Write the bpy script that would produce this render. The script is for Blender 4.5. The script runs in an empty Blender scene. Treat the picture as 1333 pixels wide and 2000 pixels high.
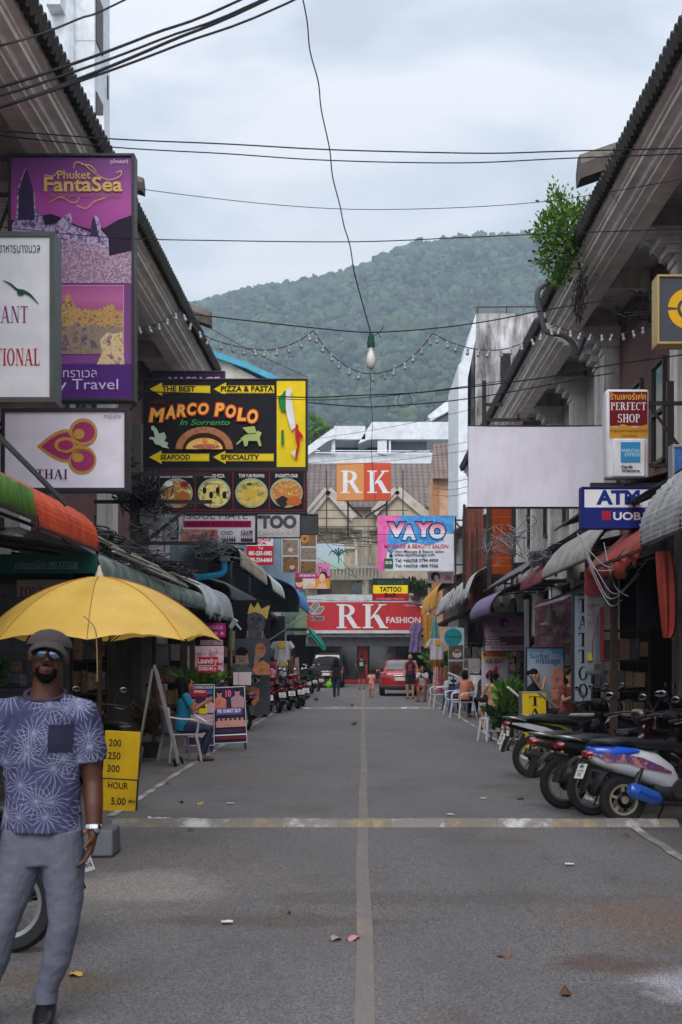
import bpy, math, random
import numpy as np
from mathutils import Vector, Matrix, noise as mnoise
random.seed(7)
SC = bpy.context.scene; COL = SC.collection
R = math.radians
# ------------------------------------------------------------------ camera, sky, sun, exposure
F = 2800.0; VX, VY = 710.0, 1280.0; CH = 1.65          # photo focal length in px, vanishing point, eye height
cam = bpy.data.cameras.new('camera'); camo = bpy.data.objects.new('camera', cam); COL.objects.link(camo)
camo.location = (0, 0, CH); camo.rotation_euler = (R(90), 0, 0)
cam.sensor_fit = 'AUTO'; cam.sensor_width = 36; cam.lens = 36 * F / 2000
cam.shift_x = -(VX - 666.5) / 2000; cam.shift_y = (VY - 1000) / 2000
cam.clip_start = 0.1; cam.clip_end = 6000
cam.dof.use_dof = True; cam.dof.focus_distance = 24; cam.dof.aperture_fstop = 7.0
SC.camera = camo
SUN_EL, SUN_AZ = 44, 188
wd = bpy.data.worlds.new('World'); SC.world = wd; wd.use_nodes = True
nt = wd.node_tree; nt.nodes.clear()
def wn(t, **k):
    n = nt.nodes.new(t)
    for a, b in k.items(): setattr(n, a, b)
    return n
sky = wn('ShaderNodeTexSky', sky_type='NISHITA', sun_disc=False, sun_elevation=R(SUN_EL), sun_rotation=R(SUN_AZ))
bg1 = wn('ShaderNodeBackground'); bg1.inputs[1].default_value = 0.1
nt.links.new(sky.outputs[0], bg1.inputs[0])
tc = wn('ShaderNodeTexCoord'); mp = wn('ShaderNodeMapping'); mp.inputs['Scale'].default_value = (1.0, 1.0, 2.6); mp.inputs['Location'].default_value = (0.32, 0.0, 0.1)
n1 = wn('ShaderNodeTexNoise'); n1.inputs['Scale'].default_value = 4.2; n1.inputs['Detail'].default_value = 6; n1.inputs['Roughness'].default_value = 0.47; n1.inputs['Distortion'].default_value = .25
nt.links.new(tc.outputs['Generated'], mp.inputs[0]); nt.links.new(mp.outputs[0], n1.inputs['Vector'])
rp = wn('ShaderNodeValToRGB'); e = rp.color_ramp.elements
e[0].position = .41; e[0].color = (.46, .495, .55, 1); e[1].position = .58; e[1].color = (.70, .70, .74, 1)
m1 = e.new(.48); m1.color = (.55, .59, .66, 1)
nt.links.new(n1.outputs[0], rp.inputs[0])
sx = wn('ShaderNodeSeparateXYZ'); nt.links.new(tc.outputs['Generated'], sx.inputs[0])
mr = wn('ShaderNodeMapRange'); mr.inputs['From Min'].default_value = .05; mr.inputs['From Max'].default_value = 1; mr.inputs['To Min'].default_value = 1.12; mr.inputs['To Max'].default_value = 1.9
nt.links.new(sx.outputs[2], mr.inputs[0])
bg2 = wn('ShaderNodeBackground'); nt.links.new(rp.outputs[0], bg2.inputs[0])
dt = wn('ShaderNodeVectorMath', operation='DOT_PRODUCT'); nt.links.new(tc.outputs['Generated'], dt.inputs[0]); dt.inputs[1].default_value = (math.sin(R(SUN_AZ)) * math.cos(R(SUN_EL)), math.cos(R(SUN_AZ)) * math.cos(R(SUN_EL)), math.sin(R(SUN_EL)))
ms = wn('ShaderNodeMapRange'); ms.inputs['From Min'].default_value = .1; ms.inputs['From Max'].default_value = 1; ms.inputs['To Min'].default_value = 1; ms.inputs['To Max'].default_value = 2.9; nt.links.new(dt.outputs['Value'], ms.inputs[0])   # sunward cloud boost behind the camera, added to light the camera-facing signs
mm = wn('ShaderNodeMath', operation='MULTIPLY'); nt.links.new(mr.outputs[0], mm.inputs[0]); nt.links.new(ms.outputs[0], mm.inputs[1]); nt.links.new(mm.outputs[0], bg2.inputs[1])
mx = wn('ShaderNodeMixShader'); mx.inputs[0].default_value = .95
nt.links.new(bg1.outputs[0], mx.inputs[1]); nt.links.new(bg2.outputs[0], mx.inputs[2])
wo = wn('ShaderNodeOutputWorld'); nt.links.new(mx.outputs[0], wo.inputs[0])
sl = bpy.data.lights.new('sun', 'SUN'); sl.energy = 1.5; sl.angle = R(30); sl.color = (1, .90, .82)
so = bpy.data.objects.new('sun', sl); COL.objects.link(so)
_az = R(SUN_AZ); _d = Vector((math.sin(_az) * math.cos(R(SUN_EL)), math.cos(_az) * math.cos(R(SUN_EL)), math.sin(R(SUN_EL))))
so.rotation_euler = _d.to_track_quat('Z', 'Y').to_euler(); so.location = (0, -20, 40)
vs_ = SC.view_settings; vs_.view_transform = 'Standard'; vs_.look = 'None'; vs_.exposure = 0.06; vs_.gamma = 1
SC.cycles.max_bounces = 6; SC.cycles.diffuse_bounces = 3; SC.cycles.volume_bounces = 0; SC.cycles.transparent_max_bounces = 8

# ------------------------------------------------------------------ helpers
def P(px, py, Y): return Vector(((px - VX) / F * Y, Y, CH + (VY - py) / F * Y))
def GY(py): return F * CH / (py - VY)                    # distance of a ground contact seen at row py
def lin(h):
    h = h.lstrip('#'); o = []
    for i in (0, 2, 4):
        c = int(h[i:i + 2], 16) / 255
        o.append(c / 12.92 if c <= .04045 else ((c + .055) / 1.055) ** 2.4)
    return tuple(o)
def N(nt, t, **k):
    n = nt.nodes.new(t)
    for a, b in k.items():
        if a in n.inputs: n.inputs[a].default_value = b
        else: setattr(n, a, b)
    return n
_mats = {}
def newmat(name):
    m = bpy.data.materials.new(name); m.use_nodes = True
    return m, m.node_tree, m.node_tree.nodes['Principled BSDF']
def math_(nt, op, a, b=None):
    n = nt.nodes.new('ShaderNodeMath'); n.operation = op
    for i, x in enumerate((a, b)):
        if x is None: continue
        if isinstance(x, (int, float)): n.inputs[i].default_value = x
        else: nt.links.new(x, n.inputs[i])
    return n.outputs[0]
def mixc(nt, fac, a, b, blend='MIX'):
    n = nt.nodes.new('ShaderNodeMix'); n.data_type = 'RGBA'; n.blend_type = blend
    for i, x in ((0, fac), (6, a), (7, b)):
        if isinstance(x, (int, float)): n.inputs[i].default_value = x
        elif isinstance(x, tuple): n.inputs[i].default_value = (*x[:3], 1)
        else: nt.links.new(x, n.inputs[i])
    return n.outputs[2]
def ramp(nt, src, stops, interp='LINEAR'):
    n = nt.nodes.new('ShaderNodeValToRGB'); cr = n.color_ramp; cr.interpolation = interp
    while len(cr.elements) < len(stops): cr.elements.new(.5)
    for el, (p, c) in zip(cr.elements, stops):
        el.position = p; el.color = (*c[:3], 1) if isinstance(c, tuple) else (c, c, c, 1)
    nt.links.new(src, n.inputs[0]); return n.outputs[0]
def objco(nt, scale=(1, 1, 1)):
    t = nt.nodes.new('ShaderNodeTexCoord'); m = nt.nodes.new('ShaderNodeMapping'); m.inputs['Scale'].default_value = scale
    nt.links.new(t.outputs['Object'], m.inputs[0]); return m.outputs[0]
def noise_(nt, vec, scale, detail=4, rough=.55):
    n = N(nt, 'ShaderNodeTexNoise', Scale=scale, Detail=detail, Roughness=rough); nt.links.new(vec, n.inputs['Vector']); return n.outputs[0]
def bump_(nt, b, h, strength, dist=.01):
    n = N(nt, 'ShaderNodeBump', Strength=strength, Distance=dist); nt.links.new(h, n.inputs['Height']); nt.links.new(n.outputs[0], b.inputs['Normal'])
def M(name, col, rough=.6, var=.16, vs=2.5, bump=0., bs=40., metal=0., spec=.4, coat=0., dirt=.0, dcol='#2c2620', ds=(3, 3, 1.2), alpha=1., trans=0.):
    """general procedural material: base colour varied by noise, streaky dirt, fine bump"""
    if name in _mats: return _mats[name]
    m, nt, b = newmat(name); _mats[name] = m
    c = lin(col) if isinstance(col, str) else col
    co = objco(nt)
    nz = noise_(nt, co, vs, 5)
    k = ramp(nt, nz, [(.3, 1 - var), (.7, min(1 + var, 1.6))])
    cc = mixc(nt, 1.0, c, k, 'MULTIPLY')
    if dirt:
        dn = noise_(nt, objco(nt, ds), 1.6, 6, .62)
        f = ramp(nt, dn, [(.45, 0.0), (.72, float(dirt))])
        cc = mixc(nt, f, cc, lin(dcol))
    nt.links.new(cc, b.inputs['Base Color'])
    rr = ramp(nt, nz, [(.2, max(rough - .08, .02)), (.8, min(rough + .08, 1))]); nt.links.new(rr, b.inputs['Roughness'])
    b.inputs['Metallic'].default_value = metal; b.inputs['Specular IOR Level'].default_value = spec; b.inputs['Coat Weight'].default_value = coat
    if trans: b.inputs['Transmission Weight'].default_value = trans
    if bump: bump_(nt, b, noise_(nt, co, bs, 3), bump, .02)
    return m
def tag(o, label=None, cat=None, group=None, kind=None):
    if label: o['label'] = label
    if cat: o['category'] = cat
    if group: o['group'] = group
    if kind: o['kind'] = kind
    return o
def T(name, label, cat, loc=(0, 0, 0), rz=0., group=None):
    o = bpy.data.objects.new(name, None); COL.objects.link(o); o.empty_display_size = .1
    o.location = loc; o.rotation_euler = (0, 0, rz)
    return tag(o, label, cat, group)
def link(name, me, parent=None):
    o = bpy.data.objects.new(name, me); COL.objects.link(o)
    if parent is not None: o.parent = parent
    return o
def kids(o): return [c for c in bpy.data.objects if c.parent == o]
def copy_tree(o, parent=None, top=None):
    c = o.copy(); COL.objects.link(c); c.parent = parent
    for ch in kids(o): copy_tree(ch, c)
    return c
class MB:
    def __init__(s): s.v = []; s.f = []; s.m = []
    def add(s, vs, fs, m=0):
        o = len(s.v); s.v.extend([tuple(p) for p in vs]); s.f.extend([tuple(i + o for i in f) for f in fs]); s.m.extend([m] * len(fs)); return s
    def box(s, c, d, rot=None, m=0, taper=1.):
        x, y, z = d[0] / 2, d[1] / 2, d[2] / 2; t = taper
        vs = [Vector(p) for p in ((-x, -y, -z), (x, -y, -z), (x, y, -z), (-x, y, -z), (-x * t, -y * t, z), (x * t, -y * t, z), (x * t, y * t, z), (-x * t, y * t, z))]
        if rot is not None:
            rm = rot if isinstance(rot, Matrix) else Matrix.Rotation(rot[2], 3, 'Z') @ Matrix.Rotation(rot[1], 3, 'Y') @ Matrix.Rotation(rot[0], 3, 'X')
            vs = [rm @ p for p in vs]
        c = Vector(c)
        return s.add([p + c for p in vs], [(3, 2, 1, 0), (4, 5, 6, 7), (0, 1, 5, 4), (1, 2, 6, 5), (2, 3, 7, 6), (3, 0, 4, 7)], m)
    def bar(s, p, q, w, h=None, m=0):
        p, q = Vector(p), Vector(q); d = q - p; h = h or w
        rm = d.to_track_quat('Z', 'Y').to_matrix()
        return s.box((p + q) / 2, (w, h, d.length), rm, m)
    def loft(s, rings, caps=True, m=0, closed=True):
        n = len(rings[0]); vs = [p for r in rings for p in r]; fs = []
        for i in range(len(rings) - 1):
            for j in range(n if closed else n - 1):
                k = (j + 1) % n; fs.append((i * n + j, i * n + k, (i + 1) * n + k, (i + 1) * n + j))
        if caps and closed: fs.append(tuple(range(n))[::-1]); fs.append(tuple(range((len(rings) - 1) * n, len(rings) * n)))
        return s.add(vs, fs, m)
    def tube(s, pts, r, n=8, m=0, caps=True, ref=None):
        pts = [Vector(p) for p in pts]; L = len(pts)
        rs = r if isinstance(r, (list, tuple)) and len(r) == L else [r] * L
        rings = []; u = None
        for i, p in enumerate(pts):
            d = (pts[min(i + 1, L - 1)] - pts[max(i - 1, 0)])
            if d.length < 1e-9: d = Vector((0, 0, 1))
            d.normalize()
            if u is None:
                a = Vector(ref) if ref else (Vector((1, 0, 0)) if abs(d.x) < .9 else Vector((0, 1, 0)))
                u = a
            u = (u - d * u.dot(d)); u.normalize(); w = d.cross(u)
            ri = rs[i]; ra, rb = ri if isinstance(ri, (tuple, list)) else (ri, ri)
            rings.append([p + u * (ra * math.cos(t)) + w * (rb * math.sin(t)) for t in [2 * math.pi * j / n for j in range(n)]])
        return s.loft(rings, caps, m)
    def lathe(s, prof, n=24, c=(0, 0, 0), axis='Z', m=0, a0=0., a1=2 * math.pi):
        full = abs(a1 - a0 - 2 * math.pi) < 1e-6; k = n if full else n + 1; c = Vector(c); rings = []
        for r, z in prof:
            ring = []
            for j in range(k):
                a = a0 + (a1 - a0) * j / n; x, y = r * math.cos(a), r * math.sin(a)
                ring.append(c + (Vector((x, y, z)) if axis == 'Z' else Vector((x, z, y)) if axis == 'Y' else Vector((z, x, y))))
            rings.append(ring)
        return s.loft(rings, False, m, full)
    def ell(s, c, r, nu=14, nv=10, m=0, rot=None):
        c = Vector(c); r = r if isinstance(r, (tuple, list)) else (r, r, r); rings = []
        for i in range(nv + 1):
            t = math.pi * i / nv; t = min(max(t, .02), math.pi - .02)
            ring = [Vector((r[0] * math.sin(t) * math.cos(a), r[1] * math.sin(t) * math.sin(a), -r[2] * math.cos(t))) for a in [2 * math.pi * j / nu for j in range(nu)]]
            if rot is not None: ring = [rot @ p for p in ring]
            rings.append([c + p for p in ring])
        return s.loft(rings, True, m)
    def prism(s, poly, y0, y1, m=0):                      # outline in xz, extruded along y
        n = len(poly)
        vs = [(a, y0, b) for a, b in poly] + [(a, y1, b) for a, b in poly]
        fs = [tuple(range(n)), tuple(range(n, 2 * n))[::-1]] + [(i, n + i, n + (i + 1) % n, (i + 1) % n) for i in range(n)]
        return s.add(vs, fs, m)
    def prismx(s, poly, x0, x1, m=0):                     # outline in yz, extruded along x
        n = len(poly)
        vs = [(x0, a, b) for a, b in poly] + [(x1, a, b) for a, b in poly]
        fs = [tuple(range(n)), tuple(range(n, 2 * n))[::-1]] + [(i, n + i, n + (i + 1) % n, (i + 1) % n) for i in range(n)]
        return s.add(vs, fs, m)
    def poly(s, pts, m=0): return s.add(pts, [tuple(range(len(pts)))], m)
    def grid(s, fn, nu, nv, m=0):
        vs = [fn(i / nu, j / nv) for j in range(nv + 1) for i in range(nu + 1)]
        fs = [(j * (nu + 1) + i, j * (nu + 1) + i + 1, (j + 1) * (nu + 1) + i + 1, (j + 1) * (nu + 1) + i) for j in range(nv) for i in range(nu)]
        return s.add(vs, fs, m)
    def mesh(s, name, mats, ang=38, fix=False):
        me = bpy.data.meshes.new(name); me.from_pydata(s.v, [], s.f)
        for mt in (mats if isinstance(mats, (list, tuple)) else [mats]): me.materials.append(mt)
        if any(s.m): me.polygons.foreach_set('material_index', s.m)
        if ang: me.polygons.foreach_set('use_smooth', [True] * len(s.f)); me.set_sharp_from_angle(angle=R(ang))
        me.update(); return me
    def build(s, name, mats, parent=None, ang=38, loc=None, rot=None, bevel=0., solid=0.):
        o = link(name, s.mesh(name, mats, ang), parent)
        if loc is not None: o.location = loc
        if rot is not None: o.rotation_euler = rot
        if solid:
            md = o.modifiers.new('solid', 'SOLIDIFY'); md.thickness = solid; md.offset = 0
        if bevel:
            md = o.modifiers.new('bevel', 'BEVEL'); md.width = bevel; md.segments = 2; md.limit_method = 'ANGLE'
        return o
def bars(name, mat, parent, lst):
    for p, q, w in lst: MB().bar(p, q, w).build(name, mat, parent, 0)
def cat_rom(pts, k=6):
    pts = [Vector(p) for p in pts]; out = []
    for i in range(len(pts) - 1):
        p0, p1, p2, p3 = pts[max(i - 1, 0)], pts[i], pts[i + 1], pts[min(i + 2, len(pts) - 1)]
        for j in range(k):
            t = j / k; out.append(.5 * ((2 * p1) + (p2 - p0) * t + (2 * p0 - 5 * p1 + 4 * p2 - p3) * t * t + (3 * p1 - p0 - 3 * p2 + p3) * t ** 3))
    out.append(pts[-1]); return out
def remesh(mb, name, mat, parent, voxel, smooth=4, disp=None, fac=.5):
    """weld overlapping closed shapes into one continuous skin"""
    o = link(name, mb.mesh(name, mat, 0), None)
    md = o.modifiers.new('r', 'REMESH'); md.mode = 'VOXEL'; md.voxel_size = voxel
    if smooth: sm = o.modifiers.new('s', 'SMOOTH'); sm.factor = fac; sm.iterations = smooth
    if disp:
        tx = bpy.data.textures.new(name + '_folds', 'CLOUDS'); tx.noise_scale = disp[1]; tx.noise_depth = 2
        d = o.modifiers.new('d', 'DISPLACE'); d.texture = tx; d.strength = disp[0]; d.mid_level = .5
    dg = bpy.context.evaluated_depsgraph_get(); me = bpy.data.meshes.new_from_object(o.evaluated_get(dg)); me.name = name
    me.polygons.foreach_set('use_smooth', [True] * len(me.polygons))
    old = o.data; o.modifiers.clear(); o.data = me; bpy.data.meshes.remove(old)
    if not me.materials: me.materials.append(mat)
    o.parent = parent; return o
# ------------------------------------------------------------------ lettering
_tcache = {}
def text_mesh(body, bold=0., shear=0., space=1.):
    key = (body, bold, shear, space)
    if key not in _tcache:
        c = bpy.data.curves.new('lettering', 'FONT'); c.body = body; c.size = 1; c.offset = bold; c.shear = shear; c.space_character = space; c.resolution_u = 3; c.fill_mode = 'FRONT'
        o = bpy.data.objects.new('lettering', c); COL.objects.link(o)
        dg = bpy.context.evaluated_depsgraph_get(); me = bpy.data.meshes.new_from_object(o.evaluated_get(dg))
        vs = np.array([v.co[:2] for v in me.vertices]) if len(me.vertices) else np.zeros((1, 2)); fs = [tuple(p.vertices) for p in me.polygons]
        bpy.data.objects.remove(o); bpy.data.curves.remove(c); bpy.data.meshes.remove(me)
        vs = vs - vs.min(0); ext = np.maximum(vs.max(0), 1e-6); _tcache[key] = (vs / ext, fs, ext)
    return _tcache[key]
def glyph(ch):                                            # a small serif alphabet: polygons in a 0..w by 0..1 box
    t, h, sf = .19, .07, .055; out = []
    def br(x0, y0, x1, y1, w=t): out.append([(x0, y0), (x0 + w, y0), (x1 + w, y1), (x1, y1)])
    def srf(x, y, w): out.append([(x - w / 2, y), (x + w / 2, y), (x + w / 2, y + sf), (x - w / 2, y + sf)])
    def arc(cx, cy, rx, ry, a0, a1, wx=t, wy=h, n=14):
        for i in range(n):
            a, b = R(a0 + (a1 - a0) * i / n), R(a0 + (a1 - a0) * (i + 1) / n)
            out.append([(cx + rx * math.cos(a), cy + ry * math.sin(a)), (cx + rx * math.cos(b), cy + ry * math.sin(b)), (cx + (rx - wx) * math.cos(b), cy + (ry - wy) * math.sin(b)), (cx + (rx - wx) * math.cos(a), cy + (ry - wy) * math.sin(a))])
    def stem(x, y0=0, y1=1, w=t): br(x, y0, x, y1, w); srf(x + w / 2, 0, w + .2); srf(x + w / 2, 1 - sf, w + .2)
    w = .8
    if ch == 'A': br(.06, 0, .36, 1, .08); br(.64, 0, .34, 1, .2); out.append([(.2, .3), (.66, .3), (.66, .36), (.2, .36)]); srf(.1, 0, .26); srf(.76, 0, .34); w = .92
    elif ch == 'C': arc(.42, .5, .42, .52, 50, 310); br(.66, .68, .66, .98, .06); w = .82
    elif ch == 'O': arc(.43, .5, .43, .52, 0, 360, n=24); w = .88
    elif ch == 'E': stem(.1); out.extend([[(.2, 0), (.66, 0), (.66, h), (.2, h)], [(.2, 1 - h), (.64, 1 - h), (.64, 1), (.2, 1)], [(.2, .48), (.52, .48), (.52, .48 + h), (.2, .48 + h)]]); br(.62, 0, .66, .24, .05); br(.59, .78, .59, 1, .05); w = .74
    elif ch == 'F': stem(.1); out.extend([[(.2, 1 - h), (.64, 1 - h), (.64, 1), (.2, 1)], [(.2, .48), (.52, .48), (.52, .48 + h), (.2, .48 + h)]]); br(.59, .78, .59, 1, .05); w = .7
    elif ch == 'H': stem(.1); stem(.62); out.append([(.2, .47), (.7, .47), (.7, .54), (.2, .54)]); w = .92
    elif ch == 'I': stem(.1); w = .4
    elif ch == 'K': stem(.1); br(.27, .4, .66, 1, .09); br(.66, 0, .36, .56, .22); srf(.72, 1 - sf, .3); srf(.78, 0, .34); w = .98
    elif ch == 'L': stem(.1); out.append([(.2, 0), (.66, 0), (.66, h), (.2, h)]); br(.62, 0, .66, .26, .05); w = .74
    elif ch == 'M': br(.12, 0, .12, 1, .07); br(.12, 1, .46, .05, .17)if 0 else br(.44, .02, .12, 1, .18); br(.48, .02, .82, 1, .07); br(.82, 0, .82, 1); srf(.15, 0, .24); srf(.92, 0, .36); srf(.16, 1 - sf, .26); srf(.96, 1 - sf, .26); w = 1.12
    elif ch == 'N': br(.12, 0, .12, 1, .07); br(.66, 0, .12, 1, .2); br(.74, 0, .74, 1, .07); srf(.15, 0, .26); srf(.77, 1 - sf, .26); srf(.16, 1 - sf, .22); w = .94
    elif ch == 'P': stem(.1); arc(.36, .74, .34, .26, -90, 90); out.extend([[(.2, 1 - h), (.36, 1 - h), (.36, 1), (.2, 1)], [(.2, .48), (.36, .48), (.36, .48 + h), (.2, .48 + h)]]); w = .74
    elif ch == 'R': stem(.1); arc(.36, .74, .34, .26, -90, 90); out.extend([[(.2, 1 - h), (.36, 1 - h), (.36, 1), (.2, 1)], [(.2, .48), (.36, .48), (.36, .48 + h), (.2, .48 + h)]]); br(.64, 0, .34, .52, .21); srf(.78, 0, .3); w = .94
    elif ch == 'S': arc(.34, .75, .32, .27, 30, 270, .17, .07); arc(.34, .26, .34, .29, -150, 90, .17, .07); br(.54, .74, .56, .98, .06); br(.04, .02, .04, .28, .06); w = .72
    elif ch == 'T': br(.3, 0, .3, 1); srf(.395, 0, .42); out.append([(.02, 1 - h), (.77, 1 - h), (.77, 1), (.02, 1)]); br(.02, .76, .02, 1, .05); br(.72, .76, .72, 1, .05); w = .8
    elif ch == 'U': br(.12, .3, .12, 1); br(.64, .3, .64, 1, .07); arc(.42, .32, .3, .33, 180, 360, .17, .09); srf(.2, 1 - sf, .36); srf(.67, 1 - sf, .26); w = .86
    else: w = .4
    return out, w
def serif_polys(s):
    x = 0; out = []
    for ch in s:
        g, w = glyph(ch); out += [[(a + x, b) for a, b in q] for q in g]; x += w + .06
    xs = [p[0] for q in out for p in q]; mn, mxx = min(xs), max(xs)
    return [[((a - mn) / (mxx - mn), b) for a, b in q] for q in out]
class Sheet:
    """a flat board facing the street's camera end: pixel measurements of its face become metres on its own plane"""
    def __init__(s, name, label, cat, x0, y0, x1, y1, Y, group=None, rz=0.):
        s.x0, s.y0, s.x1, s.y1, s.k = x0, y0, x1, y1, Y / F
        s.root = T(name, label, cat, P(x0, y1, Y), rz, group); s.lay = 0
        s.w, s.h = (x1 - x0) * s.k, (y1 - y0) * s.k
    def L(s, x, y): return ((x - s.x0) * s.k, (s.y1 - y) * s.k)
    def panel(s, mat, depth=.14, name='panel', bevel=.004):
        return MB().box((s.w / 2, depth / 2, s.h / 2), (s.w, depth, s.h)).build(name, mat, s.root, bevel=bevel)
    def frame(s, mat, w=.04, depth=.17, proud=.02, box=None, name='frame'):
        x0, z1, x1, z0 = (0, s.h, s.w, 0) if box is None else (*s.L(box[0], box[1]), *s.L(box[2], box[3]))
        b = MB(); yc = -proud + depth / 2
        for zc in (z0 - w / 2, z1 + w / 2): b.box(((x0 + x1) / 2, yc, zc), (x1 - x0 + 2 * w, depth, w))
        for xc in (x0 - w / 2, x1 + w / 2): b.box((xc, yc, (z0 + z1) / 2), (w, depth, z1 - z0))
        return b.build(name, mat, s.root, bevel=.003)
    def nxt(s): s.lay += 1; return -.0014 * s.lay - .001
    def poly(s, name, pts, mat, parent=None):
        y = s.nxt(); return MB().poly([(a, y, b) for a, b in [s.L(*p) for p in pts]]).build(name, mat, parent or s.root, 0)
    def polys(s, name, plist, mat):
        b = MB()
        y0 = s.nxt()
        for i, pts in enumerate(plist):
            y = y0 - .00008 * (i % 12); b.poly([(a, y, c) for a, c in [s.L(*p) for p in pts]])
        return b.build(name, mat, s.root, 0)
    def each(s, name, plist, mat):
        for pts in plist: s.poly(name, pts, mat)
    def rect(s, name, x0, y0, x1, y1, mat): return s.poly(name, [(x0, y1), (x1, y1), (x1, y0), (x0, y0)], mat)
    def disc(s, name, cx, cy, rx, ry, mat, n=28, a0=0, a1=360, wob=0.):
        pts = [(cx + rx * (1 + wob * math.sin(3 * t + cx)) * math.cos(t), cy - ry * (1 + wob * math.cos(4 * t + cy)) * math.sin(t)) for t in [R(a0 + (a1 - a0) * i / n) for i in range(n if a1 - a0 >= 360 else n + 1)]]
        return s.poly(name, pts, mat)
    def stroke(s, name, pts, w, mat, smooth=True):
        pp = [Vector((a, b, 0)) for a, b in pts]
        if smooth and len(pp) > 2: pp = cat_rom(pp, 5)
        n = len(pp); ws = w if isinstance(w, (list, tuple)) else [w] * 2; l = []; r = []
        for i, p in enumerate(pp):
            d = pp[min(i + 1, n - 1)] - pp[max(i - 1, 0)]; d.normalize(); q = Vector((-d.y, d.x, 0)); u = i / (n - 1) * (len(ws) - 1); a = int(min(u, len(ws) - 2)); ww = ws[a] + (ws[a + 1] - ws[a]) * (u - a)
            l.append(p + q * ww / 2); r.append(p - q * ww / 2)
        y = s.nxt(); b = MB(); vs = [(s.L(p.x, p.y)[0], y, s.L(p.x, p.y)[1]) for p in l + r]
        b.add(vs, [(i, i + 1, n + i + 1, n + i) for i in range(n - 1)]); return b.build(name, mat, s.root, 0)
    def text(s, body, x0, y0, x1, y1, mat, bold=0., shear=0., name='lettering', serif=False, space=1., arch=0., tilt=0.):
        y = s.nxt(); b = MB(); X0, Z1 = s.L(x0, y0); X1, Z0 = s.L(x1, y1)
        def mp(u, v):
            dz = arch * s.k * (1 - (2 * u - 1) ** 2) + tilt * s.k * (u - .5); return (X0 + u * (X1 - X0), Z0 + v * (Z1 - Z0) + dz)
        if serif:
            for i, q in enumerate(serif_polys(body)): b.poly([(mp(*p)[0], y - .00025 * (i % 7), mp(*p)[1]) for p in q])
            s.lay += 1
        else:
            vs, fs, _ = text_mesh(body, bold, shear, space); b.add([(mp(*p)[0], y, mp(*p)[1]) for p in vs], fs)
        return b.build(name, mat, s.root, 0)
def U(name, col, **k): k.setdefault('var', .1); k.setdefault('rough', .6); k.setdefault('spec', .18); return M(name, col, **k)
WHITE = U('painted_white', '#d9d9dc', dirt=.25, dcol='#8a8580'); BLACK = U('paint_black', '#141416'); STEEL = M('dark_steel', '#2a2626', .5, metal=.4, dirt=.5, dcol='#4a2c1c')
GREY = M('grey_metal', '#77797d', .45, metal=.5); RUBBER = M('rubber', '#161617', .8); CHROME = M('chrome', '#c9ccd0', .15, metal=1., var=.05)
RED = U('sign_red', '#b8182a'); YEL = U('sign_yellow', '#e3c616'); NAVY = U('sign_navy', '#1b2d6b'); GLASS = M('dark_glass', '#1a2024', .08, spec=.8, var=.3)
# ------------------------------------------------------------------ ground, road, markings
def asphalt(name, base, dirt=.5, spk=.5, spots=()):
    m, nt, b = newmat(name); co = objco(nt)
    n1 = noise_(nt, co, 90, 3, .6); n2 = noise_(nt, objco(nt, (.5, .16, 1)), 1.6, 7, .62); n3 = noise_(nt, objco(nt, (1, .55, 1)), .8, 6, .65)
    v = N(nt, 'ShaderNodeTexVoronoi', Scale=75); nt.links.new(co, v.inputs['Vector'])
    k = ramp(nt, n1, [(.38, 1 - .6 * spk), (.62, 1 + .7 * spk)]); c = mixc(nt, 1.0, lin(base), k, 'MULTIPLY')
    chips = ramp(nt, v.outputs['Color'], [(.80, 0.0), (.92, .55 * spk)]); c = mixc(nt, chips, c, lin('#8f8a85'))
    c = mixc(nt, 1.0, c, ramp(nt, n2, [(.3, .72), (.5, 1.0), (.72, 1.22)]), 'MULTIPLY')
    c = mixc(nt, ramp(nt, n3, [(.52, 0.0), (.68, float(dirt))]), c, lin('#43382f'))
    # oil drips and old tyre scuffs running along the lane
    n4 = noise_(nt, objco(nt, (1.4, .22, 1)), 2.2, 5, .7); c = mixc(nt, ramp(nt, n4, [(.60, 0.0), (.74, .55)]), c, lin('#2b2624'))
    wx = noise_(nt, objco(nt, (1, .7, 1)), 1.7, 7, .66); sp = nt.nodes.new('ShaderNodeSeparateXYZ'); nt.links.new(co, sp.inputs[0])
    for x, y, rx, ry, col, st_ in spots:                       # individual stains, patches and smears with ragged edges
        dx = math_(nt, 'POWER', math_(nt, 'DIVIDE', math_(nt, 'SUBTRACT', sp.outputs[0], x), rx), 2.); dy = math_(nt, 'POWER', math_(nt, 'DIVIDE', math_(nt, 'SUBTRACT', sp.outputs[1], y), ry), 2.)
        d = math_(nt, 'ADD', math_(nt, 'SQRT', math_(nt, 'ADD', dx, dy)), math_(nt, 'MULTIPLY', math_(nt, 'SUBTRACT', wx, .5), 2.6)); c = mixc(nt, ramp(nt, d, [(.5, float(st_)), (1., 0.)]), c, mixc(nt, 1.0, lin(col), k, 'MULTIPLY'))
    nt.links.new(c, b.inputs['Base Color']); nt.links.new(ramp(nt, n2, [(.3, .55), (.7, .85)]), b.inputs['Roughness']); b.inputs['Specular IOR Level'].default_value = .35
    bump_(nt, b, n1, .5, .012); return m
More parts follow.
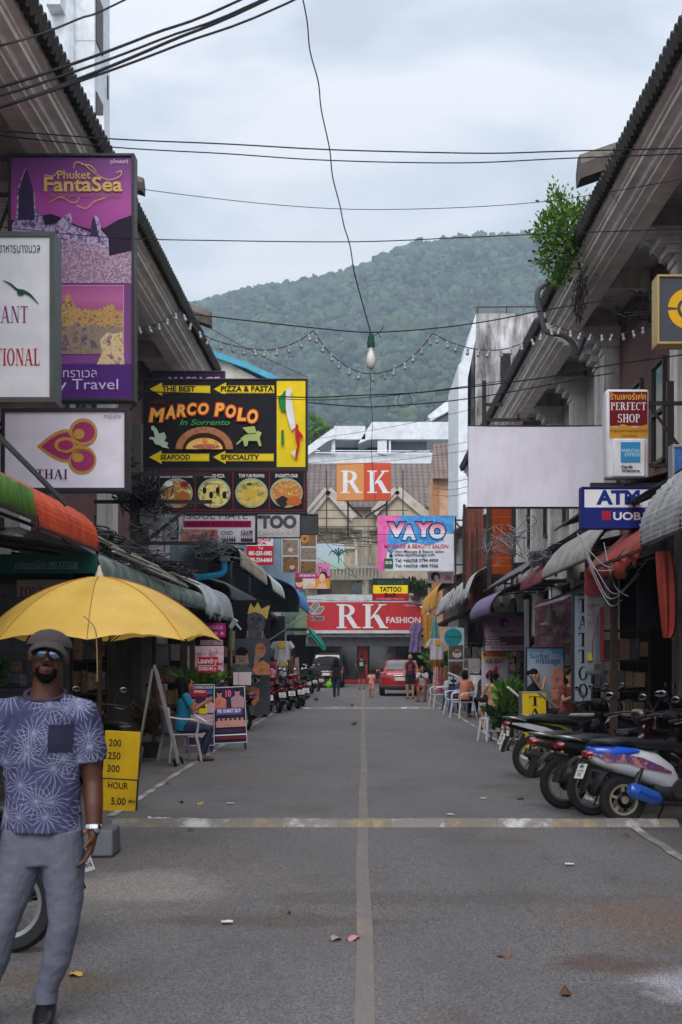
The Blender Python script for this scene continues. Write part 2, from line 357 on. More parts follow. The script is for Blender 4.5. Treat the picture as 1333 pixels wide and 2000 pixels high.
def worn(name, col, under='#5b5856', amount=.5, scale=3., stripes=None):
    m, nt, b = newmat(name); co = objco(nt)
    c = lin(col)
    if stripes:
        sx = nt.nodes.new('ShaderNodeSeparateXYZ'); nt.links.new(co, sx.inputs[0])
        wob = noise_(nt, co, 9, 3); xx = math_(nt, 'ADD', sx.outputs[0], math_(nt, 'MULTIPLY', math_(nt, 'SUBTRACT', wob, .5), .07))
        q = math_(nt, 'PINGPONG', math_(nt, 'DIVIDE', math_(nt, 'ADD', xx, .035), stripes[0]), 1.0)
        q2 = math_(nt, 'MODULO', math_(nt, 'FLOOR', math_(nt, 'ADD', math_(nt, 'DIVIDE', math_(nt, 'ADD', xx, .035), stripes[0]), 40.0)), 2.0)
        c = mixc(nt, q2, lin(col), lin(stripes[1]))
    n1 = noise_(nt, objco(nt, (1, .6, 1)), scale, 8, .7); n2 = noise_(nt, co, 60, 3)
    f = ramp(nt, math_(nt, 'ADD', math_(nt, 'MULTIPLY', n1, .8), math_(nt, 'MULTIPLY', n2, .2)), [(.62 - amount * .35, 0.0), (.70 - amount * .28, .9)])
    c = mixc(nt, f, c, lin(under)); k = ramp(nt, n2, [(.3, .78), (.7, 1.15)]); c = mixc(nt, 1.0, c, k, 'MULTIPLY')
    nt.links.new(c, b.inputs['Base Color']); b.inputs['Roughness'].default_value = .75; bump_(nt, b, n2, .4, .01); return m
ASPH = asphalt('asphalt_worn', '#595656', .38, .95, ((-1.75, 10.1, 1.0, .95, '#77726e', .9), (1.85, 7.2, .62, .55, '#86868c', .95), (1.9, 8.9, .8, .9, '#5f4f43', .7), (1.35, 7.6, .45, .3, '#4a3a32', .7), (-.5, 8.9, .9, .25, '#4a3c34', .6), (2.4, 17.3, 1.1, 1.6, '#48433f', .75), (-1.7, 20, 1.2, 2.2, '#57524e', .6), (.5, 9.7, 1.6, .35, '#4b4542', .55), (-1.5, 7.3, .5, .3, '#5a4a30', .5), (1.2, 26, 1.4, 3., '#5a5653', .5), (-1.9, 14.6, .9, .9, '#55504c', .7), (-1.2, 30, 1.5, 3, '#615d5a', .5))); STRIP = asphalt('asphalt_dirty', '#625c58', .7, .4); PATCH = asphalt('concrete_patch', '#6f6b68', .3, .22)
g = MB().poly([(-3000, -60, 0), (3000, -60, 0), (3000, 3000, 0), (-3000, 3000, 0)]).build('ground', M('bare_ground', '#5f5a50', .9, bump=.3, bs=4), None, 0); tag(g, kind='structure')
def sheet(name, pts, z, mat): return tag(MB().poly([(x, y, z) for x, y in pts]).build(name, mat, None, 0), kind='structure')
sheet('road', [(-4.2, -6), (4.2, -6), (4.2, 110), (-4.2, 110)], .004, ASPH)
sheet('road_strip', [(-4.19, 8.5), (-2.7, 8.9), (-2.66, 70), (-4.19, 70)], .008, STRIP)
sheet('road_strip', [(2.66, 14.4), (4.19, 14.4), (4.19, 70), (2.7, 70)], .008, STRIP)
def blob(cx, cy, rx, ry, seed, n=40):
    rr = random.Random(seed); ph = [rr.uniform(0, 6.28) for _ in range(5)]
    return [(cx + rx * math.cos(t) * (1 + .12 * math.sin(3 * t + ph[0]) + .08 * math.sin(7 * t + ph[1]) + .04 * math.sin(13 * t + ph[3])), cy + ry * math.sin(t) * (1 + .12 * math.sin(2 * t + ph[2]) + .07 * math.sin(9 * t + ph[4]))) for t in [2 * math.pi * i / n for i in range(n)]]
lw = worn('line_yellow_worn', '#867560', '#676361', .76, 1.6); ww = worn('line_white_worn', '#b5b3b0', '#5f5b58', .62, 2.0)
cl = MB()
cl.grid(lambda u, v: (-.045 + .095 * u + .008 * math.sin(v * 31) + .005 * math.sin(v * 83), 1 + 79 * v, .010), 1, 260); tag(cl.build('road_centre_line', lw, None, 0), kind='structure')
for sx_, y0, y1 in ((-1, 14.6, 62), (1, 6.5, 13.65), (1, 14.3, 64)):
    b = MB(); b.grid(lambda u, v: (sx_ * 2.575 + .085 * (u - .5) + .01 * math.sin(v * 40), y0 + (y1 - y0) * v, .0125), 1, 120); tag(b.build('road_edge_line', ww, None, 0), kind='structure')
for s_ in (-1, 1):
    tag(MB().box((s_ * 4.9, 38, .06), (1.4, 64, .12)).build('pavement', M('paving_concrete', '#6e6863', .8, bump=.3, bs=12, dirt=.6), None, 0, bevel=.015), kind='structure')
def speed_bump(label, Y, x0, x1, per, h, w, a, b_):
    t = T('speed_bump', label, 'speed bump', ((x0 + x1) / 2, Y, 0)); bm = MB(); xm = (x0 + x1) / 2
    bm.grid(lambda u, v: (x0 - xm + (x1 - x0) * u, (v - .5) * w + .012 * math.sin(u * 23) , .004 + h * max(0, 1 - abs(2 * v - 1) ** 2.4) * (1 + .18 * mnoise.noise((u * 14, v * 2, Y)))), 120, 10)
    return bm.build('hump', worn('hump_paint_' + ('near' if Y < 20 else 'far'), a, '#6a6560', .68, 4.2, (per, b_)), t)
speed_bump('low speed bump across the near lane painted in white and ochre blocks', 13.9, -2.42, 3.03, .516, .065, .34, '#bcbab7', '#94825c')
speed_bump('faint worn speed bump crossing the street far off near the walking woman', 44.4, -2.4, 2.6, .55, .05, .35, '#b5b1ab', '#97805a')
# ------------------------------------------------------------------ wooded hill
RX = [-400, 0, 200, 380, 420, 480, 560, 620, 650, 700, 730, 760, 800, 830, 860, 900, 940, 1000, 1060, 1120, 1250, 1450, 1800]
RY = [700, 640, 618, 592, 578, 562, 549, 540, 531, 520, 508, 492, 479, 473, 470, 462, 458, 457, 455, 458, 480, 520, 640]
def ridge(px): return (1280 - np.interp(px, RX, RY)) / F
def terrain(px, t):
    D = 1150.; Y = 330 + (D - 330) * t; X = (px - VX) / F * Y
    g = np.sin(px * .021 + 4 * t) * .035 + np.sin(px * .047 - 6 * t + 1) * .02 + np.sin(px * .0093 + 2.2 * t) * .04
    tt = np.clip(t + g * np.sin(np.pi * np.clip(t, 0, 1)), 0, 1)
    e = ridge(px) * (tt ** .85); return X, Y, CH + Y * e - 8
hv = []; NP, NT = 90, 40
for j in range(NT + 1):
    for i in range(NP + 1):
        x, y, z = terrain(-300 + 2000 * i / NP, j / NT); hv.append((float(x), float(y), float(z)))
for i in range(NP + 1): hv.append((hv[NT * (NP + 1) + i][0] * 1.3, 1600., -5.))
hb = MB().add(hv, [(j * (NP + 1) + i, j * (NP + 1) + i + 1, (j + 1) * (NP + 1) + i + 1, (j + 1) * (NP + 1) + i) for j in range(NT + 1) for i in range(NP)])
tag(hb.build('hill', M('hill_undergrowth', '#35452f', .9, var=.4, vs=.02), None, 60), kind='structure')
def foliage_mat(name, a, b_, c_, trans=.0):
    m, nt, b = newmat(name); gi = nt.nodes.new('ShaderNodeNewGeometry'); co = objco(nt)
    c = ramp(nt, gi.outputs['Random Per Island'], [(0, lin(a)), (.5, lin(b_)), (1, lin(c_))])
    nt.links.new(c, b.inputs['Base Color']); b.inputs['Roughness'].default_value = .6; b.inputs['Specular IOR Level'].default_value = .25
    if trans:
        d = nt.nodes.new('ShaderNodeBsdfTranslucent'); nt.links.new(c, d.inputs[0]); mx = nt.nodes.new('ShaderNodeMixShader'); mx.inputs[0].default_value = trans
        nt.links.new(b.outputs[0], mx.inputs[1]); nt.links.new(d.outputs[0], mx.inputs[2]); nt.links.new(mx.outputs[0], nt.nodes['Material Output'].inputs[0])
    return m
import bmesh
def raw_mesh(name, V, Fc, mat, smooth=True):
    me = bpy.data.meshes.new(name); me.vertices.add(len(V)); me.vertices.foreach_set('co', V.astype(np.float32).ravel())
    k = Fc.shape[1]; me.loops.add(Fc.size); me.loops.foreach_set('vertex_index', Fc.astype(np.int32).ravel()); me.polygons.add(len(Fc)); me.polygons.foreach_set('loop_start', np.arange(0, Fc.size, k, dtype=np.int32))
    me.materials.append(mat); me.update(calc_edges=True); me.polygons.foreach_set('use_smooth', np.full(len(Fc), smooth)); return me
def forest():
    bm = bmesh.new(); bmesh.ops.create_icosphere(bm, subdivisions=2, radius=1); bv = np.array([v.co[:] for v in bm.verts]); bf = np.array([[v.index for v in f.verts] for f in bm.faces]); bm.free()
    rg = np.random.default_rng(4); var = []
    for k in range(10):
        ph = rg.uniform(0, 6.3, (6,)); r = 1 + .26 * np.sin(bv[:, 0] * 4 + ph[0]) * np.sin(bv[:, 1] * 4.5 + ph[1]) + .2 * np.sin(bv[:, 2] * 6 + ph[2] + bv[:, 0] * 3) + rg.uniform(-.16, .16, len(bv)); var.append(bv * r[:, None])
    n = 30000; px = np.concatenate([rg.uniform(300, 1180, 28000), rg.uniform(-250, 1650, 2000)]); t = np.clip(rg.uniform(0, 1, n) ** .9, .02, 1.0)
    t[:1300] = rg.uniform(.975, 1.0, 1300); X, Y, Z = terrain(px, t); big = rg.uniform(0, 1, n)
    rad = 1.7 + 2.6 * big ** 2.6; rad = np.where(big > .97, rad * 1.3, rad); hgt = rad * rg.uniform(.8, 1.25, n)
    lift = rg.uniform(2, 7, n) + np.where(rg.uniform(0, 1, n) > .93, 6, 0) * (t < .96)
    V = np.empty((n, len(bv), 3)); Fa = np.empty((n, len(bf), 3), int)
    for i in range(n):
        v = var[i % 10]; a = rg.uniform(0, 6.28); c, s = math.cos(a), math.sin(a)
        V[i, :, 0] = (v[:, 0] * c - v[:, 1] * s) * rad[i] + X[i]; V[i, :, 1] = (v[:, 0] * s + v[:, 1] * c) * rad[i] + Y[i]; V[i, :, 2] = v[:, 2] * hgt[i] + Z[i] + lift[i]; Fa[i] = bf + i * len(bv)
    o = link('forest', raw_mesh('forest', V.reshape(-1, 3), Fa.reshape(-1, 3), foliage_mat('forest_canopy', '#091505', '#172a0e', '#31471b'), True))
    tag(o, 'dense rainforest canopy covering the whole hill behind the street', 'forest', kind='stuff')
forest()
hz = MB().box((0, 700, 189), (3600, 2200, 380)).build('haze', None, None, 0); hz.data.materials.clear()
hm = bpy.data.materials.new('haze_air'); hm.use_nodes = True; hn = hm.node_tree; hn.nodes.clear()
pv = hn.nodes.new('ShaderNodeVolumePrincipled'); pv.inputs['Density'].default_value = .00036; pv.inputs['Color'].default_value = (.66, .84, 1, 1); pv.inputs['Anisotropy'].default_value = .1
ho = hn.nodes.new('ShaderNodeOutputMaterial'); hn.links.new(pv.outputs[0], ho.inputs['Volume']); hz.data.materials.append(hm); tag(hz, kind='stuff'); hz['label'] = 'pale damp air between the street and the hill'; hz['category'] = 'haze'
# ------------------------------------------------------------------ buildings
STUCCO = M('stucco_cream', '#a39a92', .8, dirt=.55, dcol='#54493f', ds=(1, 1, .5), bump=.12, bs=30); STUCCO2 = M('stucco_trim', '#ebe4dc', .75, dirt=.32, dcol='#7a6e64', ds=(2, .25, 2)); SOFFIT = M('soffit_grey', '#ccc4bc', .85, dirt=.5, dcol='#524a44')
TILE = M('roof_tile_old', '#3b3835', .85, var=.5, vs=6, dirt=.6, dcol='#171615', bump=.5, bs=30)
def brickmat(name, c1, c2, mo, sc=1.):
    m, nt, b = newmat(name); co = objco(nt); sp = nt.nodes.new('ShaderNodeSeparateXYZ'); nt.links.new(co, sp.inputs[0]); cb = nt.nodes.new('ShaderNodeCombineXYZ')
    nt.links.new(math_(nt, 'ADD', sp.outputs[0], sp.outputs[1]), cb.inputs[0]); nt.links.new(sp.outputs[2], cb.inputs[1])
    br = N(nt, 'ShaderNodeTexBrick', Scale=4.5 * sc); br.inputs['Color1'].default_value = (*lin(c1), 1); br.inputs['Color2'].default_value = (*lin(c2), 1); br.inputs['Mortar'].default_value = (*lin(mo), 1); br.inputs['Mortar Size'].default_value = .018
    nt.links.new(cb.outputs[0], br.inputs['Vector']); dn = noise_(nt, co, 1.2, 6); c = mixc(nt, ramp(nt, dn, [(.45, 0.), (.75, .6)]), br.outputs['Color'], lin('#2a2320'))
    nt.links.new(c, b.inputs['Base Color']); b.inputs['Roughness'].default_value = .85; bump_(nt, b, br.outputs['Fac'], -.4, .01); return m
BRICK = brickmat('brick_red', '#6b3a33', '#58302b', '#7a6a62')
def streak(name, c1, c2, c3, sc=1.):
    m, nt, b = newmat(name)
    a = noise_(nt, objco(nt, (1.1 * sc, 1.1 * sc, .16 * sc)), 1.3, 8, .66); d = noise_(nt, objco(nt, (3 * sc, 3 * sc, 1.0 * sc)), 1.0, 7, .7)
    f = math_(nt, 'ADD', math_(nt, 'MULTIPLY', a, .65), math_(nt, 'MULTIPLY', d, .35))
    c = ramp(nt, f, [(.40, lin(c1)), (.50, lin(c2)), (.60, lin(c3))]); nt.links.new(c, b.inputs['Base Color']); b.inputs['Roughness'].default_value = .9; return m
STAIN = streak('stained_concrete', '#c9c9cb', '#8b8886', '#3f3c3b'); CLEANW = M('white_render', '#c9ced2', .8, dirt=.22, dcol='#8a8f92', ds=(.6, .6, .2))
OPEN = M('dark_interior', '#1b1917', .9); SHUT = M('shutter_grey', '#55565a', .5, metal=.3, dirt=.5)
def slats(b, x, y0, y1, z0, z1, n, th=.03, ax='x', m=0):
    for i in range(n):
        z = z0 + (z1 - z0) * (i + .5) / n; h = (z1 - z0) / n * .86
        if ax == 'x': b.box((x, (y0 + y1) / 2, z), (th, y1 - y0, h), (0, .18, 0), m)
        else: b.box(((y0 + y1) / 2, x, z), (y1 - y0, th, h), (.18, 0, 0), m)
def tiles_roof(b, s, d0, z0, d1, z1, y0, y1, per=.21, rows=7):
    ny = int((y1 - y0) / per * 4)
    def fn(u, v):
        r = v * rows; fr = r - math.floor(r) if v < 1 else 1
        z = z0 + (z1 - z0) * v + .05 * abs(math.sin(math.pi * (y0 + (y1 - y0) * u) / per)) + .06 * (1 - fr)
        return (s * (d0 + (d1 - d0) * v), y0 + (y1 - y0) * u, z)
    b.grid(fn, ny, rows * 3)
    for i in range(int((y1 - y0) / per)):                       # rounded tile noses along the eave
        y = y0 + (i + .5) * per; b.tube([(s * (d0 - .05), y, z0 - .03 + .008 * math.sin(i * 7)), (s * (d0 + .25), y, z0 + .10)], .095, 7)
def shophouse(label, s, y0, y1, eave=3.7, ze=8.7, w=5.2, bays=None, brick=True, skip=1):
    t = T('shophouse', label, 'building', (s * w, y0, 0), group=None); L = y1 - y0
    ox = lambda d: s * (d - w)                                # local x measured from the wall line
    def pr(name, prof, mat, a=0., b_=L):
        b = MB(); n = len(prof); vs = [(ox(d), a, z) for d, z in prof] + [(ox(d), b_, z) for d, z in prof]
        b.add(vs, [tuple(range(n)), tuple(range(n, 2 * n))[::-1]] + [(i, n + i, n + (i + 1) % n, (i + 1) % n) for i in range(n)]); return b.build(name, mat, t, 20)
    e, z = eave, ze
    pr('cornice', [(e + .03, z), (e + .03, z - .10), (e + .10, z - .10), (e + .10, z - .17), (e + .30, z - .20), (e + .30, z - .02), (w + .2, z - .02), (w + .2, z + .05), (e + .3, z + .05)], STUCCO2)
    pr('cornice_band', [(e + .13, z - .175), (e + .14, z - .23), (e + .24, z - .245), (e + .27, z - .31), (e + .31, z - .315), (e + .31, z - .19)], M('stucco_band', '#f0ebe4', .7, dirt=.35, dcol='#857868', ds=(2, .15, 2)))
    pr('cornice_base', [(e + .33, z - .31), (e + .33, z - .37), (e + .45, z - .385), (e + .45, z - .44), (e + .72, z - .44), (e + .72, z - .03), (e + .312, z - .03), (e + .312, z - .31)], STUCCO2)
    rb = MB(); rb2 = MB(); tiles_roof(rb, s, e - .06, z + .06, w + 4.4, z + 3.2, 0, L)
    rb.v = [(x - s * w, y, zz) for x, y, zz in rb.v]; rb.build('roof', TILE, t, 30, solid=.04)
    wb = MB(); wb.box((ox(w + .15), L / 2, (z + 3.5) / 2 - .1), (.3, L, z - 3.55)); wb.box((ox(w + 4.2), L / 2, (z + 2.8) / 2), (.3, L, z + 2.7)); 
    wb.box((ox(w + 2.2), .1, (z + 3.6) / 2), (4., .2, z - 3.6)); wb.box((ox(w + 2.2), L - .1, (z + 3.6) / 2), (4., .2, z - 3.6)); wb.build('wall', BRICK if brick else STUCCO, t, 20)
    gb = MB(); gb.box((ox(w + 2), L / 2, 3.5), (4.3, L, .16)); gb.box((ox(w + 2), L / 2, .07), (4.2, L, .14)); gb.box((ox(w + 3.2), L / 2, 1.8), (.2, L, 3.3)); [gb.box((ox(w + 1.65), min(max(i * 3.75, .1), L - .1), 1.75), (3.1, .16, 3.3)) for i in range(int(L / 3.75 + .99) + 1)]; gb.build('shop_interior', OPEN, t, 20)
    nb = bays or max(1, round(L / 3.75)); bw = L / nb
    for i in range(nb + 1):
        y = min(max(i * bw, .25), L - .25)
        if i < nb: MB().box((ox((e + .7 + w) / 2), (i + .5) * bw, z - .03), (w - e - .7, bw - .35, .03)).build('soffit_panel', SOFFIT, t, 20)
        bm = MB(); bm.box((ox((e + .7 + w) / 2), y, z - .22), (w - e - .72, .34, .38)); bm.build('soffit_beam', SOFFIT, t, 20)
        if i % skip: continue
        cb = MB()
        for k, (dd, hh) in enumerate(((.78, .14), (.62, .13), (.48, .12), (.36, .10))): cb.box((ox(w - dd / 2), y, z - .47 - k * .13), (dd, .84 - .09 * k, .14 - .004 * k))
        for f_ in (-.21, -.07, .07, .21): cb.box((ox(w - .16), y + f_, 5.7), (.32, .11, 4.6 - .002 * abs(f_)))
        cb.box((ox(w - .12), y, 5.7), (.25, .56, 4.5)); cb.box((ox(w - .17), y, 3.65), (.4, .66, .4)); cb.box((ox(w - .14), y, 1.8), (.3, .5, 3.4)); cb.build('pilaster', M('pilaster_paint', '#c8c3bd', .8, dirt=.6, dcol='#4a443f', ds=(2, 2, .4)), t, 20, bevel=.01)
    for i in range(nb):
        yc = (i + .5) * bw
        for dy in (-.75, .75):
            wn_ = MB(); d = w - .03
            for yy in (-.5, .5): wn_.box((ox(d), yc + dy + yy, 5.9), (.08, .07, 1.75))
            for zz in (5.03, 5.9, 6.77): wn_.box((ox(d), yc + dy, zz), (.08, .94, .07))
            f = wn_.build('window', M('window_frame_dark', '#3a322e', .6), t, 20); MB().box((ox(w - .01), yc + dy, 5.9), (.03, .93, 1.68)).build('pane', GLASS, f, 0)
    return t, bw
shophouse('long left shophouse under the tiled eave with stepped cornice behind the purple billboard', -1, 5.0, 36.0, skip=2)
shophouse('right shophouse with brick upper wall under the nearest tiled eave', 1, 1.5, 29.6, bays=8, skip=2)
tC, _ = shophouse('farther right shophouse with stained eave behind the blank white board', 1, 29.8, 53.5, eave=3.72, ze=8.55, brick=False)
# hip-ridge end block sitting on the right roof, and one on the left roof
def ridge_end(label, x, y, z, s, sc=1.):
    t = T('roof_ridge_cap', label, 'roof ridge', (x, y, z)); b = MB(); prof = [(-.26, 0), (-.30, .22), (-.12, .42), (.12, .42), (.30, .22), (.26, 0)]
    b.loft([[(s * (-.35 + 3.2 * u) * sc, a * sc + .5 * u, (h + 1.25 * u) * sc) for a, h in prof] for u in (0, .3, 1)]); b.build('cap', M('weathered_mortar', '#5c5650', .9, dirt=.7, dcol='#24221f', bump=.4, bs=12), t, 25); return t
ridge_end('weathered ridge end jutting past the right roof edge above the plant', 3.62, 21.9, 8.86, 1, .95)
ridge_end('small weathered ridge end on the left roof beyond the purple billboard', -3.62, 31.5, 8.86, -1, .8)
ridge_end('dark ridge end low on the left roof edge just behind the billboard top', -3.62, 22.4, 8.86, -1, .55)
def bx(b, x0, y0, x1, y1, Y, d, m=0):
    k = Y / F; p = P(x0, y1, Y); w, h = (x1 - x0) * k, (y1 - y0) * k; b.box((p.x + w / 2, Y + d / 2, p.z + h / 2), (w, d, h), m=m)
def W0(name, label, cat='building', Y=0): return T(name, label, cat, (0, 0, 0))
def part(root, name, mat, fn, ang=20, bevel=0):
    b = MB(); fn(b); c = root.location; b.v = [(x - c.x, y - c.y, z - c.z) for x, y, z in b.v]; return b.build(name, mat, root, ang, bevel=bevel)
# tall apartment tower far left
tw = T('apartment_tower', 'tall pale apartment tower rising behind the left tiled roof', 'building', (-14, 62, 0))
part(tw, 'wall', CLEANW, lambda b: (b.box((-16.2, 61.8, 22), (9.9, 3.6, 44)), [b.box((-16.2, 60.0, z), (9.95, .04, .05)) for z in (27.4, 31, 35.2)], b.tube([(-12.6, 59.9, 0), (-12.6, 59.9, 44)], .55, 16)))
for zc in (28.5, 32.7, 24.3):
    f = part(tw, 'window', M('window_frame_dark', '#3a322e'), lambda b: (b.box((-11.24, 61.0, zc), (.08, 1.5, 2.1))))
    part(f, 'pane', GLASS, lambda b: (b.box((-11.19, 61.0, zc), (.06, 1.3, 1.9)), b.box((-11.18, 61.0, zc), (.08, .06, 1.9))))
for zc in (31.0, 35.0, 26.6): part(tw, 'vent_slot', M('window_frame_dark', '#3a322e'), lambda b: b.box((-11.23, 63.0, zc), (.06, .18, 1.0)))
f = part(tw, 'window', WHITE, lambda b: bx(b, 80, 18, 116, 48, 59.9, .1)); part(f, 'pane', M('window_teal', '#5a6a6c', .2), lambda b: (bx(b, 83, 20, 97, 46, 59.86, .05), bx(b, 99, 20, 113, 46, 59.86, .05)))
part(tw, 'balcony', CLEANW, lambda b: bx(b, 90, -30, 118, 8, 58.4, 1.6)); part(tw, 'balcony', CLEANW, lambda b: bx(b, 185, 226, 204, 262, 59.2, .9))
# white gabled house with a blue roof edge, left of the pizzeria board
gh = T('gabled_house', 'cream gabled house with a sky blue roof edge behind the pizzeria board', 'building', (-6, 75, 0))
part(gh, 'wall', M('cream_render', '#c4c2b4', .8, dirt=.2), lambda b: (b.prism([(P(330, 0, 75).x, 0), (P(530, 0, 75).x, 0), (P(530, 0, 75).x, P(0, 752, 75).z), (P(425, 0, 75).x, P(0, 698, 75).z), (P(330, 0, 75).x, P(0, 748, 75).z)], 75, 84)))
part(gh, 'roof', M('roof_sky_blue', '#3f9fb8', .5, dirt=.3), lambda b: (b.prism([tuple(P(a, c, 74.7).xz) for a, c in ((415, 697), (415, 685), (480, 708), (560, 744), (560, 756), (480, 719))], 74.6, 84.5), b.prism([tuple(P(a, c, 74.7).xz) for a, c in ((415, 697), (415, 685), (320, 744), (320, 756))], 74.6, 84.5)))
# stained concrete block beyond the right roofs
sb = T('concrete_block', 'mould streaked concrete block with a white fin wall above the right roofs', 'building', (8, 64, 0))
part(sb, 'wall', STAIN, lambda b: (bx(b, 929, 612, 1130, 1290, 64, 9), bx(b, 921, 660, 929, 1290, 64.4, 8)))
part(sb, 'fin_wall', CLEANW, lambda b: (b.prism([tuple(P(a, c, 62.5).xz) for a, c in ((896, 1290), (896, 712), (905, 706), (930, 612), (930, 660), (914, 740), (914, 1290))], 62.5, 70)))
part(sb, 'window_opening', OPEN, lambda b: bx(b, 978, 690, 998, 750, 63.95, .3))
part(sb, 'roof_railing', STEEL, lambda b: (b.bar(P(933, 600, 64), P(1060, 599, 64), .05), b.bar(P(933, 600, 64), P(933, 612, 64), .06), b.bar(P(990, 599, 64), P(990, 612, 64), .05), b.bar(P(1052, 599, 64), P(1052, 612, 64), .05), b.bar(P(933, 600, 64), P(933, 600, 72), .05)))
# white terraced modern building behind the centre
tb = T('terrace_building', 'white modern building with stepped roof terraces under the hill', 'building', (0, 105, 0))
def tbw(b):
    bx(b, 600, 884, 897, 918, 105, .4); bx(b, 600, 918, 897, 1200, 105.3, 8); bx(b, 653, 832, 714, 858, 104.8, 6); bx(b, 648, 838, 655, 890, 104.9, .6)
    b.prism([tuple(P(a, c, 104.8).xz) for a, c in ((700, 866), (727, 824), (900, 824), (900, 858), (722, 858))], 104.8, 111); b.prism([tuple(P(a, c, 104.6).xz) for a, c in ((598, 874), (648, 838), (655, 836), (655, 856), (640, 862), (598, 892))], 104.6, 111)
    b.prism([tuple(P(a, c, 104.7).xz) for a, c in ((738, 884), (738, 860), (756, 858), (756, 890))], 104.9, 106); bx(b, 760, 856, 764, 890, 104.95, .3)
part(tb, 'wall', CLEANW, tbw)
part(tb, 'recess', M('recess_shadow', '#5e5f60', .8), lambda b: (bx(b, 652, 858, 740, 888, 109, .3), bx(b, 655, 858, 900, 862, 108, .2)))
f = part(tb, 'window', M('window_frame_grey', '#5d6468'), lambda b: bx(b, 757, 862, 834, 888, 106, .2)); part(f, 'pane', GLASS, lambda b: [bx(b, x, 864, x + 17, 887, 105.93, .06) for x in (759, 778, 797, 816)])
part(tb, 'side_window', GLASS, lambda b: b.prism([tuple(P(a, c, 104.5).xz) for a, c in ((625, 872), (646, 862), (646, 880), (625, 882))], 104.5, 104.6))
part(tb, 'terrace_railing', CHROME, lambda b: [b.bar(P(615, y, 104.7), P(840, y + 1, 104.7), .05) for y in (880, 884)])
part(tb, 'upper_roof', CLEANW, lambda b: b.prism([tuple(P(a, c, 118).xz) for a, c in ((836, 812), (890, 770), (940, 730), (940, 755), (900, 790), (842, 822))], 118, 124)); part(tb, 'pent_window', GLASS, lambda b: (bx(b, 842, 802, 900, 826, 119, .2)))
# brown tiled house (upper floors above the red shop)
def tilemat(name, c1, c2, per, row):
    m, nt, b = newmat(name); sp = nt.nodes.new('ShaderNodeSeparateXYZ'); nt.links.new(objco(nt), sp.inputs[0])
    a = math_(nt, 'PINGPONG', math_(nt, 'DIVIDE', sp.outputs[0], per), 1.); r = math_(nt, 'FRACT', math_(nt, 'DIVIDE', sp.outputs[2], row)); h = math_(nt, 'ADD', a, math_(nt, 'MULTIPLY', r, .8))
    c = ramp(nt, h, [(.15, lin('#2e2724')), (.5, lin(c1)), (1.4, lin(c2))]); c = mixc(nt, ramp(nt, noise_(nt, objco(nt), 1.2, 6), [(.4, 0.), (.75, .6)]), c, lin('#3a3330'))
    nt.links.new(c, b.inputs['Base Color']); b.inputs['Roughness'].default_value = .75; bump_(nt, b, h, .8, .05); return m
BT = tilemat('brown_tiles', '#574a46', '#6a5d58', .17, .28)
rh = T('tiled_house', 'beige two gabled house with brown tiled roof above the red clothing shop', 'building', (0, 86, 0))
CREAM = M('beige_render', '#c2b8a4', .8, dirt=.35, dcol='#6b6152', ds=(1, 1, .4))
def rw(b):
    bx(b, 598, 985, 848, 1165, 87, 6)
    for x0, xp, x1, yp, yb in ((602, 641, 688, 962, 1012), (735, 776, 842, 962, 1012)):
        b.prism([tuple(P(a, c, 85.9).xz) for a, c in ((x0, 1030), (x1, 1030), (x1, yb), (xp, yp), (x0, yb))], 85.9, 87)
    bx(b, 600, 1112, 745, 1132, 85.2, 2.0); bx(b, 600, 1030, 848, 1036, 86.6, .6); bx(b, 708, 1025, 722, 1180, 85.6, .5)
part(rh, 'wall', CREAM, rw)
def gable(b):
    for pts in (((598, 1010), (641, 957), (692, 1012)), ((730, 1002), (776, 957), (848, 1018))):
        for i in (0, 1): b.bar(P(*pts[i], 85.7), P(*pts[i + 1], 85.7), .16, .5)
part(rh, 'gable_trim', M('gable_trim', '#c2bdb2', .7, dirt=.3), gable)
part(rh, 'roof', BT, lambda b: (b.add([P(590, 990, 86.3), P(862, 990, 86.3), P(852, 905, 91.5), P(590, 905, 91.5)], [(0, 1, 2, 3)]),
     [b.add([P(x0, yb, 85.5), P(xp, 957, 85.5), P(xp, 948, 90), P(x0, 985, 90)], [(0, 1, 2, 3)]) or b.add([P(x1, yb, 85.5), P(xp, 957, 85.5), P(xp, 948, 90), P(x1, 985, 90)], [(0, 1, 2, 3)]) for x0, xp, x1, yb in ((598, 641, 692, 1006), (730, 776, 848, 1014))]))
f = part(rh, 'window', WHITE, lambda b: (b.lathe([(1.24, -.12), (1.40, -.12), (1.40, .12), (1.24, .12), (1.24, -.12)], 20, P(653, 1070, 86.9), 'Y', 0, 0, math.pi), bx(b, 610, 1066, 700, 1072, 86.8, .2), bx(b, 651, 1035, 655, 1115, 86.8, .2), bx(b, 608, 1070, 613, 1116, 86.8, .2), bx(b, 694, 1070, 699, 1116, 86.8, .2)))
part(f, 'pane', M('green_glass', '#44585a', .15, spec=.8), lambda b: bx(b, 612, 1040, 696, 1114, 86.93, .05))
for x in (634, 700, 770, 822):
    part(rh, 'arched_window', GLASS, lambda b: b.prism([(P(x, 0, 86.9).x + .42 * math.cos(a), P(0, 1150, 86.9).z + .42 * math.sin(a)) for a in [math.pi * i / 10 for i in range(11)]] + [(P(x, 0, 86.9).x - .42, P(0, 1164, 86.9).z), (P(x, 0, 86.9).x + .42, P(0, 1164, 86.9).z)], 86.85, 86.95))
part(rh, 'balcony_railing', M('rail_pale', '#a9a59a', .6), lambda b: ([b.tube([P(x, 1130, 85.1), P(x, 1118, 85.1), P(x, 1108, 85.1)], [.05, .09, .05], 6) for x in range(602, 745, 7)], bx(b, 600, 1105, 745, 1110, 85.0, .2)))
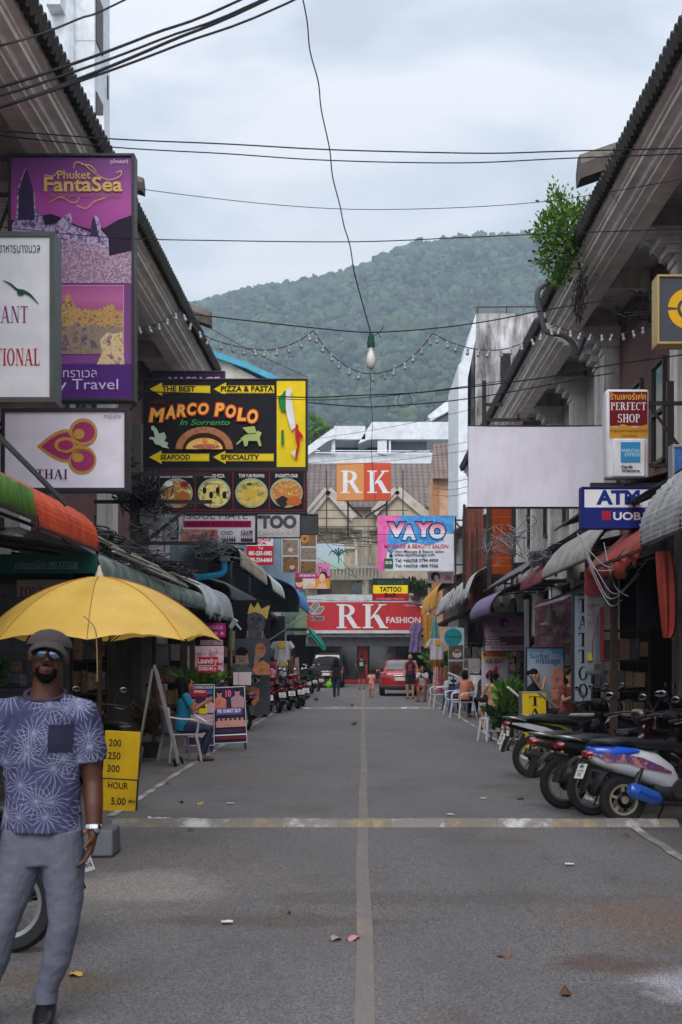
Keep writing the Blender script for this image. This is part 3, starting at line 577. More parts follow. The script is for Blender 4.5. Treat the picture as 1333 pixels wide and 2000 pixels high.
for x, y in ((699, 1048), (699, 1085), (699, 1100)):
    ac = part(rh, 'air_conditioner', WHITE, lambda b: bx(b, x + 8, y, x + 26, y + 18, 86.2, .6)); part(ac, 'fan_grille', GREY, lambda b: b.lathe([(0, 0), (.17, -.02), (.2, .01)], 16, P(x + 17, y + 9, 86.18), 'Y'))
part(rh, 'downpipe', M('rail_pale', '#a9a59a'), lambda b: b.tube([P(716, 1015, 85.4), P(716, 1160, 85.4)], .12, 10))
# small brown roofed house with a peach wall
ph = T('peach_house', 'small peach walled house with a dark brown tiled roof', 'building', (5, 80, 0))
part(ph, 'wall', M('peach_render', '#c8a184', .8, dirt=.2), lambda b: (bx(b, 846, 930, 960, 1290, 80, 5)))
part(ph, 'roof', tilemat('brown_tiles_small', '#5b4a43', '#75625a', .13, .2), lambda b: b.add([P(838, 934, 79.5), P(960, 936, 79.5), P(960, 864, 83), P(848, 866, 83)], [(0, 1, 2, 3)]))
part(ph, 'trim', M('orange_paint', '#a8744a'), lambda b: bx(b, 846, 934, 858, 1200, 79.9, .2))
# the red clothing shop closing the street
rk = T('clothing_shop', 'red and glass clothing shop closing the far end of the street', 'building', (0, 84, 0))
part(rk, 'canopy', M('canopy_white', '#c2c4c8', .5, dirt=.25), lambda b: (b.prism([tuple(P(a, c, 82.4).xz) for a, c in ((600, 1178), (600, 1164), (640, 1161), (800, 1162), (822, 1168), (832, 1180))], 82.3, 86), bx(b, 600, 1231, 812, 1237, 82.1, 3)))
part(rk, 'ledge', M('ledge_grey', '#85868b', .5, dirt=.3), lambda b: ([bx(b, 600 + i * 21.4, 1237, 620.6 + i * 21.4, 1244, 82.3, 3) for i in range(10)], bx(b, 598, 1244, 830, 1262, 83.2, 1.2)))
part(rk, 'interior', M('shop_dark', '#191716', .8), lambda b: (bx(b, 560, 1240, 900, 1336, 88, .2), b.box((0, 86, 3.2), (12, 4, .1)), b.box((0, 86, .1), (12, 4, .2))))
part(rk, 'glass_front', M('shop_glass', '#15191a', .05, spec=.9, alpha=1, trans=.35), lambda b: (bx(b, 600, 1262, 698, 1326, 84, .03), bx(b, 722, 1262, 838, 1326, 84, .03)))
part(rk, 'frame', M('red_lacquer', '#8f1424', .35), lambda b: (bx(b, 700, 1262, 719, 1330, 83.8, .5), bx(b, 598, 1327, 840, 1334, 83.7, .4), bx(b, 664, 1262, 667, 1327, 83.95, .1), bx(b, 770, 1262, 772, 1327, 83.95, .1)))
part(rk, 'display', M('window_display', '#8d7a5a', .7, var=.5, vs=6), lambda b: [b.tube([P(x, 1262, 85.5), P(x, 1275, 85.5), P(x, y, 85.5)], [.03, .2, .28], 8) for x, y in ((640, 1300), (668, 1290), (682, 1310), (735, 1305), (752, 1295), (790, 1300))])
# lower buildings that carry the far awnings
lb = T('low_shop_row', 'low left shop row with blue grey corrugated upper wall', 'building', (-5, 49, 0))
def corr_wall(b, x, y0, y1, z0, z1, per=.22): b.grid(lambda u, v: (x + .03 * math.sin(2 * math.pi * (y0 + (y1 - y0) * u) / per), y0 + (y1 - y0) * u, z0 + (z1 - z0) * v), int((y1 - y0) / per * 6), 1)
part(lb, 'wall', M('corrugated_blue', '#7f929c', .5, metal=.3, dirt=.3), lambda b: (corr_wall(b, -4.0, 36.5, 64, 3.2, 7.2), b.box((-4.6, 36.6, 5), (1.3, .2, 4.4)), [b.box((-3.9 + .085 * i, 58, 5.6), (.05, .05, 4.4)) for i in range(16)], b.box((-3.3, 58.1, 5.6), (1.4, .06, 4.4))), 60)
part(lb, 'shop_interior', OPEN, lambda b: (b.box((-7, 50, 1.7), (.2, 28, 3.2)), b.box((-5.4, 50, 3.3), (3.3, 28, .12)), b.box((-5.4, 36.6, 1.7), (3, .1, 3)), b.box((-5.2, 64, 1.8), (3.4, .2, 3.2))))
ls = T('low_shop_row', 'low right shop row with rusty corrugated lean-to under the peach house', 'building', (5, 62, 0))
part(ls, 'wall', M('rusty_corrugated', '#7c4a38', .6, dirt=.5), lambda b: (corr_wall(b, 4.4, 54, 79, 3.2, 5.2), b.box((4.8, 54, 4), (1, .2, 3))), 60)
part(ls, 'roof', M('sheet_old', '#6b6560', .6, metal=.3, dirt=.6), lambda b: b.grid(lambda u, v: (3.3 + 3.2 * v, 54 + 24 * u, 6.3 + 1.6 * v + .05 * math.sin(2 * math.pi * 24 * u / .3)), 480, 2), 60)
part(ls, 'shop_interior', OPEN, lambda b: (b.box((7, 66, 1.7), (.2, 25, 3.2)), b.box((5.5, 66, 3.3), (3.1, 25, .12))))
# orange slatted panel and dark posts under the white board (belongs to the far right shophouse front)
od = T('roller_shutter', 'orange louvred shutter under the blank white board on the right', 'shutter', P(955, 1130, 40))
part(od, 'louvres', M('orange_louvre', '#b5501c', .6, dirt=.3), lambda b: [b.box((P(981, 0, 40).x, 40, P(0, y, 40).z), (.62, .05, .24), (.35, 0, 0)) for y in range(985, 1125, 16)])
part(od, 'frame', M('frame_black_brown', '#2a211d'), lambda b: (bx(b, 952, 985, 960, 1150, 39.9, .3), bx(b, 1000, 985, 1004, 1150, 39.9, .3)))
rp_ = T('timber_panel', 'reddish vertical plank panel beside the orange louvred shutter', 'panel', P(908, 1150, 42))
part(rp_, 'planks', M('red_planks', '#7a4334', .8, var=.4, vs=5, dirt=.5, ds=(6, 6, .5)), lambda b: [bx(b, 909 + i * 6, 990, 914.5 + i * 6, 1150, 42 + .01 * (i % 2), .1) for i in range(6)])
part(rp_, 'posts', STEEL, lambda b: (bx(b, 905, 985, 910, 1150, 41.8, .12), bx(b, 921, 1040, 925, 1150, 41.6, .1), bx(b, 931, 1030, 934, 1150, 41.6, .1)))
# ------------------------------------------------------------------ signs and boards
def speck(name, cols, scale=6., detail=5, metal=0.):
    """printed photograph seen from afar: patches of several inks"""
    m, nt, b = newmat(name); co = objco(nt); a = noise_(nt, co, scale, detail + 3, .72); v = N(nt, 'ShaderNodeTexVoronoi', Scale=scale * 2.2); nt.links.new(co, v.inputs['Vector'])
    f = math_(nt, 'ADD', math_(nt, 'MULTIPLY', a, .95), math_(nt, 'MULTIPLY', v.outputs['Distance'], .12))
    cols = cols if len(cols) > 1 else cols * 2; n = len(cols); c = ramp(nt, f, [(.28 + .5 * i / (n - 1), lin(h)) for i, h in enumerate(cols)]); nt.links.new(c, b.inputs['Base Color']); b.inputs['Roughness'].default_value = .5; return m
def vgrad(name, z0, z1, stops, rough=.5):
    m, nt, b = newmat(name); sp = nt.nodes.new('ShaderNodeSeparateXYZ'); nt.links.new(objco(nt), sp.inputs[0])
    mr = N(nt, 'ShaderNodeMapRange'); mr.inputs['From Min'].default_value = z0; mr.inputs['From Max'].default_value = z1; nt.links.new(sp.outputs[2], mr.inputs[0])
    c = ramp(nt, mr.outputs[0], [(p, lin(h)) for p, h in stops]); nt.links.new(c, b.inputs['Base Color']); b.inputs['Roughness'].default_value = rough; return m
def bracket(s, mat=STEEL, side=-1, reach=1.2, zs=(.15, .85)):
    b = MB(); x = 0 if side < 0 else s.w
    for q in zs: b.bar((x, .07, s.h * q), (x + side * reach, .07, s.h * q), .05)
    b.bar((x, .07, s.h * zs[1]), (x + side * reach, .07, s.h * zs[0]), .035); return b.build('bracket', mat, s.root, 0)
LB = U('lightbox_white', '#dcdde2', dirt=.14, dcol='#b0b0ae'); LB2 = U('lightbox_lilac', '#ece5f0', dirt=.12, dcol='#b0a8b2'); FRM = M('frame_grey_green', '#4c5552', .5, dirt=.4); FRK = M('frame_near_black', '#26232a', .5, dirt=.3)
# restaurant light box, nearest left
s = Sheet('shop_sign', 'white light box sign with a green flying bird, nearest on the left', 'sign', -120, 463, 98, 776, 15.0)
s.panel(LB, .3); s.frame(FRM, .055, .34, .02); PUR = U('ink_plum', '#8a3f78'); DKG = U('ink_dark_green', '#17513a')
s.text('RESTAURANT', -118, 598, 55, 631, PUR, serif=True); s.text('INTERNATIONAL', -118, 681, 79, 714, U('ink_brick_red', '#a83020'), serif=True); s.text('อาหารนางนวล', -2, 479, 79, 494, U('ink_slate_green', '#2f4a48'))
s.stroke('bird', [(7, 548), (22, 556), (34, 566), (46, 570), (60, 577), (76, 594)], [1, 4, 5, 8, 5, 1], DKG); s.disc('bird_body', 42, 572, 8, 6, DKG); bracket(s, side=1, reach=.001, zs=(.4, .6))
# purple theme park billboard
s = Sheet('billboard', 'tall purple and pink theme park billboard with gold lettering', 'billboard', 22, 306, 258, 778, 18.0)
s.panel(vgrad('billboard_print', 0, 3.03, [(0, '#4a2266'), (.14, '#54246f'), (.15, '#7d3a86'), (.5, '#6b2f6f'), (.62, '#8f3a80'), (.8, '#a83f95'), (.92, '#7c2f7e'), (1, '#5c2468')]), .2); s.frame(FRK, .035, .26, .03)
NIGHT = U('print_night', '#2a1c33'); GOLD = speck('print_gold', ['#8a6a2a', '#d8b45a', '#a8822f'], 14); LIL = speck('print_temple', ['#1d1528', '#3f3355', '#c9b5d0', '#6a5788', '#2a1e3c', '#a894b8'], 13, 9); CROWD = speck('print_parade', ['#1d1526', '#4f3352', '#cfa5b8', '#5f4570', '#e0ccd8', '#2c2036'], 17, 9)
s.poly('print_hills', [(22, 430), (60, 425), (100, 418), (135, 430), (150, 440), (175, 447), (205, 445), (230, 430), (258, 420), (258, 530), (22, 530)], NIGHT)
s.poly('print_temple', [(22, 500), (24, 440), (33, 420), (34, 375), (40, 352), (52, 326), (58, 350), (68, 375), (70, 410), (82, 420), (88, 440), (110, 437), (128, 420), (140, 415), (142, 440), (180, 455), (184, 420), (194, 425), (198, 450), (212, 465), (214, 500), (225, 520), (258, 500), (258, 552), (22, 552)], LIL)
s.poly('print_parade', [(22, 470), (60, 455), (100, 480), (140, 470), (200, 480), (215, 500), (258, 490), (258, 553), (22, 553)], CROWD)
s.each('print_spire', [[(36, 430), (38, 372), (46, 345), (52, 328), (58, 345), (66, 372), (68, 430)], [(176, 462), (180, 435), (184, 420), (188, 435), (194, 462)]], U('print_spire', '#3a2c4d'))
s.rect('print_panel', 100, 557, 243, 692, U('print_panel_edge', '#b98a9a')); s.rect('print_sky', 101, 559, 241, 690, vgrad('print_dusk', .55, 1.42, [(0, '#4a2f55'), (.5, '#8a3a6a'), (.8, '#b85f95'), (1, '#a34a8c')]))
s.poly('print_golden_palace', [(101, 650), (101, 605), (118, 600), (126, 585), (134, 570), (142, 588), (150, 602), (190, 606), (205, 600), (220, 590), (226, 606), (241, 608), (241, 650)], speck('print_palace', ['#2f1d1a', '#8a6030', '#c9a060', '#5a3422', '#3f2622'], 18, 9))
s.poly('print_elephants', [(101, 690), (101, 640), (115, 632), (135, 640), (150, 630), (165, 640), (185, 632), (205, 640), (225, 636), (241, 642), (241, 690)], speck('print_elephants', ['#2a2020', '#6f5a4a', '#9a8470', '#4a3a5a', '#b0987a'], 8, 6))
s.poly('print_dancer', [(196, 665), (210, 650), (228, 652), (240, 648), (244, 712), (190, 712), (200, 690)], speck('print_dancer', ['#8a2a3a', '#d8b040', '#d9c8a0', '#8a3a5a', '#6a2a6a'], 12, 6)); s.rect('print_band', 22, 712, 258, 778, U('print_purple', '#4f2672'))
s.text('Phuket', 113, 334, 178, 350, GOLD, .01); s.text('FantaSea', 87, 346, 240, 375, GOLD, .022); s.text('The Ultimate Cultural Theme Park', 95, 378, 236, 386, U('ink_gold_dull', '#a0703a')); s.text('ภูเก็ตแฟนตาซี', 216, 312, 251, 322, U('ink_pale_pink', '#d9c3dd'))
for p_ in ([(88, 342), (105, 345), (115, 335)], [(145, 330), (150, 318), (165, 322), (175, 330), (195, 345), (215, 352), (235, 345), (238, 335), (228, 338)], [(98, 397), (120, 386), (140, 396), (152, 395), (156, 386)], [(150, 402), (170, 408), (185, 395), (208, 387)], [(160, 322), (178, 325), (190, 337)]): s.stroke('flourish', p_, 1.6, GOLD)
s.text('Happy Travel', 40, 741, 232, 768, U('ink_lilac_white', '#c9b8d8')); s.text('แฮปปี้ ทราเวล', 62, 717, 190, 738, U('ink_lilac_white', '#c9b8d8')); bracket(s, reach=.8)
# airline board
s = Sheet('shop_sign', 'white light box sign with a magenta and gold orchid emblem', 'sign', 10, 804, 244, 953, 17.4)
s.panel(LB2, .22); s.frame(FRK, .04, .3, .03); OG = speck('emblem_gold', ['#9a6a24', '#c8963f', '#a87a2f'], 30); MG = speck('emblem_magenta', ['#8a1550', '#a81f66', '#7a1048'], 40)
s.poly('emblem', [(72, 872)] + [(72 + 12 * i, 872 - 34 * math.sin(i / 5 * 1.57)) for i in range(1, 6)] + [(160, 858), (160, 884)] + [(72 + 12 * i, 872 + 32 * math.sin(i / 5 * 1.57)) for i in range(5, 0, -1)], OG)
s.disc('emblem', 163, 845, 28, 28, OG); s.disc('emblem', 161, 899, 28, 28, OG)
s.poly('emblem_petal', [(81, 872)] + [(83 + 10 * i, 870 - 26 * math.sin(i / 5 * 1.5)) for i in range(1, 6)] + [(150, 868), (138, 892)] + [(83 + 10 * i, 873 + 25 * math.sin(i / 5 * 1.5)) for i in range(5, 0, -1)], MG)
s.disc('emblem_petal', 164, 844, 22, 20, MG); s.disc('emblem_petal', 162, 900, 23, 20, MG); s.disc('emblem_eye', 155, 848, 11, 10, OG); s.disc('emblem_eye', 153, 894, 11, 9, OG); s.disc('emblem_swirl', 128, 869, 21, 15, OG); s.disc('emblem_drop', 129, 870, 15, 10, MG)
s.stroke('emblem_curl', [(136, 857), (148, 862), (160, 868), (180, 862), (188, 850)], [5, 6, 4], OG); s.stroke('emblem_curl', [(128, 884), (140, 880), (152, 874), (176, 878), (186, 892)], [5, 6, 4], OG)
s.text('THAI', 72, 917, 133, 936, U('ink_wine', '#5f1f45'), serif=True); s.text('การบินไทย', 204, 808, 237, 818, U('ink_mauve_grey', '#6a5a70')); bracket(s, reach=.5)
# pizzeria double board
BKP = U('print_black', '#17151c'); s = Sheet('shop_sign', 'black and yellow pizzeria board with arrows and a map of Italy', 'sign', 280, 742, 599, 914, 28.0)
s.panel(BKP, .2); s.frame(FRK, .025, .24, .02); s.rect('yellow_panel', 541, 744, 597, 912, YEL)
for x0, x1, y in ((293, 411, 760), (418, 536, 760), (292, 409, 893), (417, 535, 893)):
    s.poly('arrow', [(x0, y), (x0 + 24, y - 13), (x0 + 24, y - 7), (x1, y - 7), (x1, y + 8), (x0 + 24, y + 8), (x0 + 24, y + 13)], YEL)
    s.polys('arrow_dots', [[(x, yy), (x + 1.2, yy), (x + 1.2, yy - 1.5), (x, yy - 1.5)] for yy in (y - 5.4, y + 7.8) for x in range(int(x0) + 26, int(x1), 4)], BKP)
INK = U('ink_black', '#121014')
s.text('THE BEST', 317, 754, 382, 765, INK, .03); s.text('PIZZA & PASTA', 432, 754, 535, 765, INK, .03); s.text('SEAFOOD', 314, 888, 372, 898, INK, .03); s.text('SPECIALITY', 432, 888, 507, 898, INK, .03)
for ch, x0, x1, y0, y1 in (('M', 291, 323, 797, 825), ('A', 323, 344, 792, 819), ('R', 345, 365, 790, 815), ('C', 366, 385, 787, 812), ('O', 387, 409, 787, 811), ('P', 419, 440, 787, 814), ('O', 441, 462, 791, 817), ('L', 463, 482, 797, 823), ('O', 483, 505, 800, 828)):
    s.text(ch, x0 - 1.6, y0 - 1.6, x1 + 1.6, y1 + 1.6, U('ink_flame_red', '#b3260f'), .09, .15); s.text(ch, x0 + .6, y0 + .6, x1 - .6, y1 - .6, U('ink_flame_yellow', '#f0b04a'), .045, .15)
s.text('มาร์โค โปโล', 295, 781, 322, 789, U('ink_red_dull', '#8a1a1a')); s.text('In Sorrento', 352, 820, 450, 831, U('ink_leaf', '#3f9a4a'), .01, .3)
s.disc('oven_arch', 400, 878, 56, 44, speck('print_oven_brick', ['#5a3422', '#a8683a', '#c98a52'], 14), 24, 0, 180); s.disc('oven_mouth', 400, 878, 42, 32, U('print_oven_dark', '#3a1c10'), 24, 0, 180); s.disc('oven_fire', 400, 878, 36, 22, speck('print_fire', ['#a8320f', '#e08a2a', '#f3cf6a', '#c9501a'], 9), 20, 0, 180); s.disc('oven_pizza', 404, 873, 26, 5, speck('print_pizza', ['#c9a050', '#a8401f', '#e8d9a0'], 20))
s.each('chef_figure', [[(300, 838), (306, 836), (312, 848), (322, 845), (326, 855), (322, 862), (330, 866), (326, 874), (304, 868), (300, 860), (292, 858), (294, 854), (304, 855)], [(296, 834), (302, 832), (304, 840), (298, 842)], [(312, 868), (328, 872), (332, 877), (318, 874)]], U('ink_pale_green', '#b9c9ae'))
s.each('lion_figure', [[(470, 858), (480, 850), (500, 848), (504, 842), (512, 846), (508, 856), (512, 872), (507, 872), (503, 862), (486, 862), (484, 872), (478, 872), (476, 862)], [(474, 836), (498, 833), (502, 846), (486, 848)], [(470, 860), (462, 868), (465, 869), (474, 861)]], U('ink_lime_grey', '#a3b56a'))
s.each('map_green', [[(544, 778), (551, 772), (556, 765), (559, 763), (559, 802), (552, 804), (546, 795)], [(550, 842), (555, 840), (556, 868), (550, 872)]], U('ink_green', '#1f7a2f'))
s.poly('map_white', [(559, 763), (566, 758), (572, 764), (568, 772), (572, 790), (577, 822), (578, 835), (570, 842), (562, 815), (559, 800)], WHITE); s.poly('map_red', [(578, 828), (584, 832), (583, 840), (593, 852), (592, 858), (586, 855), (586, 870), (580, 898), (576, 896), (581, 872), (577, 852)], RED); s.poly('map_sicily', [(569, 884), (578, 880), (577, 896)], WHITE)
bracket(s, reach=1.0)
s = Sheet('menu_board', 'black menu board of four dishes hung below the pizzeria board', 'sign', 308, 920, 597, 1000, 28.0); s.panel(BKP, .2); s.frame(FRK, .03, .24, .02)
s.polys('red_rules', [[(311, 922), (595, 922), (595, 920.5), (311, 920.5)], [(311, 997), (595, 997), (595, 995.5), (311, 995.5)]] + [[(x, 997), (x + 1.5, 997), (x + 1.5, 921), (x, 921)] for x in (310, 381, 455, 526, 594)], U('ink_rule_red', '#8a1f22'))
dish = [speck('print_fries', ['#e0c24a', '#d9b23f', '#7a3a20', '#e8d680', '#b8862f'], 9), speck('print_seafood', ['#22242a', '#d9c98a', '#e0cf6a', '#5a4a3a', '#b99a4a'], 10), speck('print_curry', ['#d98a2f', '#e0a83f', '#c9b050', '#5a7a3a', '#d9682a'], 7), speck('print_spaghetti', ['#e0cf5a', '#d9b23f', '#a8501f', '#c9a040', '#2a2a30'], 9)]
for i, (cx, tx, ti) in enumerate(((345, 'GRILLED SALMON STEAK', 32), (419, 'SEAFOOD PIZZA', 20), (492, 'TOM YUM PRAWNS', 25), (560, 'SPAGHETTI CRAB', 22))):
    s.disc('plate', cx, 963, 32, 29, U('print_plate', '#9aa88a')); s.disc('dish', cx, 964, 29, 26, dish[i], wob=.06); s.text(tx, cx - ti, 926, cx + ti, 933, WHITE, .02)
    if i == 0: s.disc('dip', 330, 945, 8, 6, WHITE); s.disc('sauce', 361, 946, 8, 6, U('print_red_sauce', '#8a2222')); s.disc('steak', 358, 974, 15, 14, U('print_steak', '#a8622a'), wob=.1)
    if i == 3: s.disc('crab_claw', 553, 980, 13, 10, U('print_claw', '#2a2226'), wob=.15); s.disc('crab', 575, 978, 14, 10, U('print_crab', '#b8622a'), wob=.15)
    if i == 2: s.disc('prawn', 490, 965, 14, 9, U('print_prawn', '#c9a23f'), wob=.15); s.disc('herb', 488, 946, 6, 3, U('print_herb', '#2f5a2a'))
    if i == 1: [s.disc('mussel', 400 + 13 * j, 958 + 9 * (j % 2), 4, 7, INK) for j in range(4)]
s = Sheet('shop_sign', 'dark purple sign strip peeping out above the pizzeria board', 'sign', 300, 727, 437, 770, 32.0); s.panel(U('print_purple_dark', '#3a2244'), .15); s.frame(FRK, .03, .2); s.text('MASSAGE', 330, 736, 430, 750, U('ink_lilac_white', '#c9b8d8'), .02)
# nail salon board
s = Sheet('shop_sign', 'white and crimson massage and nail board under the menu board', 'sign', 349, 1006, 499, 1060, 31.0); s.panel(LB2, .18); s.frame(FRK, .035, .22); CR = U('ink_crimson', '#b01450')
s.text('SOUL MATE', 366, 999, 484, 1014, INK, -.008); s.rect('crimson_bar', 359, 1017, 491, 1030, CR); s.text('MASSAGE & BODY SHOP', 363, 1020, 487, 1027, U('ink_dark_wine', '#5a0f2a'), .02)
s.rect('print_massage', 353, 1034, 426, 1058, speck('print_skin', ['#3a1c1a', '#a85a48', '#d99a80', '#8a2a2a', '#c9806a'], 3, 4)); s.text('CND', 432, 1037, 455, 1045, INK); s.text('CLUB', 471, 1036, 494, 1042, INK, .03); s.text('KENZICO', 471, 1043, 494, 1046, INK, .02)
s.polys('polish_bottles', [[(x, 1058), (x + 3.4, 1058), (x + 3.4, 1052), (x + 2.2, 1051), (x + 2.2, 1047), (x + 1.2, 1047), (x + 1.2, 1051), (x, 1052)] for x in [434 + 4.6 * i for i in range(6)] + [471 + 4 * i for i in range(6)]], U('ink_bottles', '#3a1c26')); bracket(s, reach=1.0)
s = Sheet('shop_sign', 'pale grey tattoo sign with big ornamental letters beside the nail board', 'sign', 440, 1003, 586, 1049, 36.0); s.panel(U('board_pale', '#b9b7b4', dirt=.3), .15); s.frame(FRK, .025, .19)
ORN = speck('ornament_ink', ['#0f0f12', '#18181c', '#4a4a4e', '#141416'], 26); s.text('TATTOO', 448, 1006, 580, 1033, ORN, .06, serif=False); s.text('Colors Skin Art', 505, 1037, 575, 1046, U('ink_grey', '#8a8a88'), 0, .2)
s = Sheet('shop_sign', 'small red and white phone number sign below the tattoo sign', 'sign', 482, 1048, 534, 1103, 40.0); s.panel(RED, .1); s.rect('white_band', 482, 1048, 534, 1066, WHITE); s.text('MASSAGE', 488, 1050, 530, 1057, RED, .03); s.text('SPA', 495, 1058, 522, 1064, RED, .03); s.text('Tel', 505, 1068, 514, 1073, WHITE, .02); s.text('081-235-6982', 486, 1076, 532, 1085, WHITE, .05); s.text('085-224-6464', 486, 1089, 532, 1098, WHITE, .05)
s = Sheet('shop_sign', 'blank dark grey sign panel right of the tattoo sign', 'sign', 586, 1006, 620, 1042, 37.0); s.panel(U('panel_charcoal', '#3f4044', dirt=.3), .12); s.frame(FRK, .03, .16)
pot = [speck('print_teaware', ['#140f0e', '#261a16', '#8a7a6e', '#4a3024', '#1c1512'], 7, 7), speck('print_gongs', ['#1c130d', '#5f4020', '#7a5a2a', '#3a2416', '#1a130d'], 6, 6)]
for lab, x0, y0, x1, y1, Y, mm in (('left photo panel of dark teaware in a white frame', 551, 1052, 584, 1119, 41.0, 0), ('right photo panel with golden gongs in a white frame', 586, 1042, 619, 1120, 42.0, 1)):
    s = Sheet('photo_panel', lab, 'photo panel', x0, y0, x1, y1, Y); s.panel(U('photo_white', '#b5b3b2'), .06); n = 2 if mm == 0 else 3
    for j in range(n): s.rect('photo', x0 + 1.5, y0 + 2 + (y1 - y0) * j / n, x1 - 1.5, y0 + (y1 - y0) * (j + 1) / n - 1, pot[(mm + j) % 2])
    if mm: s.disc('gong', 596, 1052, 8, 9, speck('print_gong', ['#8a5a1f', '#b8842f'], 9)); s.disc('gong_boss', 596, 1052, 3, 3.4, U('print_boss', '#6a4216'))
    else: s.disc('cup', 568, 1074, 5, 4, U('print_cup', '#b5aaa0')); s.disc('cup', 571, 1108, 5, 4, U('print_cup', '#b5aaa0'))
s = Sheet('shop_sign', 'pale blue green sign with a palm plant far behind the photo panels', 'sign', 606, 1062, 673, 1112, 60.0); s.panel(vgrad('print_pale_sky', 0, 1., [(0, '#8fb08a'), (.4, '#9fb5b5'), (1, '#a8b5c0')]), .1)
for a in range(-2, 3): s.stroke('palm_leaf', [(662, 1086), (662 + 6 * a, 1076 - (2 - abs(a)) * 3), (662 + 10 * a, 1082 + abs(a) * 2)], [2, 3, .6], DKG)
s.poly('palm_stem', [(661, 1100), (663, 1100), (663, 1085), (661, 1085)], DKG)
s = Sheet('shop_sign', 'pink massage sign with a woman touching her face', 'sign', 577, 1102, 645, 1151, 45.0); s.panel(U('print_magenta', '#a81f66'), .1)
s.poly('print_pink_top', [(620, 1125), (645, 1125), (645, 1100), (620, 1098)], speck('print_pink_flower', ['#8a3a6a', '#c97aa8', '#a85a8a'], 7)); s.text('Thai', 622, 1108, 641, 1118, INK, 0, .3); s.text('massage', 586, 1122, 617, 1128, U('ink_pale_pink', '#d9c3dd'), .02)
SK = speck('print_skin_pale', ['#b5805f', '#d9ae90', '#c99a7a'], 2.5, 3); s.rect('print_towel', 592, 1130, 616, 1150, U('print_linen', '#c9c3bd')); s.disc('print_face', 586, 1138, 8, 9, SK); s.disc('print_hair', 584, 1133, 8, 5, U('print_hair', '#6a3f26')); s.rect('print_orange', 616, 1130, 645, 1150, U('print_orange', '#c98a2a')); s.disc('print_hair', 632, 1124, 8, 8, U('print_hair_dark', '#2a1a16')); s.disc('print_face', 630, 1129, 6, 9, SK); s.poly('print_shoulder', [(618, 1150), (624, 1140), (636, 1138), (641, 1150)], SK); s.poly('print_body', [(596, 1148), (604, 1138), (614, 1142), (616, 1150)], SK)
# far RK sign on its steel frame, RK fascia
s = Sheet('roof_sign', 'square orange and red two letter sign on a steel frame over the roofs', 'sign', 658, 904, 764, 977, 80.0); s.panel(U('sign_orange_pale', '#c98a4f', var=.06), .35); s.rect('red_half', 711, 904, 764, 977, U('sign_vermilion', '#c04a30', var=.06)); SW = U('letter_white', '#d8d8da'); s.text('R', 666, 919, 708, 963, SW, serif=True); s.text('K', 718, 919, 763, 963, SW, serif=True)
b = MB(); k = 80 / F
for x in (22, 98): b.bar(((x) * k, .5, -70 * k), ((x) * k, .5, 0), .10)
for z in (-18, -34, -50): b.bar((-40 * k, .5, z * k), (140 * k, .5, z * k), .04)
b.bar((22 * k, .5, -5 * k), (50 * k, .5, -32 * k), .1); b.bar((98 * k, .5, -5 * k), (56 * k, .5, -32 * k), .1)
for x in (-20, 130): b.bar((x * k, .5, -60 * k), (x * k, .5, 62 * k), .06)
b.build('steel_frame', STEEL, s.root, 0)
QUILT = newmat('sign_quilted_red'); m, nt, bb = QUILT; sp = nt.nodes.new('ShaderNodeSeparateXYZ'); nt.links.new(objco(nt), sp.inputs[0])
d1 = math_(nt, 'PINGPONG', math_(nt, 'MULTIPLY', math_(nt, 'ADD', sp.outputs[0], sp.outputs[2]), 1.15), 1.); d2 = math_(nt, 'PINGPONG', math_(nt, 'MULTIPLY', math_(nt, 'SUBTRACT', sp.outputs[0], sp.outputs[2]), 1.15), 1.)
c = mixc(nt, ramp(nt, math_(nt, 'MINIMUM', d1, d2), [(.0, 1.), (.05, 0.)]), lin('#b5141f'), lin('#8c0f18')); nt.links.new(c, bb.inputs['Base Color']); bb.inputs['Roughness'].default_value = .4
s = Sheet('fascia_sign', 'long quilted red shop fascia with two giant white serif letters', 'sign', 600, 1176, 826, 1231, 82.3)
s.poly('panel', [(600, 1231), (820, 1231), (826, 1222), (826, 1190), (815, 1179), (800, 1176), (600, 1176)], m)
for ch, x0, x1 in (('R', 658, 705), ('K', 709, 759)): s.text(ch, x0 + .5, 1181, x1 + .5, 1229, U('letter_shadow', '#4a0c12'), serif=True, name='letter_edge'); s.text(ch, x0, 1180, x1, 1227, SW, serif=True)
s.text('FASHION', 755, 1205, 822, 1217, SW, .02); s.text('อาร์เค แฟชั่น', 790, 1180, 812, 1184, SW); MB().box((s.w / 2 - .1, .3, s.h / 2), (s.w - .3, .4, s.h - .1)).build('casing', RED, s.root)
s = Sheet('lotus_sign', 'small resort sign with an outlined lotus flower over a pale plate', 'sign', 604, 1172, 636, 1222, 62.0); s.rect('plate', 606, 1203, 634, 1212, U('plate_beige', '#a89a92')); s.text('le Resort', 607, 1203, 632, 1211, INK, .02)
for pts in ([(612, 1200), (605, 1190), (612, 1178), (620, 1174), (625, 1184), (620, 1198)], [(612, 1200), (622, 1186), (632, 1184), (634, 1188), (626, 1198)], [(610, 1200), (600, 1190), (604, 1184), (614, 1192)]):
    s.poly('petal', pts, U('petal_grey', '#9a8a8a')); s.stroke('petal_edge', pts + [pts[0]], 1.5, WHITE, False)
MB().box((s.w / 2, .05, s.h * .3), (s.w * .8, .08, s.h * .15)).build('back_plate', STEEL, s.root)
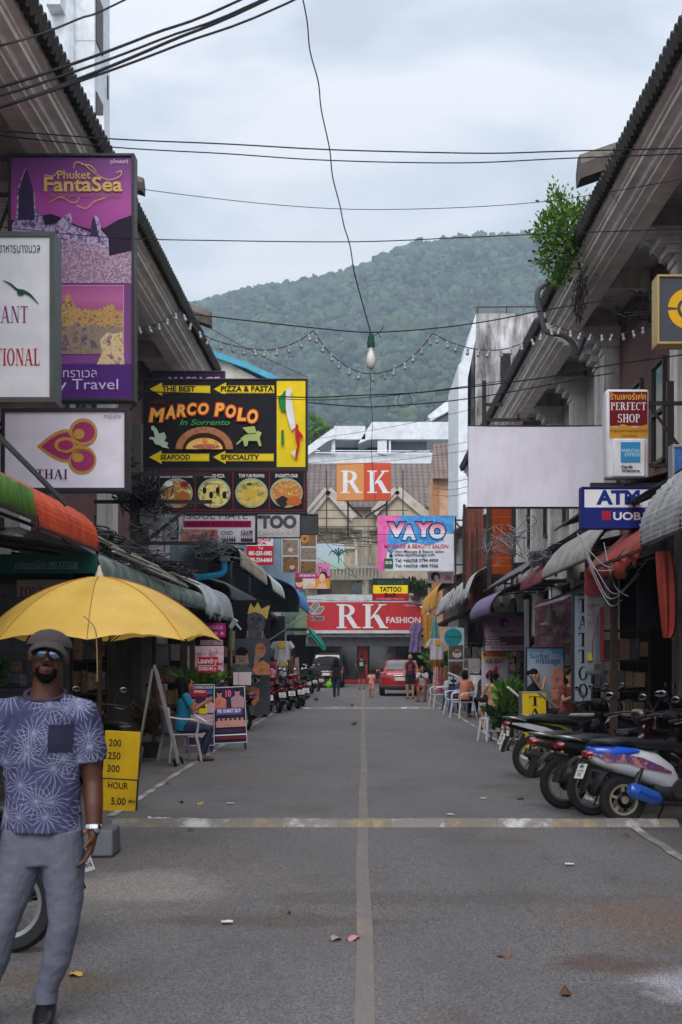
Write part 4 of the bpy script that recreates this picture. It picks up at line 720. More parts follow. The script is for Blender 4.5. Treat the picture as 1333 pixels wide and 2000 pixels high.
# salon banner right of centre
s = Sheet('shop_sign', 'bright pink and blue watercolour salon banner hanging right of the centre', 'sign', 738, 1007, 887, 1115, 48.0)
s.panel(U('banner_white', '#cfd2da'), .1)
s.poly('wash_pink', [(738, 1115), (738, 1007), (790, 1007), (765, 1040), (758, 1070), (752, 1115)], speck('wash_pink', ['#8a1f6a', '#c93a8a', '#d96aa8', '#5a1f6a'], 1.6, 5)); s.poly('wash_blue', [(765, 1025), (785, 1007), (887, 1007), (887, 1042), (860, 1038), (868, 1056), (842, 1064), (800, 1060), (775, 1072), (757, 1078), (756, 1050)], speck('wash_blue', ['#c9d5e5', '#5fb0dd', '#1f7ac0', '#5aa0d8', '#14509a'], 2.2, 5))
VG = vgrad('salon_letter', .85, 1.62, [(0, '#2a8ac9'), (.45, '#cfe0ee'), (.55, '#e8cfe0'), (1, '#c01f5a')])
for ch, x0, x1, y0, y1 in (('V', 756, 794, 1019, 1050), ('A', 785, 814, 1024, 1056), ('Y', 810, 846, 1019, 1050), ('O', 838, 871, 1021, 1054)): s.text(ch, x0 - 1.5, y0 - 1.5, x1 + 1.5, y1 + 1.5, U('letter_navy_edge', '#17204a'), .13); s.text(ch, x0 + 1, y0 + 1, x1 - 1, y1 - 1, VG, .07)
s.text('MASSAGE & BEAUTY SALON', 751, 1063, 876, 1071, U('ink_scarlet', '#c02030'), .02); s.text('Vayo Massage & Beauty Salon', 770, 1074, 867, 1082, INK, .008); s.text('www.vayomassage.com', 770, 1082, 850, 1089, INK, .008); s.text('Tel: +66(0)8 5794 4959', 772, 1091, 856, 1100, INK, .02); s.text('Tel: +66(0)8 1808 7526', 772, 1102, 856, 1110, INK, .02)
s.disc('round_icon', 764, 1077, 3.6, 3.6, NAVY); s.disc('round_icon', 764, 1085.5, 3.6, 3.6, NAVY); s.text('f', 763, 1074.5, 765.4, 1079.5, WHITE, .03); s.rect('green_badge', 751, 1091, 768, 1110, U('badge_green', '#1f5a35')); s.disc('badge_eye', 756, 1099, 3, 3, WHITE); s.disc('badge_eye', 763, 1099, 3, 3, WHITE); s.disc('badge_pupil', 756, 1099, 1.4, 1.4, DKG); s.disc('badge_pupil', 763, 1099, 1.4, 1.4, DKG)
s = Sheet('shop_sign', 'small photo sign of a dark haired woman under the salon banner', 'sign', 836, 1117, 887, 1139, 48.5); s.panel(U('print_dusky', '#b5a0a8'), .08); s.disc('print_hair', 851, 1126, 9, 9, U('print_hair_dark', '#2a1a16')); s.disc('print_face', 853, 1129, 4.5, 6, SK); s.disc('print_flower', 876, 1128, 6, 5, U('print_pink_bloom', '#b85a78'), wob=.25)
b = MB(); [b.bar(P(x, 1008, 47.5), P(x, 1160, 47.5), .05) for x in (890, 905, 920)]; [b.bar(P(888, y, 47.5), P(1000, y, 47.5), .05) for y in (1016, 1103, 1140)]; b.bar(P(890, 1020, 47.4), P(950, 1085, 47.4), .05); b.bar(P(905, 1140, 47.4), P(945, 1080, 47.4), .04)
t = T('steel_scaffold', 'dark steel bracket frame beside the salon banner', 'frame', (3.1, 47.5, 0)); b.v = [(x - 3.1, y - 47.5, z) for x, y, z in b.v]; b.build('bars', STEEL, t, 0)
s = Sheet('shop_sign', 'black yellow and red striped tattoo bar sign below the salon banner', 'sign', 729, 1131, 797, 1172, 60.0); s.panel(U('stripe_green_black', '#14251f'), .15); s.rect('stripe_yellow', 729, 1143, 797, 1159, YEL); s.rect('stripe_red', 729, 1159, 797, 1172, U('stripe_red', '#a01525')); s.frame(FRK, .03, .19); s.text('REGGAE', 738, 1133, 790, 1141, U('ink_dim', '#2f4a3f'), .03); s.text('TATTOO', 742, 1146, 785, 1156, INK, .04); s.text('BAR', 752, 1158, 776, 1167, U('ink_dark_red', '#3a0a10'), .05); s.text('BRAND.LINDA / WEB.GRILL', 736, 1168, 790, 1171, U('ink_rose', '#d08a90'), .02)
# blank white banner, right
s = Sheet('blank_board', 'large blank white vinyl board jutting out on the right', 'board', 914, 833, 1177, 990, 24.0)
def vb(u, v):
    c = min(u, 1 - u, .5) ; d = min(v, 1 - v); w_ = .006 * math.sin(u * 9) * math.sin(v * 5) + .012 * math.exp(-(c / .05) ** 2 - (d / .05) ** 2) * math.sin((u + v) * 90)
    return (s.w * u + .012 * math.sin(v * 3.1), -.02 - w_, s.h * v - .012 * math.sin(u * math.pi) * (v > .5))
b = MB().grid(vb, 60, 40); b.build('vinyl', U('vinyl_white', '#d6d2dd', var=.05, vs=1.2, dirt=.12), s.root, 80); b = MB(); [b.bar((x, .05, -.02), (x, .05, s.h), .05) for x in (.03, s.w / 2, s.w - .03)]; b.bar((0, .05, 0), (s.w, .05, 0), .05); b.bar((0, .05, s.h), (s.w, .05, s.h), .05); b.bar((.3, .3, s.h), (.3, .3, s.h + .82), .07); b.bar((.3, .3, s.h + .16), (1.15, .3, s.h + .16), .05); b.bar((.3, .3, s.h + .42), (.62, .3, s.h + .42), .05); [b.bar((x, .3, s.h + .15), (x, .3, s.h + .27), .05) for x in (.88, 1.1)]; b.build('steel_frame', STEEL, s.root, 0)
# vertical leather shop light box
s = Sheet('shop_sign', 'upright white framed light box with a maroon top beside the blank board', 'sign', 1185, 760, 1268, 934, 19.0); s.panel(U('plastic_white', '#cfcfd2', dirt=.15), .26, bevel=.03)
s.rect('maroon_top', 1191, 765, 1265, 832, U('sign_maroon', '#6f1018')); s.poly('gold_band', [(1191, 856), (1265, 856), (1265, 829), (1240, 835), (1215, 828), (1205, 835), (1191, 831)], U('sign_ochre', '#c08a2c')); s.text('ร้านเพอร์เฟค', 1192, 766, 1262, 781, U('ink_amber', '#d8a23a'), .015)
s.text('PERFECT', 1193, 786, 1262, 801, WHITE, serif=True); s.text('SHOP', 1207, 809, 1250, 825, WHITE, serif=True); s.text('The Best Leather Goods Shop In Patong', 1192, 838, 1264, 846, U('ink_brown', '#6a3a10')); s.text('Is Named Perfect', 1213, 848, 1245, 854, U('ink_brown', '#6a3a10'))
x0, z1 = s.L(1197, 858); x1, z0 = s.L(1259, 932); MB().box(((x0 + x1) / 2, -.03, (z0 + z1) / 2), (x1 - x0, .06, z1 - z0)).build('card_box', WHITE, s.root, bevel=.015); s.lay = 48
s.rect('blue_square', 1211, 865, 1249, 904, U('card_blue', '#2f86b5')); s.text('AMERICAN', 1212, 878, 1247, 885, U('ink_ice', '#a8cfe0'), .02); s.text('EXPRESS', 1219, 886, 1249, 893, U('ink_ice', '#a8cfe0'), .02); s.text('Cards', 1212, 910, 1234, 916, INK, .035); s.text('Welcome', 1212, 918, 1248, 923, INK, .035)
bracket(s, side=1, reach=.6); b = MB(); b.bar((s.w + .3, .1, -1.2), (s.w + .3, .1, 1.3), .09); b.bar((-.2, .1, -.08), (s.w + .35, .1, -.08), .06); b.bar((s.w - .05, .1, -.08), (s.w + .32, .1, -.34), .05); b.build('mount_post', STEEL, s.root, 0)
s = Sheet('shop_sign', 'white over navy cash machine sign half hidden behind the right awning', 'sign', 1138, 953, 1274, 1030, 18.0); s.panel(U('sign_royal', '#16246e'), .2); s.frame(U('sign_royal', '#16246e'), .014, .24, .02); s.rect('white_half', 1142, 956, 1273, 991, LB); s.text('ATM', 1165, 957, 1250, 986, U('ink_royal', '#152a78'), .05); s.text('UOB', 1198, 1000, 1252, 1016, WHITE, .03); s.polys('red_emblem', [[(x, 1016), (x + 3.4, 1016), (x + 3.4, 998), (x, 998)] for x in (1176, 1180.5, 1185, 1189.5)], RED); bracket(s, side=1, reach=.7, zs=(.8, .95))
s = Sheet('shop_sign', 'charcoal sign in a cream frame with a yellow round emblem at the right edge', 'sign', 1288, 541, 1440, 668, 15.0); s.panel(U('sign_charcoal', '#4c4c54'), .26); s.frame(M('frame_wheat', '#b09558', .5), .022, .3, .02); YK = U('emblem_yellow', '#e0a818')
for a0, a1, r0, r1 in ((100, 175, 22, 40), (185, 260, 22, 40), (20, 85, 22, 40), (280, 350, 22, 40), (110, 250, 4, 16)):
    s.poly('emblem', [(1345 + r1 * math.cos(R(a)), 603 - r1 * math.sin(R(a))) for a in np.linspace(a0, a1, 10)] + [(1345 + r0 * math.cos(R(a)), 603 - r0 * math.sin(R(a))) for a in np.linspace(a1, a0, 10)], YK)
bracket(s, side=1, reach=.6)
s = Sheet('shop_sign', 'slanted blue photo sign cut off at the right edge under the charcoal sign', 'sign', 1318, 874, 1420, 965, 15.2); s.panel(speck('print_deep_blue', ['#12305f', '#2f6ab0', '#1a4480', '#4a86c0'], 3), .15); s.frame(M('frame_silver', '#8a9098', .4, metal=.5), .03, .2)
# ground floor boards, right
s = Sheet('shop_sign', 'tall upright tattoo board with stacked black letters in a black frame', 'sign', 1122, 1163, 1155, 1370, 21.0); s.panel(U('board_ice', '#8d99a4'), .12); s.frame(FRK, .028, .16)
for i, ch in enumerate('TATTOO'): y = 1170 + i * 33; s.text(ch, 1130, y, 1148, y + 26, INK, .04, serif=True)
def banner(name, label, x0, y0, x1, y1, Y, mat, wave=.02, group=None):
    s = Sheet(name, label, 'banner', x0, y0, x1, y1, Y, group); b = MB().grid(lambda u, v: (s.w * u, .03 + wave * math.sin(u * 7 + v * 5), s.h * v), 16, 24); b.build('cloth', mat, s.root, 80, solid=.004); s.lay = int(wave / .002) + 1; return s
s = banner('vinyl_banner', 'long hanging white and red vinyl banner with a route chart', 1143, 1080, 1181, 1318, 19.2, U('vinyl_grey', '#77767a'), .006)
RD = U('print_faded_red', '#7a2a30'); s.rect('red_top', 1143, 1090, 1180, 1162, RD); s.rect('red_side', 1172, 1185, 1180, 1292, RD); s.rect('yellow_block', 1147, 1275, 1158, 1290, U('print_faded_yellow', '#a89a4a')); s.rect('blue_block', 1163, 1200, 1168, 1292, U('print_slate', '#4f6a70')); s.stroke('chart_line', [(1157, 1285), (1158, 1250), (1164, 1230), (1170, 1190)], 1.4, RD)
for i in range(4): s.text(('ทัวร์เกาะ', 'พีพี', 'รถตู้', 'สนามบิน')[i], 1147, 1166 + i * 15, 1160, 1175 + i * 15, RD)
s.text('ราคาพิเศษ', 1145, 1178, 1170, 1184, INK); s.text('BE99015', 1161, 1297, 1179, 1309, INK, .02); s.text('091 53', 1146, 1298, 1158, 1304, U('ink_grey', '#8a8a88'))
s = Sheet('shop_sign', 'pale blue massage board with a drawn reclining woman behind the seated people', 'sign', 1030, 1266, 1101, 1384, 26.0); s.panel(vgrad('massage_print', 0, 1.1, [(0, '#8fa0ab'), (.7, '#98abb8'), (1, '#6d94b5')]), .1); s.frame(FRK, .02, .14); s.text('Sudjai', 1036, 1276, 1072, 1289, NAVY, .005); s.text('massage', 1047, 1288, 1095, 1300, NAVY, .005)
s.poly('splash', [(1075, 1266), (1101, 1266), (1101, 1284), (1090, 1276), (1080, 1278)], speck('print_splash', ['#1f6a9a', '#4a90b8', '#2a5f8a'], 8)); s.rect('print_massage', 1076, 1304, 1101, 1384, speck('print_skin', ['#3a1c1a', '#a85a48', '#d99a80', '#8a2a2a', '#c9806a'], 3, 4)); s.text('นวดไทย สุดใจ', 1034, 1269, 1062, 1274, NAVY)
s = Sheet('shop_sign', 'dusky violet massage board with a yin yang swirl hanging under the awning', 'sign', 947, 1197, 1023, 1271, 33.0); s.panel(vgrad('violet_print', 0, .9, [(0, '#a8949c'), (.38, '#9a8494'), (.7, '#7d4a78'), (1, '#5a1f50')]), .1); s.frame(FRK, .02, .14); s.disc('swirl', 985, 1216, 9, 9, U('swirl_plum', '#3a1430')); s.disc('swirl_light', 988, 1219, 4, 4, U('swirl_mauve', '#8a6a88'))
s.text('PATONG SYNERGY', 958, 1231, 1012, 1236, INK); s.text('MASSAGE & BEAUTY', 965, 1238, 1004, 1241, U('ink_plum', '#8a3f78')); s.rect('brown_band', 947, 1243, 1023, 1260, U('band_brown', '#5a3038')); s.disc('print_hands', 1006, 1251, 12, 6, speck('print_skin', ['#3a1c1a'], 3)); [s.text(t_, 949, y, 949 + w_, y + 3.6, U('ink_pale_pink', '#d9c3dd'), .02) for t_, y, w_ in (('OIL MASSAGE', 1244, 26), ('THAI MASSAGE', 1249.5, 28), ('FOOT MASSAGE & SCRUB', 1255, 40))]; s.text('081 892 4307 PATONG', 960, 1263, 1008, 1267, INK)
s = banner('vinyl_banner', 'leaning white rental banner with a red scooter picture and red letters', 941, 1264, 994, 1352, 33.6, vgrad('rental_print', 0, 1.05, [(0, '#aaa2b0'), (.68, '#b0a8b5'), (.75, '#b8a45a'), (.9, '#a8903a'), (.95, '#3a7ab0'), (1, '#2a6aa5')]), .004)
DRD = U('ink_deep_red', '#9a1420'); s.text('MOTORBIKE', 944, 1273, 988, 1282, DRD, .04); s.text('FOR RENT', 948, 1287, 984, 1296, DRD, .04)
s.polys('scooter_picture', [[(948, 1318), (956, 1308), (964, 1310), (968, 1302), (971, 1301), (974, 1316), (968, 1320), (956, 1322)]], DRD); [s.disc('wheel_picture', x, 1321, 4, 4, INK) for x in (953, 972)]; s.disc('engine_picture', 978, 1330, 9, 8, speck('print_engine', ['#2a2a30', '#8a8a95', '#4a2a50'], 8))
s = Sheet('round_sign', 'round teal disc sign hanging over the coffee posters', 'sign', 868, 1227, 903, 1262, 42.0); s.disc('disc', 885.5, 1244.5, 17.5, 17.5, U('disc_teal', '#0f6f74')); MB().lathe([(0, .05), (.255, .05), (.262, .03), (.262, .0)], 32, (s.w / 2, 0, s.h / 2), 'Y').build('rim', STEEL, s.root); s.text('inspire', 873, 1241, 898, 1247, U('ink_deep_teal', '#0a3f45'), .02)
s = Sheet('poster', 'white coffee poster panel with cup and leaf photographs', 'poster', 876, 1226, 907, 1336, 43.0); s.panel(U('panel_cool', '#a2abb5'), .08); s.rect('photo', 876.5, 1260, 905, 1288, speck('print_coffee', ['#1c140f', '#3a2a1c', '#5a4a30', '#2a2018'], 4)); s.disc('cup', 893, 1277, 9, 8, U('print_cup_white', '#b5aaa5')); s.disc('coffee', 893, 1273, 7, 3, U('print_crema', '#6a4a30')); s.rect('photo', 876.5, 1292, 905, 1321, speck('print_leaves', ['#1a2416', '#3a5a2a', '#5a2a26', '#8a7a5a'], 4)); s.disc('bowl', 891, 1307, 11, 9, U('print_bowl', '#4a2a20')); s.text('ii', 880, 1327, 892, 1332, INK, .03)
# yellow A-board box, right
s = Sheet('box_sign', 'yellow box sign with black western tattoo letters behind the motorbikes', 'sign', 1021, 1353, 1067, 1474, 24.0); s.panel(U('box_yellow', '#c9ac14', dirt=.2), .5); s.frame(M('frame_tin', '#8a8680', .4, metal=.5), .012, .5, .006)
for i, ch in enumerate('TATTOO'[:4]): y = 1360 + i * 24; s.text(ch, 1034, y, 1057, y + 19, INK, serif=True)
# ground floor boards, left
s = Sheet('price_board', 'yellow price board with hourly rates leaning beside the standing man', 'sign', 196, 1426, 266, 1584, 15.2, rz=-.12); s.root.rotation_euler = (R(-4), R(2.6), -.1); s.panel(U('board_yellow', '#cfa715', dirt=.25, dcol='#6a5210'), .03); s.frame(FRK, .012, .04, .006, box=(196, 1521, 266, 1584))
for t_, y in (('200', 1443), ('250', 1468), ('300', 1493)): s.text(t_, 205, y, 230, y + 14, INK, .012)
s.text('HOUR', 209, 1526, 249, 1539, INK, .012); s.text('5.00', 217, 1556, 246, 1570, INK, .012); s.text('PH', 252, 1559, 264, 1566, INK, .02); bars('leg', STEEL, s.root, [((.05, .03, -.06), (.05, .35, .7), .025), ((.33, .03, -.06), (.33, .35, .7), .025)])
s = Sheet('shop_sign', 'small red laundry price sign with white letters', 'sign', 386, 1283, 426, 1314, 26.0); s.panel(RED, .04); s.text('Laundry', 387, 1285, 425, 1299, WHITE, .02); s.rect('rule', 388, 1299.6, 424, 1300.6, WHITE); s.text('50B/Kg', 388, 1302, 423, 1312, WHITE, .02)
s = Sheet('poster', 'pink spotted poster panel with food pictures behind the laundry sign', 'poster', 366, 1262, 437, 1332, 27.0); s.panel(speck('print_pink_food', ['#8a5a66', '#c9a0aa', '#d8c0c4', '#a85a6a', '#b58a92'], 5, 7), .05); [s.rect('price_tag', x, y, x + 9, y + 4, RED) for x, y in ((424, 1295), (424, 1309), (424, 1324))]
s = Sheet('shop_sign', 'magenta shop sign at the tip of the yellow parasol', 'sign', 398, 1217, 441, 1245, 28.5); s.panel(U('sign_fuchsia', '#9a1f6a'), .06); [s.disc('icon', 410 + 12 * i, 1237, 3, 3, U('icon_pink', '#c98ab0')) for i in range(3)]; s.text('MASSAGE', 403, 1222, 436, 1229, U('icon_pink', '#c98ab0'), .03)
s = Sheet('shop_sign', 'dim tour signboard with red letters in the shade above the parasol', 'sign', 33, 1132, 250, 1166, 16.5); s.panel(U('board_cream_dark', '#8d8478'), .05); s.text('TOUR INFORMATION', 37, 1146, 236, 1166, U('ink_brown_red', '#6a2a1a'), serif=True)
s = Sheet('shop_sign', 'dark green signboard with pale Thai letters under the orange awning', 'sign', 0, 1082, 190, 1120, 15.7); s.panel(U('board_bottle_green', '#0f4a40'), .06); s.text('บาร์ตเตอร์ผ้าใบ 092-5733608', 30, 1094, 152, 1112, U('ink_sage', '#7f9a92'))
# fight posters on a frame
PC = speck('print_fighters', ['#1c1420', '#5a3f6a', '#b58aa0', '#d9b5b0', '#4a3a7a', '#8a5a7a'], 11, 7)
def fighter(s, x, y, h, skin, trunk=None):
    s.poly('print_fighter', [(x - h * .32, y + h), (x - h * .34, y + h * .45), (x - h * .1, y + h * .3), (x - h * .14, y + h * .1), (x, y), (x + h * .14, y + h * .1), (x + h * .1, y + h * .3), (x + h * .34, y + h * .45), (x + h * .32, y + h)], skin); s.disc('print_hair', x, y + h * .05, h * .13, h * .08, INK)
s = Sheet('poster_stand', 'left boxing poster stand with a yellow number behind the seated woman', 'poster', 363, 1338, 418, 1455, 24.2); s.panel(U('print_indigo', '#3a2a4a'), .03); s.frame(WHITE, .01, .04, .005); s.rect('print_crowd', 364, 1395, 417, 1440, PC); s.rect('print_title', 366, 1347, 405, 1360, RED); s.text('PATONG BOXING STADIUM', 365, 1340, 416, 1345, WHITE, .03); s.text('BANGLA', 380, 1348, 402, 1353, WHITE, .03)
FS = speck('print_fighter_skin', ['#8a5a50', '#c08a78', '#a87060'], 9); fighter(s, 378, 1362, 30, FS); fighter(s, 410, 1362, 30, speck('print_fighter_pale', ['#a87a80', '#d0a8a8', '#b88a90'], 9)); s.rect('number_box', 389, 1374, 405, 1394, YEL); s.text('9', 392, 1376, 402, 1388, INK, .06); s.rect('blue_badge', 404, 1348, 415, 1356, U('badge_blue', '#3a6aa5'))
bars('leg', NAVY, s.root, [((.05, .04, 0), (.02, .02, -.15), .03), ((.42, .04, 0), (.44, .02, -.15), .03), ((.2, .06, .8), (.2, .5, -.12), .025)])
s = Sheet('poster_stand', 'right boxing poster stand with a pink number and a purple date band', 'poster', 412, 1344, 482, 1452, 24.6, rz=-.12); s.root.rotation_euler = (R(-7), R(-2.5), .1); s.panel(U('print_aubergine', '#2c2138'), .03); s.frame(WHITE, .012, .04, .005); fighter(s, 433, 1350, 38, speck('print_fighter_red', ['#a8503f', '#c9705a', '#8a3a2f'], 8)); fighter(s, 468, 1348, 38, speck('print_fighter_pale', ['#a87a80'], 9)); s.text('10', 445, 1349, 456, 1363, U('ink_hot_pink', '#d85a8a'), .05); s.rect('date_band', 425, 1384, 476, 1398, U('print_violet', '#5f4a90')); s.text('FRI 10 MAY 2019', 428, 1386, 473, 1394, WHITE, .04)
for i in range(6): fighter(s, 430 + i * 9, 1402, 20, FS)
s.rect('print_strip', 424, 1426, 480, 1433, U('print_violet_dark', '#33264a')); s.rect('white_strip', 414, 1436, 482, 1438.5, WHITE); s.rect('print_strip', 424, 1440, 480, 1446, U('print_wine', '#6a1f2a')); bars('leg', STEEL, s.root, [((.03, .04, .8), (.02, .5, -.12), .03), ((.58, .04, .8), (.6, .5, -.12), .03), ((.03, .03, 0), (.03, .03, -.1), .03), ((.58, .03, 0), (.58, .03, -.1), .03)])
# a-frame seen edge on
t = T('sandwich_board', 'folding sandwich board seen almost edge on beside the seated woman', 'sandwich board', (-3.12, 21.3, 0)); MB().box((.18, .1, .78), (.04, .36, 1.5), (0, -.24, .12)).build('panel', M('frame_tin', '#8a8680'), t, bevel=.004); MB().box((-.14, .1, .76), (.035, .34, 1.42), (0, .17, .12)).build('panel', M('frame_tin', '#8a8680'), t); MB().box((.206, .08, .8), (.006, .32, 1.3), (0, -.24, .12)).build('print', speck('print_rosy', ['#8a3a4a', '#c98a95', '#d0b8c0', '#a85a70', '#4a7a8a'], 4), t, 0); bars('leg', INK, t, [((.33, -.18, .12), (.36, -.2, 0), .03), ((.36, .34, .12), (.4, .36, 0), .03)])
# painted canvases
DRK = U('canvas_black', '#16161a'); s = Sheet('painting', 'dark painted portrait of a face wearing a golden crown', 'painting', 455, 1172, 529, 1247, 33.0); s.panel(DRK, .06); SKG = speck('paint_grey_skin', ['#1a1a1e', '#3a3a40', '#5a5a60', '#2a2a2e'], 2.6, 3)
s.poly('print_neck', [(480, 1247), (484, 1225), (512, 1225), (520, 1247)], SKG); s.disc('print_face', 501, 1214, 18, 24, SKG); s.poly('print_crown', [(484, 1200), (487, 1186), (490, 1178), (497, 1188), (504, 1176), (511, 1190), (521, 1184), (528, 1182), (522, 1210), (512, 1200), (498, 1195)], GOLD); [s.disc('print_eye', x, 1209, 4, 1.6, INK) for x in (494, 508)]; s.disc('print_lips', 501, 1228, 6, 2.4, U('paint_lip_grey', '#4a4448')); s.disc('print_nose', 501, 1218, 4.5, 3, U('paint_nose_grey', '#46464c')); s.stroke('print_chain', [(484, 1232), (485, 1247)], 1.2, GOLD); s.stroke('print_chain', [(514, 1232), (513, 1247)], 1.2, GOLD)
s = Sheet('painting', 'painted canvas of two men, one covering his mouth with a hand', 'painting', 460, 1248, 528, 1318, 32.6); s.panel(vgrad('canvas_slate', 0, .8, [(0, '#2a2c32'), (1, '#4a4e58')]), .06); OR = speck('paint_orange_skin', ['#6a3218', '#b5683a', '#d98a50', '#8a4a26'], 2.6, 3); LSK = speck('paint_tan_skin', ['#7a5a4a', '#b08a72', '#94705c'], 3, 3)
s.poly('print_body', [(490, 1318), (498, 1296), (515, 1290), (527, 1298), (528, 1318)], OR); s.poly('print_shirt', [(460, 1318), (462, 1302), (478, 1298), (492, 1306), (500, 1318)], U('paint_shirt', '#6a6c70')); s.disc('print_face', 509, 1270, 10.5, 15, OR); s.disc('print_face', 472, 1286, 10, 13, LSK); s.poly('print_cap', [(462, 1280), (463, 1268), (470, 1263), (480, 1265), (485, 1272), (484, 1281)], INK); s.poly('print_hand', [(496, 1296), (499, 1278), (503, 1274), (516, 1276), (517, 1280), (508, 1286), (502, 1300)], LSK); s.polys('print_hand', [[(460, 1300), (461, 1282), (464, 1278), (465, 1298)], [(480, 1300), (480, 1280), (484, 1276), (487, 1296)]], LSK); [s.disc('print_eye', x, y, 2.2, .9, INK) for x, y in ((505, 1266), (513, 1266), (468, 1285), (476, 1285))]; s.stroke('print_moustache', [(467, 1291), (472, 1290), (477, 1291)], 1.4, INK)
s = Sheet('painting', 'large painted close-up of one eye and an orange cheek leaning by the bikes', 'painting', 486, 1314, 528, 1396, 33.4); s.panel(speck('paint_slate', ['#2a2a30', '#4a4a52', '#3a3a40'], 3), .05); s.poly('print_cheek', [(486, 1384), (486, 1344), (496, 1340), (508, 1346), (506, 1366), (498, 1378)], OR); s.disc('print_eye', 500, 1329, 8, 4, U('paint_eye_white', '#a8a4a4')); s.disc('print_iris', 499, 1329, 3.6, 3.8, INK); s.stroke('print_brow', [(488, 1322), (498, 1319), (510, 1324)], [1, 3, 1], INK)
s = Sheet('poster', 'dark brochure rack board with red and blue leaflets at the left edge', 'poster', -40, 1288, 54, 1345, 15.5); s.panel(U('rack_dark', '#2c2a30'), .05)
for i, (x0, y0, x1, y1, c_) in enumerate(((-20, 1290, 44, 1312, '#a05a50'), (0, 1300, 22, 1310, '#b5a8a8'), (12, 1314, 42, 1334, '#2f5a8a'), (-10, 1314, 10, 1340, '#7a8a9a'), (40, 1316, 53, 1340, '#8f8f95'))): s.rect('leaflet', x0, y0, x1, y1, speck('leaflet_%d' % i, [c_, '#3a3236', c_], 8))
s.text('BANGLA', 0, 1305, 20, 1310, INK, .03)
# ------------------------------------------------------------------ awnings, parasol, cables, plants, small things
def awning(label, s, y0, y1, prof, mat, per=.12, amp=.012, cross=0., frame=True, name='awning', sag=0., smooth=5, rag=0.):
    pr = cat_rom([(d, 0, z) for d, z in prof], smooth) if smooth else [Vector((d, 0, z)) for d, z in prof]; n = len(pr); L = y1 - y0
    t = T(name, label, 'awning', (s * prof[0][0], y0, prof[0][1])); c = t.location; rr = random.Random(len(label))
    def fn(u, v):
        q = v * (n - 1); i = min(int(q), n - 2); p = pr[i].lerp(pr[i + 1], q - i); d = (pr[i + 1] - pr[i]).normalized(); nx, nz = -d.z, d.x
        h = amp * math.sin(2 * math.pi * L * u / per) * (1 + cross * math.sin(2 * math.pi * v * (n - 1) * 1.2)) + (rag * mnoise.noise((u * 9, v * 3, L)) if rag else 0)
        return (s * (p.x + nx * h) - c.x, L * u, p.z + nz * h - c.z - sag * math.sin(math.pi * u) * v - (rag * 2.5 * abs(mnoise.noise((u * 23, 3, L))) if v == 1 else 0))
    b = MB().grid(fn, max(8, min(int(L / per * 6), 420)), (n - 1) * (3 if cross else 1)); b.build('sheet', mat, t, 60, solid=.012)
    if frame:
        f = MB(); k = max(2, int(L / 1.6) + 1)
        for i in range(k):
            y = .05 + (L - .1) * i / (k - 1); f.tube([(s * p.x - c.x, y, p.z - c.z - .05) for p in pr[::2]], .018, 5)
        f.bar((s * pr[-1].x - c.x, 0, pr[-1].z - c.z + .02), (s * pr[-1].x - c.x, L, pr[-1].z - c.z + .02), .03); f.build('frame', STEEL, t, 40)
    return t
AW = lambda n, c, **k: M(n, c, .6, .25, 4, dirt=k.pop('dirt', .5), **k)
curve = lambda d1, zt, zb: [(4.8, zt + .35), (4.0, zt + .28), (d1 + .35, zt + .02), (d1 + .06, zt - .18), (d1, zb)]
awning('lime green corrugated awning at the left edge', -1, 9.0, 12.9, [(4.8, 3.55), (2.99, 3.14), (2.95, 2.86)], AW('sheet_lime', '#4f7a32', dirt=.7), .085, .012, smooth=0)
awning('orange tile pressed awning above the yellow parasol', -1, 12.95, 15.95, [(4.8, 3.62), (3.9, 3.5), (3.3, 3.3), (3.0, 3.08), (2.95, 2.80)], AW('sheet_orange', '#bd4522', dirt=.4), .10, .010, .8)
awning('faded grey green awning carrying a heap of white strips', -1, 16.0, 26.6, [(4.8, 3.1), (3.7, 2.95), (3.1, 2.82), (2.95, 2.70), (2.94, 2.50)], AW('canvas_grey_green', '#77857f', dirt=.7), .5, .01, sag=.05)
awning('shaggy white awning end past the faded grey green one', -1, 26.7, 32.4, [(4.6, 3.35), (3.8, 3.25), (3.15, 3.0), (2.95, 2.7), (2.93, 2.45)], AW('sheet_pale', '#aeb4b8', dirt=.3), .14, .02, rag=.06)
awning('cream curved awning high above the portrait paintings', -1, 34.0, 43.0, [(4.4, 4.55), (3.6, 4.4), (3.0, 4.2), (2.9, 3.9), (2.9, 3.75)], AW('canvas_cream', '#a89e8c', dirt=.6), .3, .02)
awning('white and green striped awning over the hanging shirts', -1, 43.2, 50.0, [(4.2, 4.5), (3.4, 4.35), (2.9, 4.1), (2.75, 3.8), (2.73, 3.6)], AW('canvas_white_green', '#b0b8b5', dirt=.4), 2.2, .02)
awning('dark pleated awning with a lace fringe under the cream awning', -1, 33.0, 41.0, [(4.2, 3.6), (3.5, 3.4), (3.1, 3.25), (3.05, 2.95)], AW('canvas_smoke', '#5a6468', dirt=.5), .25, .03)
awning('bright blue awning near the far red shop', -1, 50.2, 58.5, [(4.0, 4.55), (3.2, 4.4), (2.5, 4.1), (2.25, 3.7), (2.22, 3.35)], AW('canvas_blue', '#1f7ab5', dirt=.2), .9, .02)
awning('white tile pressed awning at the right edge', 1, 9.5, 15.2, [(4.8, 4.0), (3.7, 3.75), (3.2, 3.45), (2.97, 3.1), (2.95, 2.8)], AW('sheet_white', '#8d8f91', dirt=.6), .11, .015, .8)
awning('torn red canvas awning sagging beside the white tile pressed one', 1, 15.3, 18.6, [(4.6, 3.6), (3.7, 3.35), (3.1, 2.95), (2.95, 2.75)], AW('canvas_red', '#8a2c1e', dirt=.6), .8, .03, rag=.10, sag=.08)
